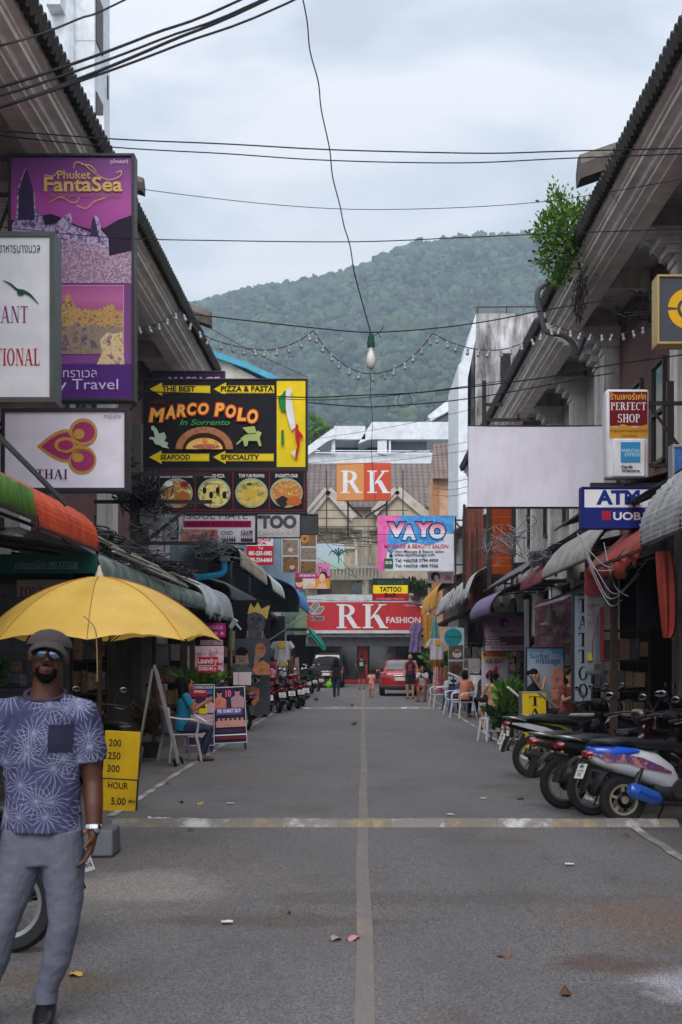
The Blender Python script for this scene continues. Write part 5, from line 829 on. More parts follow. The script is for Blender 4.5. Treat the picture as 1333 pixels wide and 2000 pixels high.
awning('grey weathered awning under the cash machine sign', 1, 18.7, 23.6, [(4.8, 3.9), (3.9, 3.75), (3.3, 3.45), (3.0, 3.1), (2.95, 2.9)], AW('sheet_weathered', '#8b8a86', dirt=.6), .16, .018)
awning('small faded red and grey ribbed awning end', 1, 23.7, 26.8, [(4.6, 3.7), (3.6, 3.45), (3.05, 3.1), (2.95, 2.85)], AW('canvas_rose', '#7a3a44', dirt=.5), .12, .02)
awning('charcoal awning with a white upper rim', 1, 27.0, 35.0, [(4.8, 4.1), (3.9, 3.85), (3.2, 3.4), (2.95, 3.2)], AW('sheet_charcoal', '#4c4c4c', dirt=.4), .4, .01)
awning('violet and blue striped awning with a lace fringe above the violet board', 1, 31.0, 36.5, [(4.4, 3.3), (3.6, 3.25), (3.0, 3.05), (2.75, 2.75), (2.74, 2.55)], AW('canvas_violet', '#6a5a80', dirt=.35), .35, .015)
awning('pale grey awning with a frayed white edge beyond the violet one', 1, 40.0, 57.5, [(4.8, 4.3), (3.9, 4.2), (3.2, 3.95), (2.95, 3.5), (2.93, 3.25)], AW('canvas_ash', '#a09f9c', dirt=.4), 1.6, .03, rag=.08)
awning('mustard yellow awning near the far red shop', 1, 58.0, 72.0, [(4.6, 5.1), (3.7, 4.9), (3.1, 4.5), (2.95, 4.0), (2.93, 3.6)], AW('canvas_mustard', '#c48a1f', dirt=.3), 1.2, .02)
awning('black sheet roof sloping behind the grey weathered awning', 1, 19.0, 25.5, [(5.0, 4.35), (3.45, 3.92), (3.4, 3.86)], AW('sheet_black', '#232326', dirt=.2), .3, .008, frame=False, smooth=0)
awning('translucent ribbed sheet hanging crooked over the massage board', 1, 22.0, 25.5, [(4.3, 3.1), (3.3, 2.62), (3.05, 2.5)], AW('sheet_milky', '#948e9c', dirt=.3), .22, .015, frame=False, smooth=0)
t = T('lace_fringe', 'black lace fringe under the violet and blue striped awning', 'fringe', (2.74, 31, 2.55)); b = MB(); [b.tube([(0, .11 * i, 0), (0, .11 * i + .055, -.10), (0, .11 * i + .11, 0)], .012, 4) for i in range(48)]; b.box((.4, -.02, -.02), (.8, .02, .09)); b.build('lace', INK, t)
def cloth(name, label, cat, prof, Y, mat, wob=.03, depth=.05, group=None):
    """hanging cloth: outline in photo pixels, two wavy sides with folds between"""
    xs = [p[0] for p in prof]; ys = [p[1] for p in prof]; c = P((min(xs) + max(xs)) / 2, min(ys), Y); t = T(name, label, cat, c, group=group)
    n = len(prof) // 2; L = [P(*p, Y) - c for p in prof[:n]]; Rr = [P(*p, Y) - c for p in prof[n:]][::-1]
    L = cat_rom(L, 3); Rr = cat_rom(Rr, 3); m = len(L) - 1; sd = len(label) * .7
    def fn(sg):
        def f(u, v):
            i = min(int(v * m), m - 1); q = v * m - i; a = L[i].lerp(L[i + 1], q); d = Rr[i].lerp(Rr[i + 1], q); p = a.lerp(d, u)
            return (p.x, sg * depth * math.sin(math.pi * u) ** .5 + wob * math.sin(u * 13 + v * 2 + sd) * (.3 + v), p.z)
        return f
    b = MB(); b.grid(fn(-1), 18, m); b.grid(fn(1), 18, m); b.build('fabric', mat, t, 70); return t
cloth('torn_cloth', 'long red cloth strip hanging from the torn red awning', 'cloth', [(1280, 1078), (1283, 1130), (1290, 1200), (1296, 1246), (1310, 1246), (1322, 1230), (1322, 1130), (1312, 1075)], 14.6, AW('canvas_red', '#8a2c1e'), .02)
cloth('dress', 'pale lilac dress hanging by the mustard awning', 'dress', [(806, 1216), (800, 1228), (803, 1245), (798, 1274), (823, 1275), (822, 1240), (828, 1228), (818, 1215)], 56, M('dress_lilac', '#6a5a80', .8, .5, 8), .04)
cloth('scarf', 'long mustard cloth hanging under the mustard awning', 'cloth', [(826, 1200), (827, 1222), (828, 1245), (828, 1266), (843, 1266), (843, 1240), (842, 1220), (842, 1199)], 58, M('cloth_mustard', '#a8741f', .8, .4, 6), .04)
cloth('scarf', 'pale teal scarf gathered beside the mustard cloth', 'cloth', [(846, 1205), (843, 1225), (841, 1240), (842, 1248), (860, 1248), (858, 1238), (856, 1222), (852, 1205)], 55, M('cloth_teal', '#5a7f80', .8, .3), .04)
def tee(label, x0, y0, x1, y1, Y, mat, extra=None):
    w = x1 - x0; h = y1 - y0
    t = cloth('t_shirt', label, 't-shirt', [(x0 + .34 * w, y0), (x0 + .2 * w, y0 + .06 * h), (x0 + .18 * w, y0 + .5 * h), (x0 + .16 * w, y1), (x1 - .16 * w, y1), (x1 - .18 * w, y0 + .5 * h), (x1 - .2 * w, y0 + .06 * h), (x1 - .34 * w, y0)], Y, mat, .02); k = Y / F; b = MB()
    for sg in (-1, 1): b.tube([(sg * .28 * w * k, 0, -.06 * h * k), (sg * .47 * w * k, -.01, -.38 * h * k)], [(.11 * w * k, .04), (.10 * w * k, .03)], 10)
    b.build('sleeve', mat, t, 60)
    if extra: o = MB().box((extra[0] * w * k, -.075, -extra[1] * h * k), (extra[2] * w * k, .01, extra[2] * w * k * .9)).build('print', extra[3], t, 0)
    return t
TW = M('cotton_white', '#a9a7ab', .9, .1, 6); YP = speck('print_batik', ['#5a4a14', '#c9a020', '#8a7018'], 14)
tee('white t-shirt with a yellow print hanging on the left by the paintings', 529, 1252, 574, 1289, 46, TW, (-.02, .2, .3, YP)); tee('white t-shirt with a round orange print hanging on the right', 834, 1247, 873, 1288, 50, TW, (.04, .2, .28, U('print_amber', '#c9861f')))
tee('white t-shirt with a yellow print half hidden above the parked scooters', 541, 1285, 562, 1322, 45, TW, (.1, .3, .5, YP)); tee('second white shirt with an orange hem above the dark skirts', 838, 1286, 868, 1312, 51, M('cotton_amber', '#8a5f2a', .9, .5, 6))
pat = [speck('fabric_dark_floral', ['#2a1620', '#7a3a4a', '#c9a0a0', '#3a2a3a', '#8a5a4a'], 6), speck('fabric_brown', ['#2a1c16', '#6a4a3a', '#8a6a55', '#3a2a26'], 5), speck('fabric_red', ['#3a1218', '#8a2a3a', '#b55a5a', '#2a1a20'], 6)]
for i, (x0, y0, x1, y1, Y, m_, l_) in enumerate(((846, 1302, 858, 1350, 48, 0, 'dark floral skirt hanging nearest the coffee posters'), (858, 1304, 867, 1352, 47, 2, 'red patterned skirt hanging among dark ones'), (866, 1300, 877, 1346, 46, 1, 'brown patterned skirt hanging beside the teal disc sign'), (563, 1282, 574, 1325, 47, 1, 'brown trousers hanging left above the parked scooters'), (574, 1284, 585, 1330, 48.5, 0, 'dark floral trousers hanging left of the far scooters'), (528, 1292, 541, 1318, 44, 2, 'red bunch of bags hanging by the paintings'))):
    cloth('garment', l_, 'garment', [(x0 + 2, y0), (x0 + 1, y0 + 8), (x0, (y0 + y1) / 2), (x0 - 1, y1), (x1 + 1, y1), (x1, (y0 + y1) / 2), (x1 - 1, y0 + 8), (x1 - 2, y0)], Y, pat[m_], .05, .08, 'garments on the racks')
cloth('pennant', 'green and teal cloth flag drooping on a white pole', 'flag', [(601, 1228), (606, 1240), (616, 1252), (632, 1272), (638, 1268), (630, 1250), (618, 1238), (608, 1226)], 60, M('flag_teal', '#1f8a80', .7), .03)
t = T('flag_pole', 'thin white slanting pole carrying the teal cloth flag', 'pole', P(528, 1249, 52)); MB().tube([(0, 0, 0), P(602, 1200, 58) - P(528, 1249, 52)], .02, 6).build('pole', WHITE, t)
# parasol
t = T('parasol', 'big yellow parasol with eight ribs standing behind the man', 'parasol', (-2.19, 11.9, 0)); UY = newmat('canvas_parasol_yellow'); m, nt, bb = UY
co = objco(nt); c = mixc(nt, ramp(nt, noise_(nt, objco(nt, (1, 1, 2)), 3, 6), [(.35, .0), (.75, .55)]), lin('#ebc25c'), lin('#cf9f3c')); c = mixc(nt, 1.0, c, ramp(nt, noise_(nt, objco(nt, (30, 30, 140)), 2, 3), [(.3, .9), (.7, 1.08)]), 'MULTIPLY'); nt.links.new(c, bb.inputs['Base Color']); bb.inputs['Roughness'].default_value = .55
dd = nt.nodes.new('ShaderNodeBsdfTranslucent'); nt.links.new(c, dd.inputs[0]); mxs = nt.nodes.new('ShaderNodeMixShader'); mxs.inputs[0].default_value = .35; nt.links.new(bb.outputs[0], mxs.inputs[1]); nt.links.new(dd.outputs[0], mxs.inputs[2]); nt.links.new(mxs.outputs[0], nt.nodes['Material Output'].inputs[0])
def para(u, v):
    a = R(5) + 2 * math.pi * u; ph = (u * 8) % 1; bow = math.sin(math.pi * ph); r = v * 1.0 * (1 - .085 * bow * v)
    z = 2.31 - .15 * v - .39 * v ** 2.5 + .048 * bow * v ** 3 - .03 * bow * math.sin(math.pi * v) + .006 * math.sin(ph * 25 + v * 9) * v * bow
    return (r * math.cos(a), r * math.sin(a), z)
MB().grid(para, 96, 16).build('canopy', m, t, 26)
for i in range(8): MB().tube([Vector(para(i / 8 + 1e-6, v / 12)) + Vector((0, 0, .003)) for v in range(1, 13)], .0045, 5).build('seam', U('seam_ochre', '#a8792c'), t)
rb = MB()
for i in range(8): rb.tube([para(i / 8 + 1e-6, v / 6) for v in range(7)][0:7], .006, 5); rb.tube([(0, 0, 1.7), tuple(Vector(para(i / 8 + 1e-6, .55)) - Vector((0, 0, .01)))], .005, 5)
rb.v = [(x, y, z - .014) for x, y, z in rb.v]; rb.build('rib', STEEL, t); MB().tube([(0, 0, .1), (0, 0, 2.32)], .022, 10).build('pole', M('wood_dark_brown', '#3a2a20', .7), t); MB().lathe([(.0, 2.40), (.012, 2.39), (.02, 2.35), (.035, 2.32), (.035, 2.29)], 12).build('finial', U('plastic_ivory', '#b5ae9a'), t)
MB().box((0, -.05, .12), (.31, .4, .22), taper=.95).build('base', M('cement_grey', '#5f6368', .8, bump=.3, bs=20), t, bevel=.02); MB().tube(cat_rom([(.05, -.93, 1.95), (.14, -.96, 1.86), (.155, -.95, 1.7), (.155, -.93, 1.45)], 5), .005, 5).build('cord', U('cord_tan', '#8a7a5a'), t)
# cables
CB = U('cable_black', '#17171a'); CG = U('cable_grey', '#77787c'); 
def cable(label, pts, r=.01, mat=None, name='cable', k=6):
    pp = [P(x, y, Y) for x, y, Y in pts]; o = pp[0].copy(); ob = MB().tube(cat_rom([p - o for p in pp], k), r, 5).build(name, mat or CB, None, 60, loc=o); return tag(ob, label, 'cable', 'cables strung over the street')
for i, (y0, y1, x1, wd_) in enumerate(((85, -5, 252, .006), (166, -6, 482, .008), (183, -4, 520, .007), (206, -8, 536, .009), (205, -2, 580, .007))):
    cable('%s thick black cable slanting across the top left corner' % ('highest', 'second highest', 'middle', 'second lowest', 'lowest')[i], [(-500, y0 + 130, 6.3), (-40, y0 + 14, 6.6), (x1 * .25, y0 + (y1 - y0) * .25 + 9, 7.0), (x1 * .6, y0 + (y1 - y0) * .6 + 7, 7.5), (x1 + 60, y1 - 30, 8.2), (x1 + 800, y1 - 420, 9.6)], wd_)
cable('upper of two black cables crossing high over the street', [(-60, 250, 17), (217, 271, 17.5), (440, 281, 18), (640, 292, 18), (860, 298, 18), (980, 299, 18), (1110, 295, 18), (1400, 288, 17)], .009); cable('lower of two black cables crossing high over the street', [(-60, 258, 17.2), (217, 287, 17.7), (440, 300, 18.2), (640, 313, 18.2), (900, 318, 18.2), (1110, 309, 18), (1400, 298, 17)], .008)
cable('thin grey cable sagging above the hill', [(200, 350, 19), (268, 368, 19), (540, 400, 19), (760, 409, 19), (1050, 395, 19), (1333, 350, 18), (1400, 338, 18)], .005); cable('black cable crossing just at the hill crest', [(-60, 436, 18), (200, 463, 18), (440, 470, 18), (700, 472, 18), (900, 464, 18), (1110, 455, 18), (1400, 445, 17)], .007)
cable('crinkled black cable falling from the top towards the hanging lamp', [(588, -20, 16), (600, 40, 16.4), (606, 100, 16.8), (622, 160, 17.2), (628, 215, 17.6), (644, 290, 18), (650, 345, 18.4), (664, 400, 18.8), (672, 440, 19.1), (684, 480, 19.3), (692, 530, 19.5), (705, 580, 19.7), (716, 620, 19.9), (724, 648, 20)], .008); cable('thin crinkled cable dangling below the hanging lamp', [(725, 718, 20.2), (724, 770, 20.6), (728, 820, 21), (726, 880, 21.5), (731, 940, 22), (733, 975, 22.4)], .004)
cable('support cable holding the hanging lamp and bulb strings', [(380, 614, 20), (500, 628, 20), (620, 641, 20), (725, 649, 20), (850, 641, 20), (960, 626, 20), (1080, 603, 20), (1290, 570, 19.5)], .009)
cable('upper black cable passing over the pizzeria board to the right roofs', [(250, 764, 24), (440, 770, 24), (600, 776, 24), (700, 772, 24), (800, 768, 24), (900, 758, 24), (1060, 738, 23), (1180, 715, 22), (1340, 692, 20)], .011); cable('lower black cable sagging to the right roofs', [(600, 786, 24.4), (700, 794, 24.4), (760, 793, 24.4), (880, 783, 24.4), (1000, 765, 24), (1110, 744, 23), (1200, 728, 22)], .010); cable('black cable just under the upper one over the pizzeria board', [(420, 770, 24.2), (600, 781, 24.2), (720, 776, 24.2), (840, 764, 24), (1000, 741, 23)], .007)
cp = P(791, 782, 24.4); o = MB().lathe([(.118, -.005), (.123, 0), (.118, .005), (.113, 0), (.118, -.005)], 28, (0, 0, 0), 'Y').build('cable_loop', CB, None, 60, loc=cp); tag(o, 'small coil loop tied on the lower black cable', 'cable', 'cables strung over the street')
for i, (a, b_) in enumerate((((370, 618, 30), (600, 736, 28)), ((1190, 372, 20), (1300, 520, 16)), ((597, 860, 60), (920, 800, 45)), ((597, 905, 60), (920, 862, 45)), ((597, 912, 62), (915, 880, 46)), ((560, 1035, 50), (900, 1042, 44)), ((620, 1040, 40), (760, 1190, 60)), ((597, 1170, 55), (800, 1168, 62)), ((520, 1030, 38), (700, 1130, 55)), ((845, 938, 50), (915, 935, 44)), ((845, 953, 50), (915, 950, 44)), ((845, 966, 50), (912, 962, 44)))):
    cable(('thin cable running down to the top corner of the pizzeria board', 'thin cable slanting across the right soffit', 'thin cable over the white terraces', 'cable crossing the top of the two letter roof sign', 'cable crossing the middle of the two letter roof sign', 'cable between the tattoo sign and the steel bracket frame', 'cable slanting from the tattoo sign to the red fascia', 'cable sagging along the top of the red fascia', 'cable slanting over the palm sign', 'upper of three wires beside the blank board', 'middle of three wires beside the blank board', 'lowest of three wires beside the blank board')[i], [a, tuple((a[j] + b_[j]) / 2 + (5 if j == 1 else 0) for j in range(3)), b_], .008 if a[2] > 35 else .006)
# hanging lamp
t = T('hanging_lamp', 'large unlit white bulb in a green socket hanging over the street', 'lamp', P(725, 650, 20)); k = 20 / F
MB().lathe([(0, 0), (.03, -.01), (.035, -.05), (.045, -.055), (.045, -.12), (.055, -.13), (.05, -.2), (.02, -.2)], 16).build('socket', U('socket_green', '#1f4a3a'), t); MB().lathe([(.03, -.2), (.032, -.25), (.05, -.30), (.068, -.37), (.066, -.43), (.045, -.485), (.015, -.51), (0, -.512)], 20).build('bulb', M('frosted_glass', '#cfc9c2', .25), t); MB().tube([(.02, 0, -.05), (.1, 0, -.01), (.14, 0, -.07)], .006, 5).tube([(.1, 0, -.01), (.18, 0, .08)], .006, 5).build('wire_tail', CB, t)
# bulb strings
bm_bulb = MB().lathe([(.014, 0), (.022, -.02), (.022, -.06), (.012, -.062)], 8, m=0).lathe([(.014, -.062), (.028, -.085), (.03, -.105), (.018, -.128), (0, -.132)], 10, m=1).mesh('bulb', [U('holder_grey', '#8b8c90'), M('clear_bulb', '#83888c', .08, spec=.8)], 60)
for lab, pts, n in (('bulb string from the left eave up to the first tie', [(262, 640), (310, 632), (352, 606)], 5), ('bulb string sagging over the hill left of the lamp', [(352, 606), (400, 655), (470, 678), (530, 683), (580, 668), (612, 646)], 13), ('bulb string drooping below the hanging lamp', [(612, 646), (645, 690), (690, 722), (730, 730), (775, 718), (815, 688), (846, 651)], 13), ('bulb string sagging right of the lamp towards the stained block', [(846, 651), (880, 668), (930, 682), (985, 682), (1040, 662), (1085, 636)], 12), ('bulb string hung under the right soffit', [(1085, 636), (1110, 645), (1160, 653), (1220, 650), (1285, 628)], 10)):
    Y = 20.; pp = cat_rom([P(x, y, Y) for x, y in pts], 8); o0 = pp[0].copy(); t = T('light_string', lab, 'light string', o0, group='strings of bulbs'); MB().tube([p - o0 for p in pp], .008, 5).build('wire', U('cable_brown', '#3a332f'), t)
    ln = [0]; [ln.append(ln[-1] + (pp[i + 1] - pp[i]).length) for i in range(len(pp) - 1)]
    for i in range(n):
        d = ln[-1] * (i + .5) / n; j = max(k_ for k_ in range(len(ln)) if ln[k_] <= d); j = min(j, len(pp) - 2); q = pp[j].lerp(pp[j + 1], (d - ln[j]) / max(ln[j + 1] - ln[j], 1e-6)); bo = link('bulb', bm_bulb, t); bo.location = q - o0; bo.rotation_euler = (random.uniform(-.3, .3), random.uniform(-.4, .4), 0); bo.scale = (.85,) * 3
# cable tangles
def tangle(label, c, size, n, r, mat, seed, loops=6, along=None):
    rr = random.Random(seed); t = T('cable_bundle', label, 'cable bundle', c); b = MB()
    for i in range(n):
        p = Vector([rr.uniform(-s_, s_) for s_ in size]); pts = []
        for j in range(loops):
            q = Vector([rr.uniform(-s_, s_) for s_ in size]); p = p.lerp(q, .55) if along is None else Vector((q.x, -size[1] + 2 * size[1] * j / (loops - 1), q.z)); pts.append(p.copy())
        b.tube(cat_rom(pts, 5), r * rr.uniform(.6, 1.3), 4)
    b.build('strands', mat, t, 60); return t
tangle('thick knot of black and grey wires on the left pole', (-3.75, 24.2, 4.35), (.55, .7, .42), 46, .011, CB, 3); tangle('loose grey wires spilling right of the left pole', (-3.5, 24.6, 3.85), (.62, .6, .5), 26, .008, CG, 5); tangle('long mat of dark wires lying on the faded left awning', (-3.3, 21, 3.1), (.32, 5., .12), 34, .012, U('cable_dusty', '#3a343a'), 8, 9, 1)
tangle('wires snarled under the nail salon board on the left', (-3.3, 30.5, 4.0), (.8, 1.6, .35), 22, .011, CG, 12); tangle('dark wires hanging along the pole below the orchid board', (-3.95, 22.5, 4.7), (.5, 1.5, .4), 26, .01, CB, 13); tangle('dark wires running along the top of the right awnings', (3.40, 19, 3.56), (.10, 8.5, .05), 18, .013, CB, 21, 9, 1); tangle('grey wire clump at the small rose awning on the right', (3.1, 25, 3.35), (.3, 1.4, .22), 30, .01, CG, 23)
tangle('faint snarl of wires in front of the distant beige house', (0, 55, 6.2), (2.9, 3, .5), 8, .009, CB, 31, 5); tangle('thin dead roots and wires under the roof plant', (3.85, 25.5, 8.0), (.12, .9, .55), 26, .008, U('root_brown', '#4a3f38'), 33); tangle('wires looped under the right soffit by the stone bracket', (4.1, 20.5, 6.6), (.6, .9, .3), 9, .012, CB, 35); tangle('wires slung before the orange louvred shutter', (3.6, 36, 4.5), (.9, 2, .7), 14, .011, CG, 37); tangle('dark wires draped over the low awnings by the blue pipe', (-3.4, 34, 4.1), (.55, 3.0, .16), 18, .012, CB, 39, 7, 1)
GW = U('cable_pale', '#85858a')
for i, (x0, y0, xm, ym, x1, y1) in enumerate(((1128, 1042, 1200, 1108, 1292, 1085), (1128, 1042, 1175, 1115, 1262, 1100), (1130, 1044, 1195, 1170, 1250, 1120), (1130, 1046, 1205, 1160, 1262, 1095), (1132, 1048, 1192, 1182, 1215, 1172), (1180, 1060, 1205, 1150, 1228, 1165))):
    cable('%s pale wire looping down from the grey weathered awning' % ('first', 'second', 'third', 'fourth', 'fifth', 'sixth')[i], [(x0, y0, 17.5), ((x0 + xm) / 2, (y0 + ym) / 2 + 14, 17.2), (xm, ym, 17), (x1, y1, 16.5)], .006, GW)
# poles, pipes
t = T('utility_pole', 'dark service pole buried in wires behind the menu board', 'pole', (-3.86, 24.4, 0)); MB().box((0, 0, 2.8), (.2, .2, 5.6)).build('post', M('concrete_dark', '#4a4541', .9, dirt=.5), t, bevel=.01); b = MB(); [b.bar((-.7, -.12, z), (1.3, -.12, z), .06) for z in (4.25, 4.72, 3.55)]; b.bar((.1, -.14, 3.5), (.95, -.14, 4.2), .05); b.build('cross_arm', STEEL, t); MB().box((.2, -.2, 4.0), (.22, .12, .28)).build('meter_box', GREY, t, bevel=.01)
t = T('awning_strut', 'grey flat strut slanting down in front of the orchid board', 'strut', P(-12, 842, 12)); MB().bar((0, 0, 0), P(130, 985, 13) - P(-12, 842, 12), .022, .045).build('bar', M('strut_grey', '#5f6064', .5, metal=.4), t)
t = T('drain_pipe', 'bright blue plastic elbow pipe above the shaggy awning', 'pipe', P(378, 1128, 31)); MB().tube(cat_rom([P(x, y, 31) - P(378, 1128, 31) for x, y in ((378, 1129), (405, 1126), (428, 1122), (437, 1117), (439, 1108), (439, 1094))], 4), .065, 12).build('pipe', U('pipe_blue', '#2f9fd0'), t); MB().box(P(440, 1091, 31) - P(378, 1128, 31), (.2, .2, .1)).build('funnel', U('funnel_grey', '#8a8c8e'), t)
t = T('roof_pipe', 'curled grey pipe at the roof break below the plant', 'pipe', P(1048, 640, 27)); MB().tube(cat_rom([P(x, y, 27) - P(1048, 640, 27) for x, y in ((1085, 545), (1055, 562), (1050, 585), (1058, 620), (1068, 648), (1100, 655), (1120, 672), (1128, 690), (1140, 660))], 5), .05, 8).build('pipe', U('pipe_dark', '#4a4c50'), t)
t = T('white_panel', 'plain white panel behind the wires left of the nail board', 'panel', P(292, 1120, 30)); MB().box((.21, 0, .45), (.42, .05, .95)).build('sheet', LB2, t)
for i in range(13):
    rr = random.Random(i * 5); o = MB().box((0, 0, 0), (.05, rr.uniform(2.2, 4.2), .018)).build('plastic_strip', U('strip_ivory', '#b5aea4', dirt=.3), None, 0, loc=(-3.16 + .022 * i, 17.6 + 6.8 * ((i * .37) % 1), 2.92 + .045 * ((i * 3) % 5) / 2 - .018 * abs(i - 4)), rot=(-.012, rr.uniform(-.4, .2), rr.uniform(-.03, .03))); tag(o, 'long ivory plastic strip lying in the heap on the faded left awning', 'strip', 'ivory strips on the left awning')
for i, (x, y, c_, l_) in enumerate(((519, 1296, '#8a2a4a', 'magenta cloth bag hanging by the two man painting'), (531, 1306, '#b5788a', 'pale pink bag hanging left of the trousers'), (541, 1332, '#6a1f3a', 'wine red bag hanging above the red tailed scooters'), (525, 1330, '#a85a70', 'rose bag hanging by the painted cheek'), (551, 1338, '#3a4a2a', 'olive bag hanging under the hanging shirts'), (884, 1350, '#5a3a2a', 'brown bag hanging right of the dark skirts'))):
    c = P(x, y, 43 if x < 800 else 46); t = T('bag', l_, 'bag', c, group='bags hanging at the stalls'); b = MB().ell((0, 0, -.14), (.13, .07, .15), 14, 10); b.v = [(a * (1 + .25 * mnoise.noise((a * 9, d * 9, i))), d, e_ * (1 + .2 * mnoise.noise((a * 7, i, e_ * 7)))) for a, d, e_ in b.v]; b.build('pouch', M('cloth_bag_' + c_[1:], c_, .8, .35, 12), t, 60); MB().tube(cat_rom([(-.08, 0, -.04), (-.05, 0, .1), (.05, 0, .1), (.08, 0, -.04)], 4), .010, 6).build('strap', INK, t)
for i, (x0, y0, x1, y1, Y, cs, l_) in enumerate(((300, 1262, 330, 1300, 27.6, ['#3a3a44', '#8a8a90', '#4a3a3a'], 'dim grey poster in the shop behind the sandwich board'), (334, 1258, 352, 1290, 27.6, ['#5a2a2a', '#a8988a', '#3a2a2a'], 'dim reddish poster beside the olive panel'), (392, 1250, 436, 1260, 27.8, ['#6a1f2a', '#a88a8a', '#5a2a34'], 'thin red and white strip poster over the pink food panel'), (915, 1286, 938, 1330, 39, ['#4a4a50', '#8a8580', '#3a3030'], 'grey poster left of the leaning rental banner'), (1060, 1225, 1078, 1258, 28, ['#5a4a44', '#a09890', '#4a3a3a'], 'beige notice on the floral wall panel'))):
    s = Sheet('poster', l_, 'poster', x0, y0, x1, y1, Y); s.panel(speck('print_notice_%d' % i, cs, 7), .02); s.frame(FRK, .012, .03, .004)
# plants
def leaves(n, fn, size, seed, asp=2.4, up=.4):
    rg = np.random.default_rng(seed); V = np.empty((n, 4, 3))
    for i in range(n):
        p, d = fn(rg); d = np.array(d) + rg.normal(0, .45, 3); d[2] += up * rg.uniform(-.3, 1); d /= np.linalg.norm(d) + 1e-9; w = np.cross(d, rg.normal(0, 1, 3)); w /= np.linalg.norm(w) + 1e-9; s = size * rg.uniform(.6, 1.3)
        V[i] = [p, p + d * s * .5 + w * s / asp / 1.6, p + d * s, p + d * s * .5 - w * s / asp / 1.6]
    return V.reshape(-1, 3), np.arange(n * 4).reshape(-1, 4)
LEAF = foliage_mat('leaf_bright', '#2f5218', '#466f22', '#6f8f35', .25); LEAFD = foliage_mat('leaf_deep', '#14260f', '#263f17', '#3f5826', .2); LEAFP = foliage_mat('leaf_dry', '#4a3a26', '#6a4a30', '#3a4a2a', .15)
t = T('roof_plant', 'bushy green plant growing out of the right roof gutter', 'plant', (3.55, 24.6, 8.62)); t.scale = (.68,) * 3
br = [((.0, -.3, 0), (-.3, -.3, .6), (-.42, -.3, 1.5)), ((0, -.2, 0), (-.15, -.2, .6), (-.2, -.4, 1.25)), ((0, 0, 0), (-.5, .1, .2), (-.85, .2, .45)), ((0, .3, -.1), (-.35, .3, .0), (-.6, .4, -.25)), ((0, -.5, .1), (.1, -.6, .5), (.25, -.9, .95)), ((0, .2, 0), (-.2, .1, .4), (-.45, 0, .95)), ((0, .5, -.1), (-.1, .5, -.3), (-.2, .5, -.6)), ((0, -.1, 0), (.02, -.5, .5), (0, -.6, .85)), ((0, .1, .1), (-.4, 0, .4), (-.7, -.1, .8))]
sb_ = MB(); [sb_.tube(cat_rom(q, 4), [.02] * 4 + [.012] * 4 + [.006], 5) for q in br]; sb_.build('stem', U('bark_brown', '#4a3f30'), t, 60)
def rpf(rg):
    q = br[rg.integers(len(br))]; u = rg.uniform(.15, 1); a, b_, c = map(np.array, q); p = (1 - u) ** 2 * a + 2 * u * (1 - u) * b_ + u * u * c; d = (c - a) / (np.linalg.norm(c - a)); sp = .22 * (1 - u) + .10
    return p + rg.normal(0, sp, 3), d
link('foliage', raw_mesh('foliage', *leaves(2300, rpf, .13, 2), LEAF, False), t)
def potplant(label, x, y, h, rad, n, leaf, mat=LEAFD, pot='#6a3f2c', pr=.16, ph=.24, z=.0, seed=1):
    t = T('potted_plant', label, 'potted plant', (x, y, z), group='potted plants'); MB().lathe([(0, .01), (pr * .72, 0), (pr, ph * .9), (pr * 1.08, ph * .9), (pr * 1.08, ph), (pr * .95, ph), (pr * .9, ph * .85), (0, ph * .85)], 18).build('pot', U('pot_' + pot[1:], pot, dirt=.3), t)
    def f(rg): a = rg.uniform(0, 6.28); e = rg.uniform(0, 1) ** .6; d = np.array([math.cos(a) * e, math.sin(a) * e, .9]); u = rg.uniform(.25, 1); return np.array([0, 0, ph * .8]) + d * np.array([rad, rad, h]) * u, d
    link('foliage', raw_mesh('foliage', *leaves(n, f, leaf, seed, 3.0, -.2), mat, False), t); return t
potplant('bushy potted plant in a terracotta pot beside the white stool on the right', 2.62, 26.4, .5, .34, 420, .2, seed=3); potplant('second leafy pot just behind the white stool, in a black pot', 2.92, 26.0, .45, .3, 360, .18, pot='#1f1f22', seed=4); potplant('tall leafy plant by the pale blue massage board', 2.85, 28.2, .8, .3, 220, .22, LEAF, z=.12, seed=5)
potplant('brown dry potted plant behind the sandwich board on the left', -3.35, 22.4, .7, .28, 340, .16, LEAFP, '#2a2622', z=.05, seed=6); potplant('small green plant at the left edge behind the man', -3.9, 14.6, .28, .3, 160, .2, LEAFD, z=1.15, pr=.12, ph=.16, seed=7); potplant('green plant tops above the boxing posters', -3.0, 26.5, .3, .5, 300, .2, LEAF, z=.8, seed=8)
potplant('shrub beside the red car near the far shop', 3.6, 66, 1.5, .9, 500, .35, LEAF, z=.0, pr=.3, ph=.4, seed=9); potplant('dark shrub among the far left scooters', -2.5, 60, .7, .5, 300, .25, LEAFD, pr=.2, seed=10); potplant('plant behind the tattoo bar sign on the far balcony', 3.0, 82, .9, 1.3, 300, .4, LEAFD, z=4.8, pr=.3, seed=11)
t = T('broadleaf_tree', 'pale green tree standing at the foot of the hill behind the terraces', 'tree', P(615, 1290, 150)); MB().tube([(0, 0, 0), (.3, 0, 10), (0, 0, 19)], [.5, .35, .2], 8).build('trunk', U('bark_grey', '#5a5248'), t)
def crown(rg): v = rg.normal(0, 1, 3); v /= np.linalg.norm(v); k = rg.integers(6); c = np.array([(0, 0, 22), (-1.6, .5, 20), (1.3, 0, 20.5), (-.5, 0, 24), (.9, .4, 23), (-1.2, 0, 18)][k]); return c + v * np.array([1.6, 1.6, 1.5]) * rg.uniform(.5, 1) ** .4, v
link('crown', raw_mesh('crown', *leaves(3500, crown, .55, 12), LEAF, False), t)
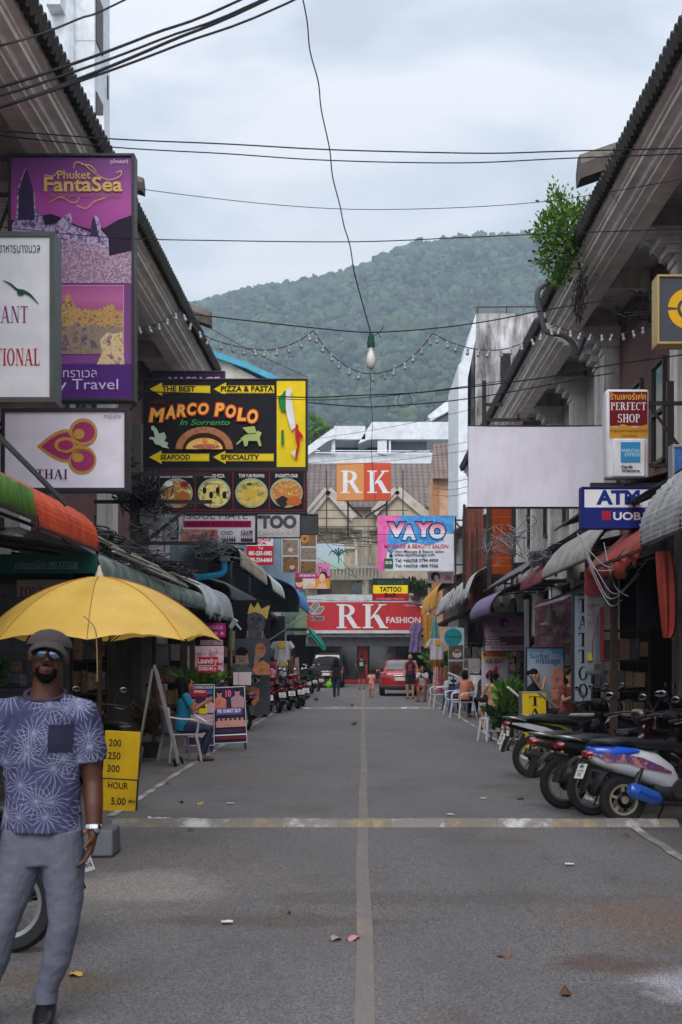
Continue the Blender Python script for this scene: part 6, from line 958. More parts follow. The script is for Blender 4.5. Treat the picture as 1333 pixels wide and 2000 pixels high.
# white plastic chairs and stools
PL = M('plastic_chair_white', '#b5b5ba', .4, .06, dirt=.15)
def chair(label, x, y, rz, z=0., mat=None):
    mat = mat or PL; t = T('plastic_chair', label, 'chair', (x, y, z), rz, 'white plastic chairs' if mat is PL else None); b = MB()
    b.grid(lambda u, v: (-.22 + .44 * u, -.22 + .42 * v, .43 - .025 * math.sin(math.pi * u) * math.sin(math.pi * v)), 10, 10); b.build('seat', mat, t, 60, solid=.02)
    bk = MB(); bk.grid(lambda u, v: (-.21 + .42 * u, .19 + .06 * v + .05 * (1 - (2 * u - 1) ** 2), .44 + .40 * v + .03 * v * (1 - (2 * u - 1) ** 2)), 12, 10); bk.build('backrest', mat, t, 60, solid=.016)
    for sx_, sy in ((-1, -1), (1, -1), (-1, 1), (1, 1)): MB().tube([(sx_ * .2, sy * .19, .43), (sx_ * .235, sy * .235, .2), (sx_ * .26, sy * .265, 0)], [(.042, .026), (.035, .02), (.028, .018)], 8).build('leg', mat, t, 50)
    for sx_ in (-1, 1): MB().tube(cat_rom([(sx_ * .215, .24, .70), (sx_ * .26, .08, .67), (sx_ * .265, -.14, .65), (sx_ * .25, -.21, .58), (sx_ * .22, -.2, .43)], 4), [(.016, .03)] * 17, 8, ref=(0, 0, 1)).build('armrest', mat, t, 60)
    return t
chair('white plastic chair carrying the woman in the blue shirt', -2.86, 22.3, R(118)); chair('white plastic chair empty, farthest of the right hand row', 2.35, 44.5, R(-75)); chair('white plastic chair in the middle of the right hand row', 2.55, 39.5, R(-70)); chair('white plastic chair under the woman in the coral shirt', 2.62, 37.6, R(-65)); chair('blue plastic chair between the white ones on the right', 2.68, 42.6, R(-70), 0, U('plastic_blue', '#1c3f80'))
def stool(label, x, y, z=0., rz=0., h=.45):
    t = T('plastic_stool', label, 'stool', (x, y, z), rz, 'white plastic stools'); MB().box((0, 0, h - .02), (.27, .27, .04)).build('seat', PL, t, bevel=.012)
    for sx_, sy in ((-1, -1), (1, -1), (1, 1), (-1, 1)): MB().tube([(sx_ * .11, sy * .11, h - .03), (sx_ * .155, sy * .155, 0)], [(.034, .034), (.026, .026)], 4).build('leg', PL, t, 20)
    MB().box((0, 0, .2), (.26, .26, .02)).build('brace', PL, t)
stool('white plastic stool nearest the parked motorbikes on the right', 2.58, 24.9, 0, .3); stool('white plastic stool under the woman with the bare back', 2.82, 31.2, .0, .2); stool('white plastic stool under the seated woman near the red car', 2.12, 51.2, 0, .1, .42); stool('white plastic stool half hidden beside the leafy pots', 2.42, 27.6, 0, .5)
# rail, menu stands, odds
t = T('pipe_railing', 'worn white pipe railing behind the motorbikes', 'railing', (2.95, 20.0, 0)); MB().tube(cat_rom([(0, .5, .1), (0, .5, .7), (.03, .5, .78), (.12, .48, .8), (1.4, .2, .8), (1.6, .1, .78)], 4), .026, 8).build('top_rail', M('rail_rusty_white', '#a39a94', .6, dirt=.6, dcol='#5a3020'), t)
for x in (.55, 1.15): MB().tube([(x, .4 - .2 * x, .1), (x, .4 - .2 * x, .8)], .022, 8).build('post', M('rail_rusty_white', '#a39a94'), t)
def menu(label, x0, y0, x1, y1, Y, gy, mat=None):
    p = P((x0 + x1) / 2, gy, Y); t = T('menu_stand', label, 'menu stand', (p.x, Y, max(p.z, 0)), group='menu stands'); k = Y / F; h = CH + (VY - (y0 + y1) / 2) * k - t.location.z; a = math.atan2((y0 - y1) * -1, x1 - x0)
    MB().box((0, 0, h), (math.hypot(x1 - x0, y1 - y0) * k, .3, .035), (0, -a, 0)).build('menu_board', mat or WHITE, t, bevel=.005); MB().tube([(0, .05, 0), (0, .05, h)], .018, 6).box((0, .05, .015), (.3, .3, .03)).build('post', STEEL, t)
menu('white menu board on a post farthest along the right', 876, 1322, 896, 1314, 41, 1392); menu('white menu held open behind the yellow box sign', 992, 1368, 1022, 1342, 27, 1440); menu('silver edged menu board tilted beside the yellow box sign', 1052, 1382, 1088, 1352, 23, 1466, GREY); menu('rosy price list on a slanted stand above the yellow box sign', 1036, 1352, 1060, 1318, 25.5, 1450, U('list_rosy', '#8a7078')); menu('pale menu over the bare backed woman', 968, 1356, 976, 1324, 31.6, 1420)
s = Sheet('menu_book', 'pair of open pink printed menu sheets above the boxing posters', 'menu', 456, 1313, 491, 1338, 28.0); s.panel(speck('print_pale_pink', ['#a88a90', '#c9b5ba', '#b89aa0'], 14), .02); s.rect('fold', 466, 1313, 467, 1338, U('fold_grey', '#6a5a60'))
t = T('security_camera', 'white dome ended camera tube on a post beside the crown painting', 'camera', P(452, 1300, 31.5)); k = 31.5 / F; MB().tube([(.0, 0, 0), (0, 0, 72 * k)], .03, 8).tube([(.01, 0, 30 * k), (0.02, 0, 68 * k)], .07, 8).build('post', speck('bark_green', ['#5a5a3a', '#8a8a5a', '#6a6248'], 12), t); MB().tube([(-.02, 0, 74 * k), (.11, -.02, 90 * k)], [.05, .06], 10).tube([(.08, 0, 84 * k), (.22, 0, 70 * k)], [.03, .015], 8).build('housing', WHITE, t)
for i, (x, y, c_) in enumerate(((148, 1908, '#b58a4a'), (392, 1571, '#b08a50'), (355, 1569, '#5a3a2a'), (402, 1615, '#9a6a3a'), (372, 1625, '#5a4632'), (330, 1533, '#6a3f2a'), (690, 1837, '#a8787a'), (560, 1785, '#5f4a3a'), (985, 1870, '#6a4a3a'), (1105, 1945, '#4f3526'), (1228, 1635, '#57402f'), (655, 1838, '#8a8078'), (1018, 1563, '#2e2722'))):
    Y = GY(y); o = MB().grid(lambda u, v: ((u - .5) * .065 * math.sin(math.pi * (.12 + .8 * v)), (v - .5) * .09, .008 + .022 * math.sin(u * 3.1) * v + .012 * math.sin(v * 5 + i)), 4, 6).build('fallen_leaf', U('leaf_litter_' + c_[1:], c_), None, 60, loc=((x - VX) / F * Y, Y, .004), rot=(0, 0, i * 1.3 + .8)); tag(o, ('dry tan leaf on the asphalt at the standing man\'s feet', 'pale curled leaf left of the speed bump', 'dark leaf by the left white line', 'ochre leaf touching the near side of the speed bump', 'small brown leaf in front of the speed bump', 'reddish leaf beside the price board', 'pinkish scrap near the centre line', 'brown leaf on the open asphalt left of the centre line', 'small brown scrap right of the centre line', 'dark damp leaf low on the right', 'brown leaf before the right end of the speed bump', 'grey scrap left of the pinkish one', 'black leaf behind the speed bump on the right')[i], 'leaf', 'leaves and scraps on the road')
for i, (x, y) in enumerate(((310, 1606), (444, 1806), (945, 1562), (880, 1594), (608, 1615), (1113, 1692), (450, 1572))):
    Y = GY(y); b = MB().grid(lambda u, v: ((u - .5) * .07, (v - .5) * .06, .014 + (.07 if i == 0 else .01) * abs(mnoise.noise((u * 3, v * 3, i)))), 6, 6); o = b.build('paper_scrap', U('scrap_white', '#c9c9c9'), None, 60, loc=((x - VX) / F * Y, Y, .006)); o.scale = (3, 3, 1) if i == 0 else (1, 1, 1); tag(o, ('crumpled white plastic bag at the left end of the speed bump', 'white scrap left of the centre line nearest the camera', 'white scrap by the motorbike wheels', 'white scrap just behind the speed bump', 'white flake on the speed bump left of the centre line', 'white scrap on the open asphalt at right', 'white scrap left beyond the speed bump')[i], 'litter', 'leaves and scraps on the road')
# small fixtures of the shop fronts
def door(label, x, y, w, h, rz, mat, z=.12, panels=2):
    t = T('door', label, 'door', (x, y, z), rz)
    for i in range(panels): MB().box(((i + .5) * w / panels, 0, h / 2), (w / panels - .02, .045, h)).build('leaf', mat, t, bevel=.004)
    b = MB(); [b.box((i * w / panels, .0, h / 2), (.07, .09, h + .06)) for i in range(panels + 1)]; b.box((w / 2, 0, h + .03), (w, .09, .07)); b.build('frame', M('timber_dark', '#4a382c', .7, dirt=.4), t); MB().ell((w / panels - .12, -.05, 1.0), (.03, .03, .03), 10, 8).build('handle', STEEL, t); return t
door('pale plywood double door in the shade behind the right motorbikes', 4.0, 17.4, 1.1, 2.15, .12, M('plywood_pale', '#8a7a66', .8, dirt=.4)); door('cream door behind the boxing posters on the left', -4.6, 25.5, .9, 2.1, -.1, M('door_cream', '#7d7668', .8, dirt=.4), panels=1)
def shutter(label, x0, x1, y, z0, z1, mat, rz=0.):
    t = T('roller_shutter', label, 'shutter', (x0, y, z0), rz); b = MB(); n = int((z1 - z0) / .09); w = x1 - x0
    b.grid(lambda u, v: (w * u, .018 * abs(math.sin(math.pi * v * n)), (z1 - z0) * v), 1, n * 4); b.build('slats', mat, t, 60); MB().box((w / 2, .05, z1 - z0 + .12), (w + .1, .25, .25)).bar((0, 0, 0), (0, 0, z1 - z0), .06).bar((w, 0, 0), (w, 0, z1 - z0), .06).build('housing', STEEL, t); return t
shutter('grey roller shutter in the shade behind the standing man', -4.9, -3.5, 16.9, .15, 2.5, SHUT); shutter('grey roller shutter at the right edge behind the pink scooter', 4.05, 5.1, 16.2, .12, 2.6, SHUT)
WOOD = M('timber_brown', '#3f2a1e', .8, dirt=.3)
def rack(label, x, y, w, h, d, rz, mats, seed, cat='shelf'):
    t = T('goods_shelf', label, cat, (x, y, .12), rz); rr = random.Random(seed); b = MB(); n = 4
    [b.box((xx, 0, h / 2), (.04, d, h)) for xx in (0, w)]; [b.box((w / 2, 0, h * i / n + .02), (w, d, .03)) for i in range(n + 1)]; b.build('frame', WOOD, t)
    for i in range(n):
        xx = .05
        while xx < w - .12: bw = rr.uniform(.06, .2); q = rr.choice(mats); MB().box((xx + bw / 2, -.02, h * i / n + .035 + h / n * .35), (bw - .01, d * .7, h / n * rr.uniform(.45, .75))).build('goods', q, t, bevel=.004); xx += bw
    return t
GD = [[speck('goods_a', ['#5a2a2a', '#a8806a', '#3a3a50'], 9), speck('goods_b', ['#8a8578', '#3f4a55', '#b09a70'], 8), speck('goods_c', ['#2a3a2a', '#7a5a3a', '#9a9490'], 8)]][0]
for i, (x, y, w, rz, l) in enumerate(((-4.7, 20.2, 1.3, .9, 'goods shelf in the dark shop behind the sandwich board'), (-4.6, 28.8, 1.4, .6, 'crowded goods shelf behind the laundry sign'), (-4.4, 38.5, 1.8, .7, 'goods shelf under the striped awning on the left'), (-4.0, 48, 2., .7, 'goods shelf far left behind the hanging shirts'), (3.7, 22.9, 1.0, -.6, 'narrow goods shelf behind the upright tattoo board'), (3.6, 30.5, 1.4, -.5, 'goods shelf behind the bare backed woman'), (3.5, 46, 1.8, -.5, 'goods shelf behind the farthest white chair'), (3.4, 55, 1.8, -.6, 'goods shelf under the mustard awning'))): rack(l, x, y, w, 1.9, .35, rz, GD, i)
t = T('fridge', 'white box freezer behind the blue chair on the right', 'freezer', (3.0, 38.9, .12), .2); MB().box((.3, 0, .5), (.75, .6, 1.0)).build('body', WHITE, t, bevel=.03); MB().box((.3, 0, 1.04), (.77, .62, .07)).build('lid', GREY, t, bevel=.02)
s = Sheet('wall_panel', 'floral printed wall panel behind the upright tattoo board', 'panel', 1045, 1170, 1130, 1300, 27.5); s.panel(speck('print_floral', ['#8a8580', '#a39e98', '#7a3a50', '#9a9590', '#6a5a5a'], 2.4, 5), .06)
s = Sheet('wall_panel', 'faded olive panel beside the laundry sign', 'panel', 353, 1275, 392, 1330, 27.3); s.panel(M('olive_board', '#5a5220', .8, dirt=.4), .05)
for i, (x, y, l) in enumerate(((-3.9, 19.0, 'dark wooden post under the orange awning'), (-3.15, 26.4, 'dark wooden post where the faded awning ends'), (3.25, 18.6, 'dark wooden post under the torn red awning'), (-3.1, 33.2, 'dark wooden post left of the crown painting'), (3.1, 27.2, 'pale post by the pale blue massage board'))): t = T('awning_post', l, 'post', (x, y, 0)); MB().box((0, 0, 1.35), (.09, .09, 2.7)).box((0, 0, .04), (.2, .2, .08)).build('post', WOOD if i < 4 else GREY, t, bevel=.006)
t = T('hanging_lamp', 'pale mushroom shaped lamp shade hanging above the massage board', 'lamp', P(1078, 1212, 25.6)); MB().lathe([(.05, .16), (.06, 0), (.2, -.06), (.21, -.075), (.05, -.05)], 20).build('lamp_shade', U('shade_ivory', '#8f8a86'), t); MB().tube([(0, 0, .15), (0, 0, .6)], .01, 5).build('cord', INK, t)
def pigeon(label, px, py, rz, fly=False):
    Y = GY(py); t = T('pigeon', label, 'pigeon', ((px - VX) / F * Y, Y, .0), rz, 'pigeons on the street'); b = MB(); b.ell((0, 0, .13), (.06, .12, .065)); b.ell((0, -.13, .20), (.03, .035, .035)); b.tube([(0, -.08, .15), (0, -.13, .2)], [.045, .028], 8); b.tube([(0, .08, .12), (0, .22, .10)], [(.05, .03), (.03, .008)], 8); b.tube([(0, -.155, .2), (0, -.185, .19)], [.01, .003], 6); [b.tube([(x, 0, .09), (x, -.01, 0)], .008, 5) for x in (-.025, .025)]; remesh(b, 'body', M('feather_grey', '#3a3a42', .7, .4, 12), t, .012, 3)
    if fly: [MB().grid(lambda u, v: (sg * (.04 + .22 * u), -.06 + .14 * v - .05 * u, .17 + .10 * u), 4, 3).build('wing', M('feather_wing', '#4a4648', .7), t, 60, solid=.008) for sg in (-1, 1)]
    t.scale = (.5,) * 3
pigeon('pigeon walking alone on the middle of the street', 692, 1419, 1.1); pigeon('pigeon with spread wings by the far speed bump', 688, 1382, .4, True); pigeon('reddish brown pigeon left near the woman with the green bag', 618, 1370, -1.2, True)
# ------------------------------------------------------------------ motorbikes, car, pickup
def ring(x, hy, zc, hz, n=14, p=2.6, yc=0.):
    out = []
    for i in range(n):
        a = 2 * math.pi * i / n; c, s = math.cos(a), math.sin(a); out.append((x, yc + hy * math.copysign(abs(c) ** (2 / p), c), zc + hz * math.copysign(abs(s) ** (2 / p), s)))
    return out
def paint(n, c, **k): return M('paint_' + n, c, k.get('rough', .28), .05, coat=.5, spec=.5, dirt=.15, dcol='#3a3530')
PBLK = paint('black', '#15161a'); PDRK = M('plastic_dark', '#1d1e20', .5, dirt=.3); SEATM = M('seat_vinyl', '#19191b', .45, bump=.1, bs=80); ALU = M('cast_alloy', '#8d8f92', .4, metal=.8, dirt=.3); TL = M('tail_lens', '#7a1420', .15, spec=.7); MIR = M('mirror_glass', '#c5ccd4', .03, metal=1.)
def wheel(t, name, x, r, tyre_w, spoke, rim=ALU):
    w = T('x', None, None); bpy.data.objects.remove(w)
    tw = tyre_w / 2; tr = r - tyre_w * 1.05
    o = MB().lathe([(tr, -tw * .7), (tr + .02, -tw), (r - tw * .55, -tw), (r - .008, -tw * .5), (r, 0), (r - .008, tw * .5), (r - tw * .55, tw), (tr + .02, tw), (tr, tw * .7), (tr, -tw * .7)], 32, (x, 0, r), 'Y').build('tyre', RUBBER, t, 50); o.name = name
    b = MB(); b.lathe([(tr + .006, -tw * .75), (tr - .022, -tw * .6), (tr - .022, tw * .6), (tr + .006, tw * .75)], 32, (x, 0, r), 'Y'); b.lathe([(0, -.055), (.05, -.055), (.055, -.02), (.055, .02), (.05, .055), (0, .055)], 16, (x, 0, r), 'Y')
    if spoke == 'cast':
        for i in range(5): a = i * 1.2566 + .3; b.bar((x + .04 * math.cos(a), 0, r + .04 * math.sin(a)), (x + (tr - .015) * math.cos(a), 0, r + (tr - .015) * math.sin(a)), .034, .026)
    else:
        for i in range(28): a = i * .2244; a2 = a + (.35 if i % 2 else -.35); s_ = .03 if i % 4 < 2 else -.03; b.tube([(x + .05 * math.cos(a2), s_, r + .05 * math.sin(a2)), (x + (tr - .015) * math.cos(a), 0, r + (tr - .015) * math.sin(a))], .0022, 3)
    b.build('rim', rim, o, 40); MB().lathe([(.04, -.062), (.085, -.066), (.085, -.060), (.04, -.058)], 20, (x, 0, r), 'Y').build('brake_disc', CHROME, o, 30); return o
def motorbike(label, x, y, rz, body, accent=None, kind='under', plate=None, spoke='wire', exm=None, lean=.0, steer=0., extra=None, rimm=None, group='parked motorbikes', pz=0.):
    t = T('motorbike', label, 'motorbike', (x, y, pz), rz, group); t.rotation_euler = (lean, 0, rz); sc = kind == 'scooter'; accent = accent or body; r = .245 if sc else .283; wb = 1.24
    wheel(t, 'rear_wheel', 0, r, .09 if sc else .08, spoke, rimm or ALU); wheel(t, 'front_wheel', wb, r, .08 if sc else .07, spoke, rimm or ALU)
    b = MB()                                                  # tail cowl and side panels
    if sc: b.loft([ring(-.36, .03, .70, .035), ring(-.30, .085, .68, .075), ring(-.12, .13, .65, .125), ring(.12, .155, .60, .15), ring(.34, .15, .53, .17), ring(.50, .12, .44, .15), ring(.56, .08, .40, .10)])
    else: b.loft([ring(-.40, .025, .76, .02), ring(-.32, .075, .735, .05), ring(-.1, .105, .70, .075), ring(.15, .115, .64, .09), ring(.4, .10, .58, .10), ring(.58, .06, .50, .07)])
    b.build('side_panel', body, t, 55)
    if accent is not body:
        a = MB(); k = .006
        for sg in (-1, 1): a.loft([[(px_, sg * (hy + k), pz_ + dz) for dz in (-h, 0, h)] for px_, hy, pz_, h in ((-.33, .07, .69, .012), (-.2, .118, .665, .05), (0, .147, .64, .04), (.15, .160, .60, .05), (.34, .155, .54, .03), (.46, .135, .50, .01))] if sc else [[(px_, sg * (hy + k), pz_ + dz) for dz in (-h, 0, h)] for px_, hy, pz_, h in ((-.3, .08, .735, .01), (-.1, .108, .70, .035), (.15, .118, .64, .04), (.38, .105, .58, .012))], False, 0, False)
        a.build('panel_graphic', accent, t, 60)
    s = MB(); z0 = .80 if sc else .79
    s.loft([ring(-.34, .06, z0 - .02, .02), ring(-.28, .11, z0 + .005, .035), ring(0, .13, z0 + .01, .045), ring(.25, .125, z0 - .02, .045), ring(.5, .105, z0 - .04, .05), ring(.64, .06, z0 - .06, .035)]); s.build('seat', SEATM, t, 60)
    MB().tube(cat_rom([(-.12, -.13, z0 - .02), (-.3, -.12, z0 + .02), (-.40, 0, z0 + .035), (-.3, .12, z0 + .02), (-.12, .13, z0 - .02)], 4), .013, 6).build('grab_rail', PDRK if sc else ALU, t, 60)
    MB().loft([ring(-.405, .04, .70 if sc else .735, .015), ring(-.39, .07, .695 if sc else .73, .032), ring(-.33, .082, .70 if sc else .735, .035)]).build('tail_light', TL, t, 60)
    for sg in (-1, 1): MB().ell((-.38, sg * .125, .66), (.022, .026, .016), 10, 8).build('indicator', M('amber_lens', '#8a5a24', .2), t, 60)
    f = MB(); f.grid(lambda u, v: (.0 - (r + .06) * math.sin(R(-18 + 95 * v)) * 1.05, (u - .5) * .13, r + (r + .06) * math.cos(R(-18 + 95 * v)) * (1.0 + .1 * v)), 4, 10); f.box((-.375, 0, .46), (.02, .11, .22), (0, .38, 0)); f.build('rear_mudguard', PDRK, t, 60, solid=.006)
    if plate: pl = MB().box((-.43, 0, .53), (.008, .20, .15), (0, .38, 0)).build('number_plate', U('plate_white', '#c9c9c6', dirt=.2), t)
    if plate:
        for ln, dz, h_ in ((plate[0], .028, .04), (plate[1], -.01, .022), (plate[2], -.055, .04)):
            vs, fs, e_ = text_mesh(ln, .02); w_ = min(.16, .03 * len(ln) + .02); q = Matrix.Rotation(.38, 3, 'Y'); MB().add([tuple(q @ Vector((-.006, (.5 - v_[0]) * w_, dz + h_ * v_[1])) + Vector((-.43, 0, .53))) for v_ in vs], fs).build('lettering', INK, pl, 0)
    e = MB(); e.loft([ring(.30, .09, .36, .07), ring(.45, .11, .34, .10), ring(.62, .11, .34, .10), ring(.78, .07, .37, .06)]); e.tube([(.45, .08, .33), (0, .09, r)], .035, 8); e.lathe([(0, -.14), (.09, -.14), (.1, -.1), (.1, .1), (.09, .14), (0, .14)], 18, (.56, 0, .33), 'Y'); e.bar((.55, 0, .45), (.35, 0, .6), .06); e.build('engine', M('engine_grey', '#3f4043', .5, metal=.5, dirt=.5), t, 45)
    MB().tube([(.02, .12, r + .02), (.18, .13, .62)], .028, 8).tube([(.02, -.12, r + .02), (.18, -.13, .62)], .028, 8).build('shock_absorber', PDRK, t)
    x_ = MB(); MB().tube(cat_rom([(.68, -.05, .27), (.55, -.12, .2), (.35, -.15, .21)], 4), .02, 8).build('exhaust_pipe', PDRK, t); x_.tube([(.33, -.155, .235), (.28, -.165, .25), (.03, -.18, .345), (-.01, -.18, .36)] if exm else [(.36, -.155, .22), (.28, -.16, .24), (-.1, -.17, .33), (-.16, -.17, .345)], [.035, .068, .075, .05] if exm else [.03, .055, .06, .045], 14); x_.build('exhaust', exm or PDRK, t, 50)
    if exm: MB().tube([(.25, -.235, .27), (.06, -.25, .34)], [.016, .02], 8).build('heat_shield', exm, t)
    l = MB()
    if sc: l.grid(lambda u, v: (.86 + .10 * v + .07 * (2 * u - 1) ** 2 * -1, (u - .5) * (.42 - .14 * v), .30 + .62 * v), 10, 10); l.loft([ring(.54, .1, .34, .04), ring(.7, .15, .28, .03), ring(.88, .14, .30, .04)])
    else: l.grid(lambda u, v: (.92 - .06 * v - .22 * abs(2 * u - 1), (u - .5) * .40, .34 + .44 * v - .04 * abs(2 * u - 1)), 12, 8); l.loft([ring(.6, .045, .55, .05), ring(.78, .05, .62, .06), ring(.95, .07, .74, .08)])
    l.build('leg_shield', body, t, 60, solid=.012)
    fr = []; q = Matrix.Rotation(steer, 3, 'Z'); piv = Vector((.98, 0, 0))
    def st(b_): b_.v = [tuple(q @ (Vector(p) - piv) + piv) for p in b_.v]; return b_
    fk = MB(); [fk.tube([(1.0, sg * .06, .74), (wb, sg * .06, r)], .019, 8) for sg in (-1, 1)]; fk.build('fork', PDRK, t)
    fm = MB(); fm.grid(lambda u, v: (wb - (r + .035) * math.sin(R(-62 + 118 * v)), (u - .5) * .11 * (1 - .2 * v), r + (r + .035) * math.cos(R(-62 + 118 * v)) + .01 * (1 - (2 * u - 1) ** 2)), 6, 12); fm.build('front_mudguard', body, t, 60, solid=.008)
    c = MB(); c.loft([ring(.84, .05, 1.0, .03), ring(.90, .12, 1.0, .07), ring(.98, .13, .97, .10), ring(1.06, .10, .93, .09), ring(1.10, .05, .92, .05)]); c.loft([ring(.92, .06, .78, .1), ring(1.0, .07, .84, .12), ring(1.06, .05, .86, .1)]); st(c).build('headstock_cowl', body, t, 60)
    st(MB().ell((1.08, 0, .95), (.04, .09, .06), 14, 10)).build('headlight', M('lamp_lens', '#aab0b5', .08, spec=.8), t, 60)
    h = MB(); h.tube(cat_rom([(.78, -.34, 1.0), (.86, -.2, 1.03), (.93, 0, 1.03), (.86, .2, 1.03), (.78, .34, 1.0)], 4), .013, 8); st(h).build('handlebar', PDRK, t)
    for sg in (-1, 1):
        st(MB().tube([(.80, sg * .26, 1.015), (.765, sg * .37, .995)], .02, 10)).build('grip', RUBBER, t); st(MB().tube([(.86, sg * .24, 1.0), (.83, sg * .36, .975)], .007, 6)).build('brake_lever', ALU, t)
        m_ = st(MB().tube(cat_rom([(.86, sg * .22, 1.03), (.89, sg * .27, 1.12), (.87, sg * .33, 1.20)], 3), .007, 6).ell((.865, sg * .36, 1.22), (.022, .065, .042), 14, 8)).build('mirror', PDRK, t, 60); st(MB().ell((.848, sg * .36, 1.22), (.010, .056, .035), 14, 8)).build('mirror_glass', MIR, m_, 60)
    MB().tube([(.5, .12, .2), (.45, .2, .01)], .012, 6).bar((.62, -.22, .27), (.62, .22, .27), .02).build('stand', STEEL, t)
    if extra: extra(t)
    return t
WB = speck('graphic_flame', ['#141c50', '#96402c', '#1f2a6a', '#b8745a', '#121230'], 9, 5)
tb_ = motorbike('blue and white scooter with flame graphics and a blue exhaust, nearest on the right', 2.53, 13.95, R(14), paint('pearl_white', '#bfc2c6'), WB, 'scooter', ('1MR', 'ภูเก็ต', '10'), 'cast', paint('exhaust_blue', '#184fa8', rough=.35), -.06, .35, lambda t: (MB().loft([[(px_, sg * hy, pz_ + dz) for dz in (-h, 0, h)] for px_, hy, pz_, h in ((-.345, .06, .725, .02), (-.22, .112, .725, .035), (-.05, .133, .735, .025), (.1, .142, .73, .012))] if False else [ring(-.362, .045, .735, .035), ring(-.29, .102, .722, .055), ring(-.12, .144, .708, .075), ring(.02, .160, .71, .05), ring(.12, .162, .715, .02)]).build('blue_cowl', paint('cobalt', '#1c52c0'), t, 60)), M('alloy_cream', '#a39a88', .4, metal=.5, dirt=.3))
motorbike('black motorbike with wire wheels second from the camera on the right', 2.36, 14.75, R(16), PBLK, None, 'under', None, 'wire', None, -.05, .3)
motorbike('dark red motorbike with a tilted silver reflector, third on the right', 2.16, 15.4, R(18), paint('maroon', '#2a1014'), None, 'under', None, 'wire', None, -.05, .4)
motorbike('black and silver motorbike with a white tail, farthest of the right hand row', 2.28, 19.3, R(12), PBLK, paint('silver', '#a8abb0'), 'under', ('2กข', 'ภูเก็ต', '814'), 'cast', None, -.06, .2)
motorbike('dark motorbike with yellow rims behind the white tailed one', 2.56, 19.9, R(10), paint('graphite', '#2a2c30'), paint('lime', '#5f6a18'), 'under', None, 'cast', None, -.05, .3, None, paint('rim_yellow', '#b59a1a'))
motorbike('black scooter parked deep in the shade behind the railing', 3.6, 20.9, R(-20), PBLK, None, 'scooter', None, 'cast', None, 0, .3); motorbike('pink and white scooter at the right edge behind the blue one', 3.1, 15.9, R(40), paint('pink', '#a83a6a'), paint('pearl_white', '#bfc2c6'), 'scooter', None, 'cast', None, -.05, .3)
motorbike('black motorbike half hidden behind the standing man', -1.97, 7.95, R(172), PBLK, None, 'under', ('1กย', 'ภูเก็ต', '7616'), 'wire', None, .04)
motorbike('black scooter with a white patch parked in the shade behind the price board', -3.0, 17.3, R(118), PBLK, paint('pearl_white', '#bfc2c6'), 'scooter', None, 'cast', None, .04, .3)
motorbike('black motorbike in front of the painted canvases on the left', -2.55, 31.4, R(112), PBLK, None, 'under', None, 'cast'); motorbike('dark scooter with a grey plate leaning by the painted cheek', -2.62, 38.2, R(110), paint('graphite', '#2a2c30'), None, 'scooter', ('1กจ', 'ภูเก็ต', '27'), 'cast')
rw0 = motorbike('red tailed scooter nearest in the far left row, plate facing the street', -2.40, 40.9, R(106), paint('cherry', '#7a1420'), None, 'scooter', ('1กน', 'ภูเก็ต', '8381'), 'cast', group='scooters in the far left row')
for i, (x, y, a) in enumerate(((-2.2, 42.5, 104), (-2.02, 44.2, 106), (-1.96, 46.2, 108), (-2.35, 58, 112), (-2.2, 61.5, 110), (-2.05, 65, 112))):
    c = copy_tree(rw0); c.location = (x, y, 0); c.rotation_euler = (0, 0, R(a)); c['label'] = ('second scooter of the far left row, between two red tailed ones', 'third red tailed scooter of the far left row', 'last scooter of the far left row, nearest the street', 'dark distant scooter beside the far shrub', 'distant scooter left of the black pickup truck', 'farthest scooter on the left by the woman with the green bag')[i]
    if i in (0, 3, 4, 5):
        for ch in kids(c):
            if ch.data and ch.data.materials and ch.data.materials[0].name == 'paint_cherry': ch.material_slots[0].link = 'OBJECT'; ch.material_slots[0].material = PBLK if i != 0 else paint('plum', '#3a1424')
def rr_(y, hx, z0, z1, p=4, n=20): return [(hx * math.copysign(abs(math.cos(a)) ** (2 / p), math.cos(a)), y, (z0 + z1) / 2 + (z1 - z0) / 2 * math.copysign(abs(math.sin(a)) ** (2 / p), math.sin(a))) for a in [2 * math.pi * i / n for i in range(n)]]
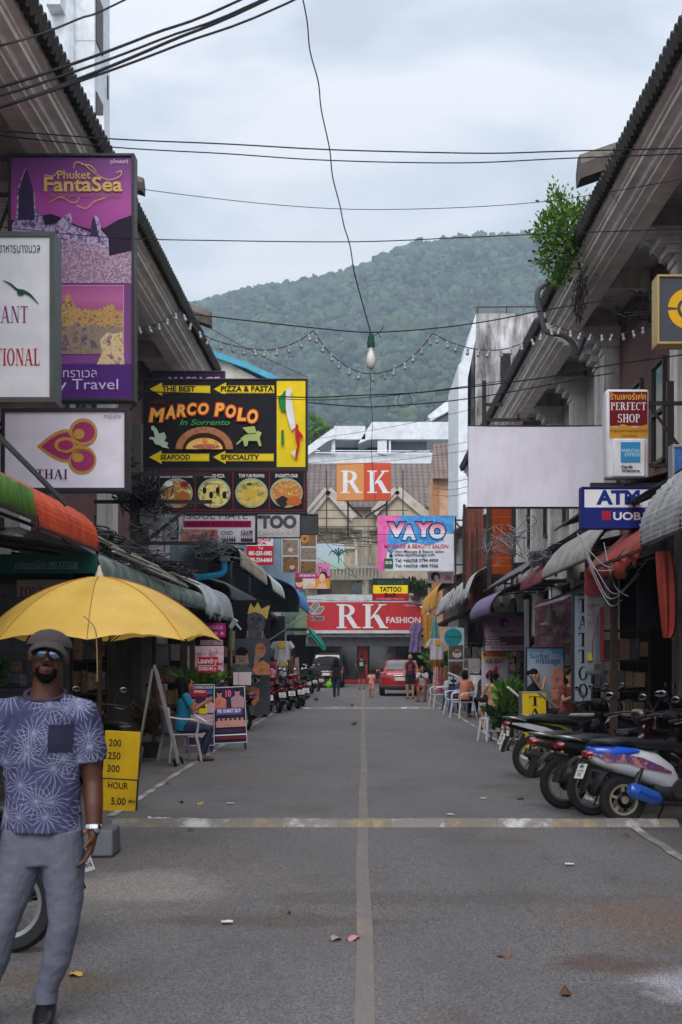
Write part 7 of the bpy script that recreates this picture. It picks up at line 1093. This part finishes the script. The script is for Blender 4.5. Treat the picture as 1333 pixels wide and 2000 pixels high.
def car(name, label, cat, x, y, pm, secs, cab, L, rw, lights, gl=GLASS, rz=0.):
    t = T(name, label, cat, (x, y, 0), rz); b = MB(); b.loft([rr_(*s_) for s_ in secs]); b.loft([rr_(yy, hx, z0, z1, 5) for yy, hx, z0, z1 in cab]); b.build('body', pm, t, 50)
    (ya, ha, za), (yb, hb, zb) = rw; MB().add([(-ha, ya, za), (ha, ya, za), (hb, yb, zb), (-hb, yb, zb)], [(0, 1, 2, 3)]).build('rear_window', gl, t, 0, solid=.02)
    for sg in (-1, 1):
        MB().add([(sg * (cab[1][1] + .015), cab[1][0] + .3, za + .02), (sg * (cab[1][1] + .015), cab[2][0] + .2, za + .02), (sg * (cab[2][1] - .0), cab[2][0] - .1, cab[2][3] - .1), (sg * (cab[1][1] - .02), cab[1][0] + .25, cab[1][3] - .1)], [(0, 1, 2, 3)]).build('side_window', gl, t, 0, solid=.03)
        MB().prismx([(p[0], p[1]) for p in lights], sg * .52, sg * .845).build('tail_light', TL, t, bevel=.02); MB().tube(cat_rom([(sg * .82, L * .62, .98), (sg * .95, L * .61, 1.0)], 2), .06, 8).build('door_mirror', pm, t)
    for sg in (-1, 1):
        for yy in (.78, L - .85): o = MB().lathe([(.19, -.1), (.29, -.1), (.315, -.06), (.315, .06), (.29, .1), (.19, .1)], 24, (sg * .74, yy, .315), 'X').build('wheel', RUBBER, t, 50); MB().lathe([(0, .06 * sg), (.1, .085 * sg), (.2, .08 * sg)], 20, (sg * .74, yy, .315), 'X').build('rim', ALU, o, 40)
    MB().box((0, .02, .36), (1.5, .12, .16)).build('bumper', PDRK, t, bevel=.03); MB().box((0, -.035, .70), (.5, .03, .14)).build('number_plate', U('plate_white', '#c9c9c6'), t); MB().box((0, -.035, .84), (.62, .03, .035)).build('chrome_strip', CHROME, t, bevel=.01); MB().tube([(-.1, 1.0, cab[1][3] - .05), (-.1, .85, cab[1][3] + .22)], .008, 5).build('antenna', PDRK, t); return t
car('sedan', 'red sedan parked tail first beside the far red shop', 'car', 1.52, 57.8, paint('sedan_red', '#a0101c'), [(-.02, .62, .40, .90), (.03, .80, .30, .98), (.25, .845, .24, 1.02), (1.0, .85, .22, .98), (3.3, .85, .22, .95), (4.1, .80, .25, .82), (4.35, .6, .35, .65)], [(.45, .70, .85, 1.02), (1.15, .60, .85, 1.44), (2.3, .58, .85, 1.47), (3.2, .70, .85, .98)], 4.35, ((.50, .60, 1.06), (1.08, .50, 1.40)), [(-.03, .72), (.02, .96), (.3, .98), (.3, .78)], M('rear_glass_pale', '#6a7478', .1, spec=.8))
car('pickup', 'black pickup truck at the far left before the red shop', 'pickup truck', -1.85, 72.5, PBLK, [(-.02, .8, .5, 1.05), (.05, .9, .42, 1.12), (3.2, .92, .4, 1.12), (5.0, .9, .42, 1.05), (5.2, .75, .5, .9)], [(1.4, .8, .9, 1.3), (1.7, .72, .9, 1.76), (3.2, .7, .9, 1.78), (4.1, .8, .9, 1.1)], 5.2, ((1.42, .66, 1.24), (1.64, .6, 1.66)), [(-.03, .75), (.02, 1.08), (.2, 1.08), (.2, .75)])
# ------------------------------------------------------------------ people
from mathutils.bvhtree import BVHTree
SK_D = M('skin_deep', '#4a2c1f', .5, .12, 8, spec=.3); SK_T = M('skin_tan', '#8a5a40', .55, .1, 8); SK_L = M('skin_light', '#b08468', .55, .1, 8); HAIR = M('hair_black', '#0b0a0b', .7, .3, 30, spec=.15)
def head(b, c, s=1., q=None, fine=True):
    q = q or Matrix.Identity(3); f = lambda x, y, z: Vector(c) + q @ (Vector((x, y, z)) * s); E_ = lambda p, r: b.ell(f(*p), tuple(k * s for k in r), 16, 12, rot=q)
    E_((0, .005, .02), (.077, .096, .102)); E_((0, -.022, -.045), (.066, .072, .072)); E_((0, -.062, -.098), (.034, .026, .026)); b.tube([f(0, -.088, .022), f(0, -.104, -.012), f(0, -.112, -.034)], [.010 * s, .013 * s, .017 * s], 8)
    E_((-.014, -.098, -.036), (.011, .012, .010)); E_((.014, -.098, -.036), (.011, .012, .010)); b.tube([f(-.052, -.07, .03), f(-.02, -.09, .036), f(.02, -.09, .036), f(.052, -.07, .03)], .012 * s, 8)
    for sg in (-1, 1): E_((sg * .043, -.062, -.015), (.026, .026, .024)); E_((sg * .080, .004, -.005), (.012, .026, .034))
    b.tube([f(-.026, -.083, -.066), f(0, -.096, -.063), f(.026, -.083, -.066)], .0085 * s, 8); b.tube([f(-.022, -.082, -.078), f(0, -.094, -.079), f(.022, -.082, -.078)], .0095 * s, 8)
def hand(b, w, d, n, s=1., curl=.5, side=1):
    """palm with four fingers of unequal length and a thumb leaving its side; d runs to the fingertips, n is out of the palm"""
    d = Vector(d).normalized(); n = Vector(n); n = (n - d * n.dot(d)).normalized(); u = d.cross(n) * side; w = Vector(w)
    b.tube([w - d * .01 * s, w + d * .04 * s, w + d * .085 * s], [(.026 * s, .02 * s), (.038 * s, .019 * s), (.04 * s, .016 * s)], 10, ref=u)
    for i, L in enumerate((.072, .08, .076, .058)):
        o = w + d * .085 * s + u * (.030 - .0205 * i) * s; a = d.copy(); pts = [o - d * .012 * s]; p = o
        for j, fr in enumerate((.45, .32, .23)): a = (a * math.cos(curl * .62) + n * math.sin(curl * .62)).normalized(); p = p + a * L * fr * s; pts.append(p)
        b.tube(pts, [.0098 * s, .0094 * s, .0085 * s, .007 * s], 8)
    o = w + d * .022 * s + u * .026 * s; p1 = o + (u * .62 + d * .6 + n * .35).normalized() * .04 * s; p2 = p1 + (d * .85 + u * .15 + n * .4).normalized() * .032 * s; b.tube([o - u * .015 * s, o, p1, p2], [.013 * s, .0125 * s, .0105 * s, .008 * s], 8)
BASE = dict(pelvis=(0, 0, .93), waist=(0, 0, 1.08), chest=(0, 0, 1.28), neck=(0, .01, 1.45), head=(0, -.01, 1.60), sh=(.175, 0, 1.405), el=(.225, .02, 1.13), wr=(.24, -.04, .89), hd=(0, -.1, -1), hip=(.09, 0, .92), kn=(.10, -.02, .50), an=(.10, .02, .085))
def mirror_(p, sg): return Vector((p[0] * sg, p[1], p[2]))
def person(label, x, y, rz, pose, skin, shirt, pants, hair='short', fem=False, sc=1., vox=.014, z=0., sleeve='short', legs='long', shoes=None, extra=None, fat=1., group=None, yaw=0.):
    t = T('person', label, 'person', (x, y, z), rz, group); t.scale = (sc,) * 3; J = dict(BASE); J.update(pose); g = lambda k, sg: Vector(J[k + ('L' if sg > 0 else 'R')]) if k + ('L' if sg > 0 else 'R') in J else mirror_(J[k], sg)
    V_ = lambda k: Vector(J[k]); fw = (.88 if fem else 1.) * fat; hipw = .165 if fem else .155; b = MB()
    spine = [V_('pelvis') + (V_('pelvis') - V_('waist')).normalized() * .07, V_('pelvis'), V_('waist'), V_('chest'), (V_('chest') * .35 + V_('neck') * .65), V_('neck')]; tr = [(hipw * .8, .09), (hipw * fat, .105 * fat), (.132 * fw, .095 * fat), (.158 * fw, .108 * fat), (.13 * fw, .085), (.06, .06)]
    b.tube(spine, tr, 18, ref=(1, 0, 0)); b.tube([V_('neck') - Vector((0, 0, .04)), V_('neck').lerp(V_('head'), .6)], [.062, .052 if not fem else .046], 14); q = Matrix.Rotation(yaw, 3, 'Z'); head(b, V_('head'), 1., q)
    sl = MB(); sl.tube([V_('pelvis') + Vector((0, 0, -.04)), V_('pelvis') + Vector((0, 0, .05)), V_('waist'), V_('chest'), spine[4], V_('neck') - Vector((0, 0, .012))], [(a + .016, c + .018) for a, c in ((hipw * fat, .11 * fat), (hipw * .98 * fat, .107 * fat), tr[2], tr[3], tr[4], (.052, .05))], 20, ref=(1, 0, 0))
    pt = MB(); pt.tube([V_('pelvis') - Vector((0, 0, .07)), V_('pelvis'), V_('waist') * .55 + V_('pelvis') * .45], [(hipw * .85 + .012, .10), (hipw * fat + .012, .115 * fat), (.145 * fw + .01, .103 * fat)], 18, ref=(1, 0, 0))
    for sg in (-1, 1):
        S, E_, W_ = g('sh', sg), g('el', sg), g('wr', sg); af = .88 if fem else 1.
        b.tube([S.lerp(V_('neck'), .35), S, S.lerp(E_, .5), E_, E_.lerp(W_, .3), W_], [k * af for k in (.05, .056, .047, .039, .040, .027)], 12); hd = g('hd', sg); hand(b, W_, hd, (-sg, 0, 0) if abs(hd.x) < .5 else (0, 0, -1), .93 if fem else 1., .55, -sg)
        H, K, A = g('hip', sg), g('kn', sg), g('an', sg); b.tube([H + Vector((0, 0, .03)), H, H.lerp(K, .5), K, K.lerp(A, .3), A.lerp(K, .12), A - Vector((0, 0, .05))], [k * fat for k in (.08, .088, .072, .055, .054, .036, .036)], 14)
        ft = g('ft', sg) if 'ft' in J or 'ftL' in J else Vector((0, -1, 0)); fz = Vector((0, 0, -.045)); b.tube([A + fz - ft * .05, A + fz + ft * .03, A + fz + ft * .11, A + fz + ft * .17 + Vector((0, 0, -.012))], [(.030, .03), (.036, .036), (.042, .022), (.03, .014)], 12, ref=Vector((0, 0, 1)).cross(ft))
        if sleeve != 'none':
            m_ = S.lerp(E_, .62) if sleeve == 'short' else W_; sl.tube([S.lerp(V_('neck'), .45), S, S.lerp(E_, .35)] + ([m_] if sleeve == 'short' else [E_, m_]), [.058, .068 * af, .064 * af] + ([.062 * af] if sleeve == 'short' else [.052, .04]), 14)
        k_ = {'long': 1., 'shorts': .0}[legs]; pl = [H + Vector((0, 0, .03)), H, H.lerp(K, .5)] + ([K, K.lerp(A, .35), A.lerp(K, .08)] if k_ else [H.lerp(K, .86)]); pr = [.088, .098, .083] + ([.066, .063, .05] if k_ else [.085]); pt.tube(pl, [a * fat for a in pr], 16)
        if shoes: MB().tube([A + Vector((0, 0, -.045)) - ft * .06, A + Vector((0, 0, -.04)) + ft * .03, A + Vector((0, 0, -.05)) + ft * .12, A + Vector((0, 0, -.058)) + ft * .19], [(.038, .04), (.044, .044), (.048, .03), (.034, .018)], 12, ref=Vector((0, 0, 1)).cross(ft)).build('shoe', shoes, t, 60)
    remesh(b, 'body', skin, t, vox * .8, 3); so_ = remesh(sl, 'shirt', shirt, t, vox * .9, 3, (.014, .07)); remesh(pt, 'trousers' if legs == 'long' else 'shorts', pants, t, vox * .9, 3, (.012, .08))
    hb = MB(); f = lambda x, y, z: V_('head') + q @ Vector((x, y, z)); hb.ell(f(0, .016, .036), (.084, .096, .097), 18, 14, rot=q)
    if hair == 'long': hb.tube([f(0, .06, .05), f(0, .085, -.06), f(0, .085, -.2), f(0, .075, -.33), f(0, .07, -.40)], [(.075, .06), (.09, .06), (.10, .045), (.085, .035), (.04, .02)], 14, ref=(1, 0, 0)); [hb.tube([f(sg * .06, .02, .05), f(sg * .083, .0, -.06), f(sg * .08, .04, -.18)], [.035, .03, .03], 10) for sg in (-1, 1)]
    elif hair == 'bob': hb.ell(f(0, .04, -.03), (.092, .08, .11), 16, 12, rot=q)
    elif hair == 'bun': hb.ell(f(0, .11, .05), (.045, .045, .045))
    if hair != 'none': o = remesh(hb, 'hair', HAIR, t, .012, 3, (.012, .03))
    for sg in (-1, 1): MB().ell(f(sg * .033, -.079, .010), (.014, .008, .006), 10, 8).build('eye', M('eye_dark', '#1a1412', .2), t, 60)
    if extra: extra(t, V_, so_)
    return t
def prj(o, x, z, off=.006, back=False):
    bv = prj.c.get(o.name) or prj.c.setdefault(o.name, BVHTree.FromPolygons([v.co[:] for v in o.data.vertices], [p.vertices[:] for p in o.data.polygons])); r = bv.ray_cast(Vector((x, 2 if back else -2, z)), Vector((0, -1 if back else 1, 0)))
    return Vector((x, (r[0].y if r[0] else 0) + (off if back else -off), z))
prj.c = {}
def patch(t, o, name, x0, x1, z0, z1, mat, back=False, off=.006, n=8): return MB().grid(lambda u, v: prj(o, x0 + (x1 - x0) * u, z0 + (z1 - z0) * v, off, back), n, n).build(name, mat, t, 70)
# starburst print of the man's shirt
def starprint():
    m, nt, b = newmat('cotton_starburst'); sp = nt.nodes.new('ShaderNodeSeparateXYZ'); t = nt.nodes.new('ShaderNodeTexCoord'); nt.links.new(t.outputs['Object'], sp.inputs[0]); wn_ = noise_(nt, t.outputs['Object'], 14, 2)
    facs = []
    for sc_, off, na in ((6.4, (0, 0), 9), (7.4, (.37, .61), 8)):
        cb = nt.nodes.new('ShaderNodeCombineXYZ'); nt.links.new(math_(nt, 'ADD', sp.outputs[0], off[0]), cb.inputs[0]); nt.links.new(math_(nt, 'ADD', sp.outputs[2], math_(nt, 'ADD', math_(nt, 'MULTIPLY', wn_, .03), off[1])), cb.inputs[1])
        v = N(nt, 'ShaderNodeTexVoronoi', Scale=sc_, Randomness=.8); v.voronoi_dimensions = '2D'; nt.links.new(cb.outputs[0], v.inputs['Vector']); d = nt.nodes.new('ShaderNodeVectorMath'); d.operation = 'SUBTRACT'; nt.links.new(cb.outputs[0], d.inputs[0]); nt.links.new(v.outputs['Position'], d.inputs[1])
        dv = nt.nodes.new('ShaderNodeSeparateXYZ'); nt.links.new(d.outputs[0], dv.inputs[0]); r = v.outputs['Distance']; a = math_(nt, 'ARCTAN2', dv.outputs[1], dv.outputs[0])
        a2 = math_(nt, 'ADD', math_(nt, 'MULTIPLY', a, float(na)), math_(nt, 'MULTIPLY', wn_, 2.4)); s = math_(nt, 'ABSOLUTE', math_(nt, 'SINE', a2)); w = math_(nt, 'MULTIPLY', s, math_(nt, 'ADD', r, .06)); f = ramp(nt, w, [(.05, 1.), (.105, 0.)]); edge = ramp(nt, r, [(.46, 1.), (.62, 0.)]); facs.append(math_(nt, 'MULTIPLY', f, edge))
    f = math_(nt, 'MULTIPLY', math_(nt, 'MAXIMUM', facs[0], facs[1]), .8); base = ramp(nt, noise_(nt, t.outputs['Object'], 9, 5), [(.3, lin('#2b2d45')), (.7, lin('#41435f'))]); c = mixc(nt, f, base, lin('#8b8da4')); nt.links.new(c, b.inputs['Base Color']); b.inputs['Roughness'].default_value = .9; b.inputs['Specular IOR Level'].default_value = .15; bump_(nt, b, noise_(nt, objco(nt, (1, 1, .6)), 16, 4), .5, .02); return m
def man():
    t = T('person', 'man in a starburst print t-shirt, cap and mirrored sunglasses standing at the left front', 'person', (-1.43, 6.4, 0)); b = MB(); v = Vector
    hc = v((.028, -.01, 1.648)); q = Matrix.Rotation(R(6), 3, 'Y') @ Matrix.Rotation(R(9), 3, 'Z') @ Matrix.Rotation(R(-5), 3, 'X'); b.tube([(0, .0, .80), (0, 0, .95), (0, 0, 1.1), (0, 0, 1.27), (0, .005, 1.38), (.005, .01, 1.46)], [(.15, .1), (.155, .11), (.155, .11), (.17, .115), (.15, .09), (.07, .06)], 20, ref=(1, 0, 0)); b.tube([(.0, .015, 1.41), (.012, .008, 1.5), (.024, 0, 1.58)], [.075, .064, .06], 16); head(b, hc, 1.0, q)
    arms = {1: [(.08, 0, 1.41), (.185, 0, 1.375), (.207, .01, 1.23), (.220, .015, 1.085), (.230, -.02, .98), (.236, -.05, .86)], -1: [(-.08, 0, 1.41), (-.185, 0, 1.375), (-.225, .01, 1.23), (-.26, .02, 1.09), (-.285, -.06, .98), (-.29, -.12, .89)]}
    for sg in (-1, 1):
        b.tube([v(p) for p in arms[sg]], [.055, .062, .052, .045, .043, .029], 16); w = v(arms[sg][-1]); hand(b, w, (-.18 * sg, -.28, -1), (-sg * .9, -.2, 0), 1.06, .55, -sg)
        lg = {1: [(.09, 0, .86), (.095, -.01, .45), (.0, .03, .1)], -1: [(-.1, 0, .86), (-.18, -.03, .46), (-.265, .02, .12)]}[sg]; b.tube([v(p) for p in lg], [.08, .05, .035], 14)
    remesh(b, 'body', SK_D, t, .0055, 5)
    sh = MB(); sh.tube([(-.0, -.01, .865), (0, -.008, .93), (0, -.005, 1.03), (0, 0, 1.14), (0, 0, 1.27), (.0, .004, 1.36), (.003, .008, 1.425), (.008, .01, 1.452)], [(.180, .128), (.176, .128), (.168, .128), (.170, .13), (.180, .128), (.166, .108), (.120, .092), (.092, .082)], 30, ref=(1, 0, 0))
    for sg in (-1, 1): a = [v(p) for p in arms[sg]]; sh.tube([a[0], a[1] + v((-.01 * sg, 0, 0)), a[1].lerp(a[2], .6), a[2].lerp(a[3], .38)], [.07, .083, .076, .074], 20)
    S_ = remesh(sh, 'shirt', starprint(), t, .0065, 4, (.026, .085)); NV = M('cotton_navy', '#12142a', .9, .1)
    patch(t, S_, "pocket", .048, .150, 1.225, 1.345, NV, n=12); cl = MB(); cl.tube([(.008 + .088 * math.cos(a), .008 + .082 * math.sin(a), 1.478 + .028 * math.sin(a)) for a in [2 * math.pi * i / 40 for i in range(41)]], .009, 8); cl.build('collar', M('rib_plum', '#2c2438', .9), t, 60)
    pn = MB(); pn.tube([(0, 0, .72), (0, 0, .80), (0, 0, .90)], [(.14, .11), (.166, .12), (.15, .112)], 24, ref=(1, 0, 0))
    pn.tube([v(p) for p in ((.085, 0, .87), (.088, -.005, .74), (.10, -.015, .60), (.098, -.025, .46), (.062, .0, .30), (.022, .025, .185), (.006, .03, .13))], [(.092, .115), (.100, .108), (.086, .092), (.070, .076), (.066, .07), (.052, .058), (.046, .052)], 22, ref=(1, 0, 0)); pn.tube([v(p) for p in ((-.085, 0, .87), (-.10, -.005, .74), (-.135, -.02, .60), (-.175, -.035, .46), (-.215, .0, .30), (-.25, .02, .19), (-.262, .02, .14))], [(.092, .115), (.100, .108), (.086, .092), (.072, .076), (.066, .07), (.054, .058), (.046, .052)], 22, ref=(1, 0, 0))
    GP = M('jersey_grey', '#585a66', .92, .05, 30, bump=.25, bs=120, spec=.15); remesh(pn, 'trousers', GP, t, .0065, 5, (.010, .05)); [MB().tube([c_ + v((0, 0, -.035)), c_ + v((0, 0, .03))], [(.052, .056), (.056, .06)], 20, ref=(1, 0, 0)).build('cuff', GP, t, 60) for c_ in (v((.006, .03, .13)), v((-.262, .02, .14)))]
    SHO = M('leather_black', '#141518', .35, .2, 6, bump=.15, bs=60)
    for x, y, z in ((.0, .03, 0), (-.265, .02, .02)): b = MB(); b.tube([(x, y + .08, z + .05), (x, y + .03, z + .06), (x + .01, y - .06, z + .045), (x + .025, y - .15, z + .035), (x + .03, y - .2, z + .028)], [(.04, .05), (.046, .055), (.05, .042), (.046, .032), (.03, .02)], 16, ref=(1, 0, 0)); remesh(b, 'shoe', SHO, t, .006, 3)
    f = lambda x, y, z: hc + q @ (v((x, y, z)) * 1.0); CP = M('cap_cloth', '#342e2f', .95, .15, 40, bump=.3, bs=160); c = MB(); c.ell(f(0, .010, .040), (.101, .118, .080), 24, 16, rot=q); c.v = [p if (q.inverted() @ (v(p) - hc)).z > .042 else tuple(hc + q @ v(((q.inverted() @ (v(p) - hc)).x, (q.inverted() @ (v(p) - hc)).y, .042))) for p in c.v]; c.build('cap', CP, t, 50)
    br = MB(); br.grid(lambda u, vv: f(.084 * math.sin((u - .5) * 2.7), -.072 - (.078 * vv) * math.cos((u - .5) * 2.2) - .034 * math.cos((u - .5) * 2.6), .056 - .030 * vv - .050 * (2 * u - 1) ** 2), 16, 6); br.build('cap_brim', CP, t, 60, solid=.006)
    LENS = M('mirror_lens_blue', '#6d8098', .06, .6, 30, metal=.9); g = MB()
    for sg in (-1, 1):
        MB().grid(lambda u, vv: f(sg * .035 + .031 * vv * math.cos(6.2832 * u), -.103 + .006 * vv * vv + .006 * sg * vv * math.cos(6.2832 * u), .008 + .028 * vv * math.sin(6.2832 * u)), 28, 5).build('lens', LENS, t, 60); g.tube([f(sg * .035 + .032 * math.cos(a), -.1 + .006 * sg * math.cos(a) , .008 + .029 * math.sin(a)) for a in [.2618 * i for i in range(25)]], .0032, 6); g.tube([f(sg * .062, -.095, .016), f(sg * .08, -.05, .016), f(sg * .082, .01, .012)], .003, 6)
    g.tube([f(-.008, -.105, .016), f(0, -.11, .019), f(.008, -.105, .016)], .003, 6); g.build('sunglasses', M('frame_tortoise', '#2a211a', .3), t, 60)
    bd = MB(); bd.ell(f(0, -.064, -.098), (.038, .032, .030), rot=q); bd.tube([f(-.036, -.07, -.062), f(-.04, -.07, -.09), f(0, -.085, -.112), f(.04, -.07, -.09), f(.036, -.07, -.062)], .012, 8); bd.tube([f(-.034, -.076, -.058), f(0, -.098, -.048), f(.034, -.076, -.058)], .0065, 8); remesh(bd, 'beard', M('beard_black', '#0b0807', .95, .4, 80, bump=.5, bs=300, spec=.05), t, .004, 3, (.004, .006)); MB().tube([f(-.022, -.094, -.073), f(0, -.107, -.071), f(.022, -.094, -.073)], [(.002, .002), (.004, .006), (.002, .002)], 10).build('lips', M('lip_brown', '#3f221d', .5), t, 60)
    w = v(arms[1][-1]) + v((.002, -.004, .028)); ax = (v(arms[1][-1]) - v(arms[1][-2])).normalized(); fr = ax.to_track_quat('Z', 'Y').to_matrix(); wt = MB()
    for i in range(22): a = i * .2856; wt.box(w + fr @ v((.034 * math.cos(a), .034 * math.sin(a), 0)), (.006, .0085, .02), fr @ Matrix.Rotation(a, 3, 'Z'))
    o = wt.build('wristwatch', CHROME, t, bevel=.001); dl = MB(); dl.lathe([(0, .006), (.015, .006), (.019, .003), (.019, -.006), (0, -.006)], 20); mm_ = v((.55, -.84, 0)).to_track_quat('Z', 'Y').to_matrix(); dl.v = [tuple(w + v((.55, -.84, 0)) * .04 + mm_ @ v(p)) for p in dl.v]; dl.build('watch_case', CHROME, o, 40)
man()
JN = M('denim', '#1f2a40', .85, .2, 10); JNL = M('denim_black', '#17181c', .85, .2, 10); C_ = lambda n, c: M('cotton_' + n, c, .9, .12, 8); SD = M('sandal_brown', '#4a3626', .7)
SIT = dict(pelvis=(0, 0, .55), waist=(0, -.02, .70), chest=(0, -.04, .88), neck=(0, -.05, 1.04), head=(0, -.07, 1.19), sh=(.165, -.05, 1.0), el=(.2, -.18, .78), wr=(.10, -.36, .86), hd=(-.3, -.8, .4), hip=(.09, -.02, .53), kn=(.11, -.44, .50), an=(.11, -.40, .09))
def walk(a): return dict(hipL=(.09, 0, .92), hipR=(-.09, 0, .92), knL=(.09, -.12 * a - .03, .5), knR=(-.09, .02, .49), anL=(.09, -.22 * a, .09), anR=(-.09, .26 * a, .14))
def bag(t, V_, so): o = MB(); o.ell((.30, .02, .62), (.13, .09, .15), 14, 10); o.tube([(.27, 0, .74), (.26, -.02, .88)], [.04, .012], 8); ob = remesh(o, 'x', M('bag_lime', '#6fbf1f', .4, .2, 8), None, .012, 2, (.05, .05)); ob.name = 'shopping_bag'; ob.location = t.location; ob.rotation_euler = t.rotation_euler; ob.scale = t.scale; tag(ob, 'lime green plastic bag held by the woman walking away', 'bag')
person('woman with long black hair in black top and jeans walking away with a bag', -1.0, 53, R(176), walk(.8), SK_T, C_('black', '#121214'), JN, 'long', True, .9, .016, shoes=M('canvas_shoe_grey', '#8a8480', .8), extra=bag)
person('man in a black t-shirt and maroon shorts with his back turned by the red shop', -.08, 69, R(175), dict(elL=(.27, .0, 1.17), wrL=(.22, -.16, 1.0)), SK_T, C_('black', '#121214'), C_('maroon', '#4a1620'), 'short', False, .98, .018, legs='shorts', shoes=SD, extra=lambda t, V_, so: patch(t, so, 'back_print', -.09, .09, 1.16, 1.34, C_('print', '#9a9a98'), True, .008))
person('small child in a pink shirt and shorts walking away down the street', .32, 55.7, R(178), walk(.7), SK_T, C_('pink', '#c98a80'), C_('pink', '#c98a80'), 'short', False, .62, .018, legs='shorts', shoes=INK)
person('bearded man in a dark sleeveless jersey standing by the red car', 1.78, 54.2, R(-8), dict(elL=(.27, .03, 1.15), wrL=(.25, -.05, .92), knR=(-.12, -.05, .5)), SK_L, C_('jersey', '#241c28'), C_('ink', '#17181c'), 'short', False, 1.0, .016, sleeve='none', legs='shorts', shoes=SD, fat=1.1, extra=lambda t, V_, so: (patch(t, so, 'jersey_print', -.07, .07, 1.06, 1.3, C_('crimson', '#8a2a3a')), remesh(MB().ell(V_('head') + Vector((0, -.05, -.09)), (.06, .05, .05)), 'beard', HAIR, t, .012, 2)))
person('seated woman in white t-shirt and red shorts looking at her phone beside the standing man', 2.12, 51.2, R(-10), dict(SIT, pelvis=(0, 0, .52)), SK_T, C_('white', '#a8a6aa'), C_('red', '#8a2030'), 'bob', True, .98, .016, legs='shorts', shoes=SD, extra=lambda t, V_, so: MB().box((0, -.44, .93), (.075, .012, .14), (.5, 0, 0)).build('phone', INK, t))
person('woman in a coral shirt seated on a white chair with her back to the street', 2.64, 37.6, R(140), SIT, SK_T, C_('coral', '#b5705a'), JNL, 'bob', True, .96, .016); person('person in dark jeans sitting with crossed legs beyond the coral shirt', 3.05, 37.2, R(70), dict(SIT, knL=(.02, -.46, .60), anL=(-.12, -.62, .32)), SK_T, C_('slate', '#2a3440'), JNL, 'short', False, .98, .016, shoes=SD)
person('bare backed woman with dark hair sitting on a low white stool', 2.85, 31.2, R(196), dict(SIT, pelvis=(0, 0, .5), elL=(.25, -.12, .75), elR=(-.25, -.12, .75)), SK_L, M('skin_toned_top', '#a87a60', .8), C_('tan', '#8a6248'), 'bob', True, .98, .014, sleeve='none', legs='shorts', shoes=SD)
person('woman with a flower in her hair sitting in profile before the pale blue board', 3.0, 25.7, R(82), dict(SIT, wrL=(.06, -.24, 1.06), wrR=(-.06, -.24, 1.04), hdL=(-.2, -.3, 1), hdR=(.2, -.3, 1)), SK_L, C_('black', '#121214'), JNL, 'bun', True, .98, .014, extra=lambda t, V_, so: MB().ell(V_('head') + Vector((.05, .05, .1)), (.03, .03, .02)).build('flower', WHITE, t), z=.12)
person('woman in a salmon red top seated beside the upright tattoo board', 3.5, 24.4, R(20), SIT, SK_L, C_('salmon', '#7a3830'), JNL, 'bob', True, .98, .014, z=.12)
def paper(t, V_, so): MB().grid(lambda u, v: (-.1 + .2 * u, -.18 - .2 * v, .60 + .02 * math.sin(u * 3) + .12 * (1 - v)), 6, 6).build('leaflets', WHITE, t, 60, solid=.01)
person('woman with long black hair in a bright blue t-shirt sitting by the boxing posters', -2.82, 22.35, R(100), dict(SIT, pelvis=(0, 0, .52), el=(.2, -.16, .80), wr=(.07, -.36, .92), hd=(-.2, -.8, .5), an=(.10, -.30, .09)), SK_T, C_('bright_blue', '#14708f'), JN, 'long', True, 1.0, .011, shoes=SD, extra=paper)
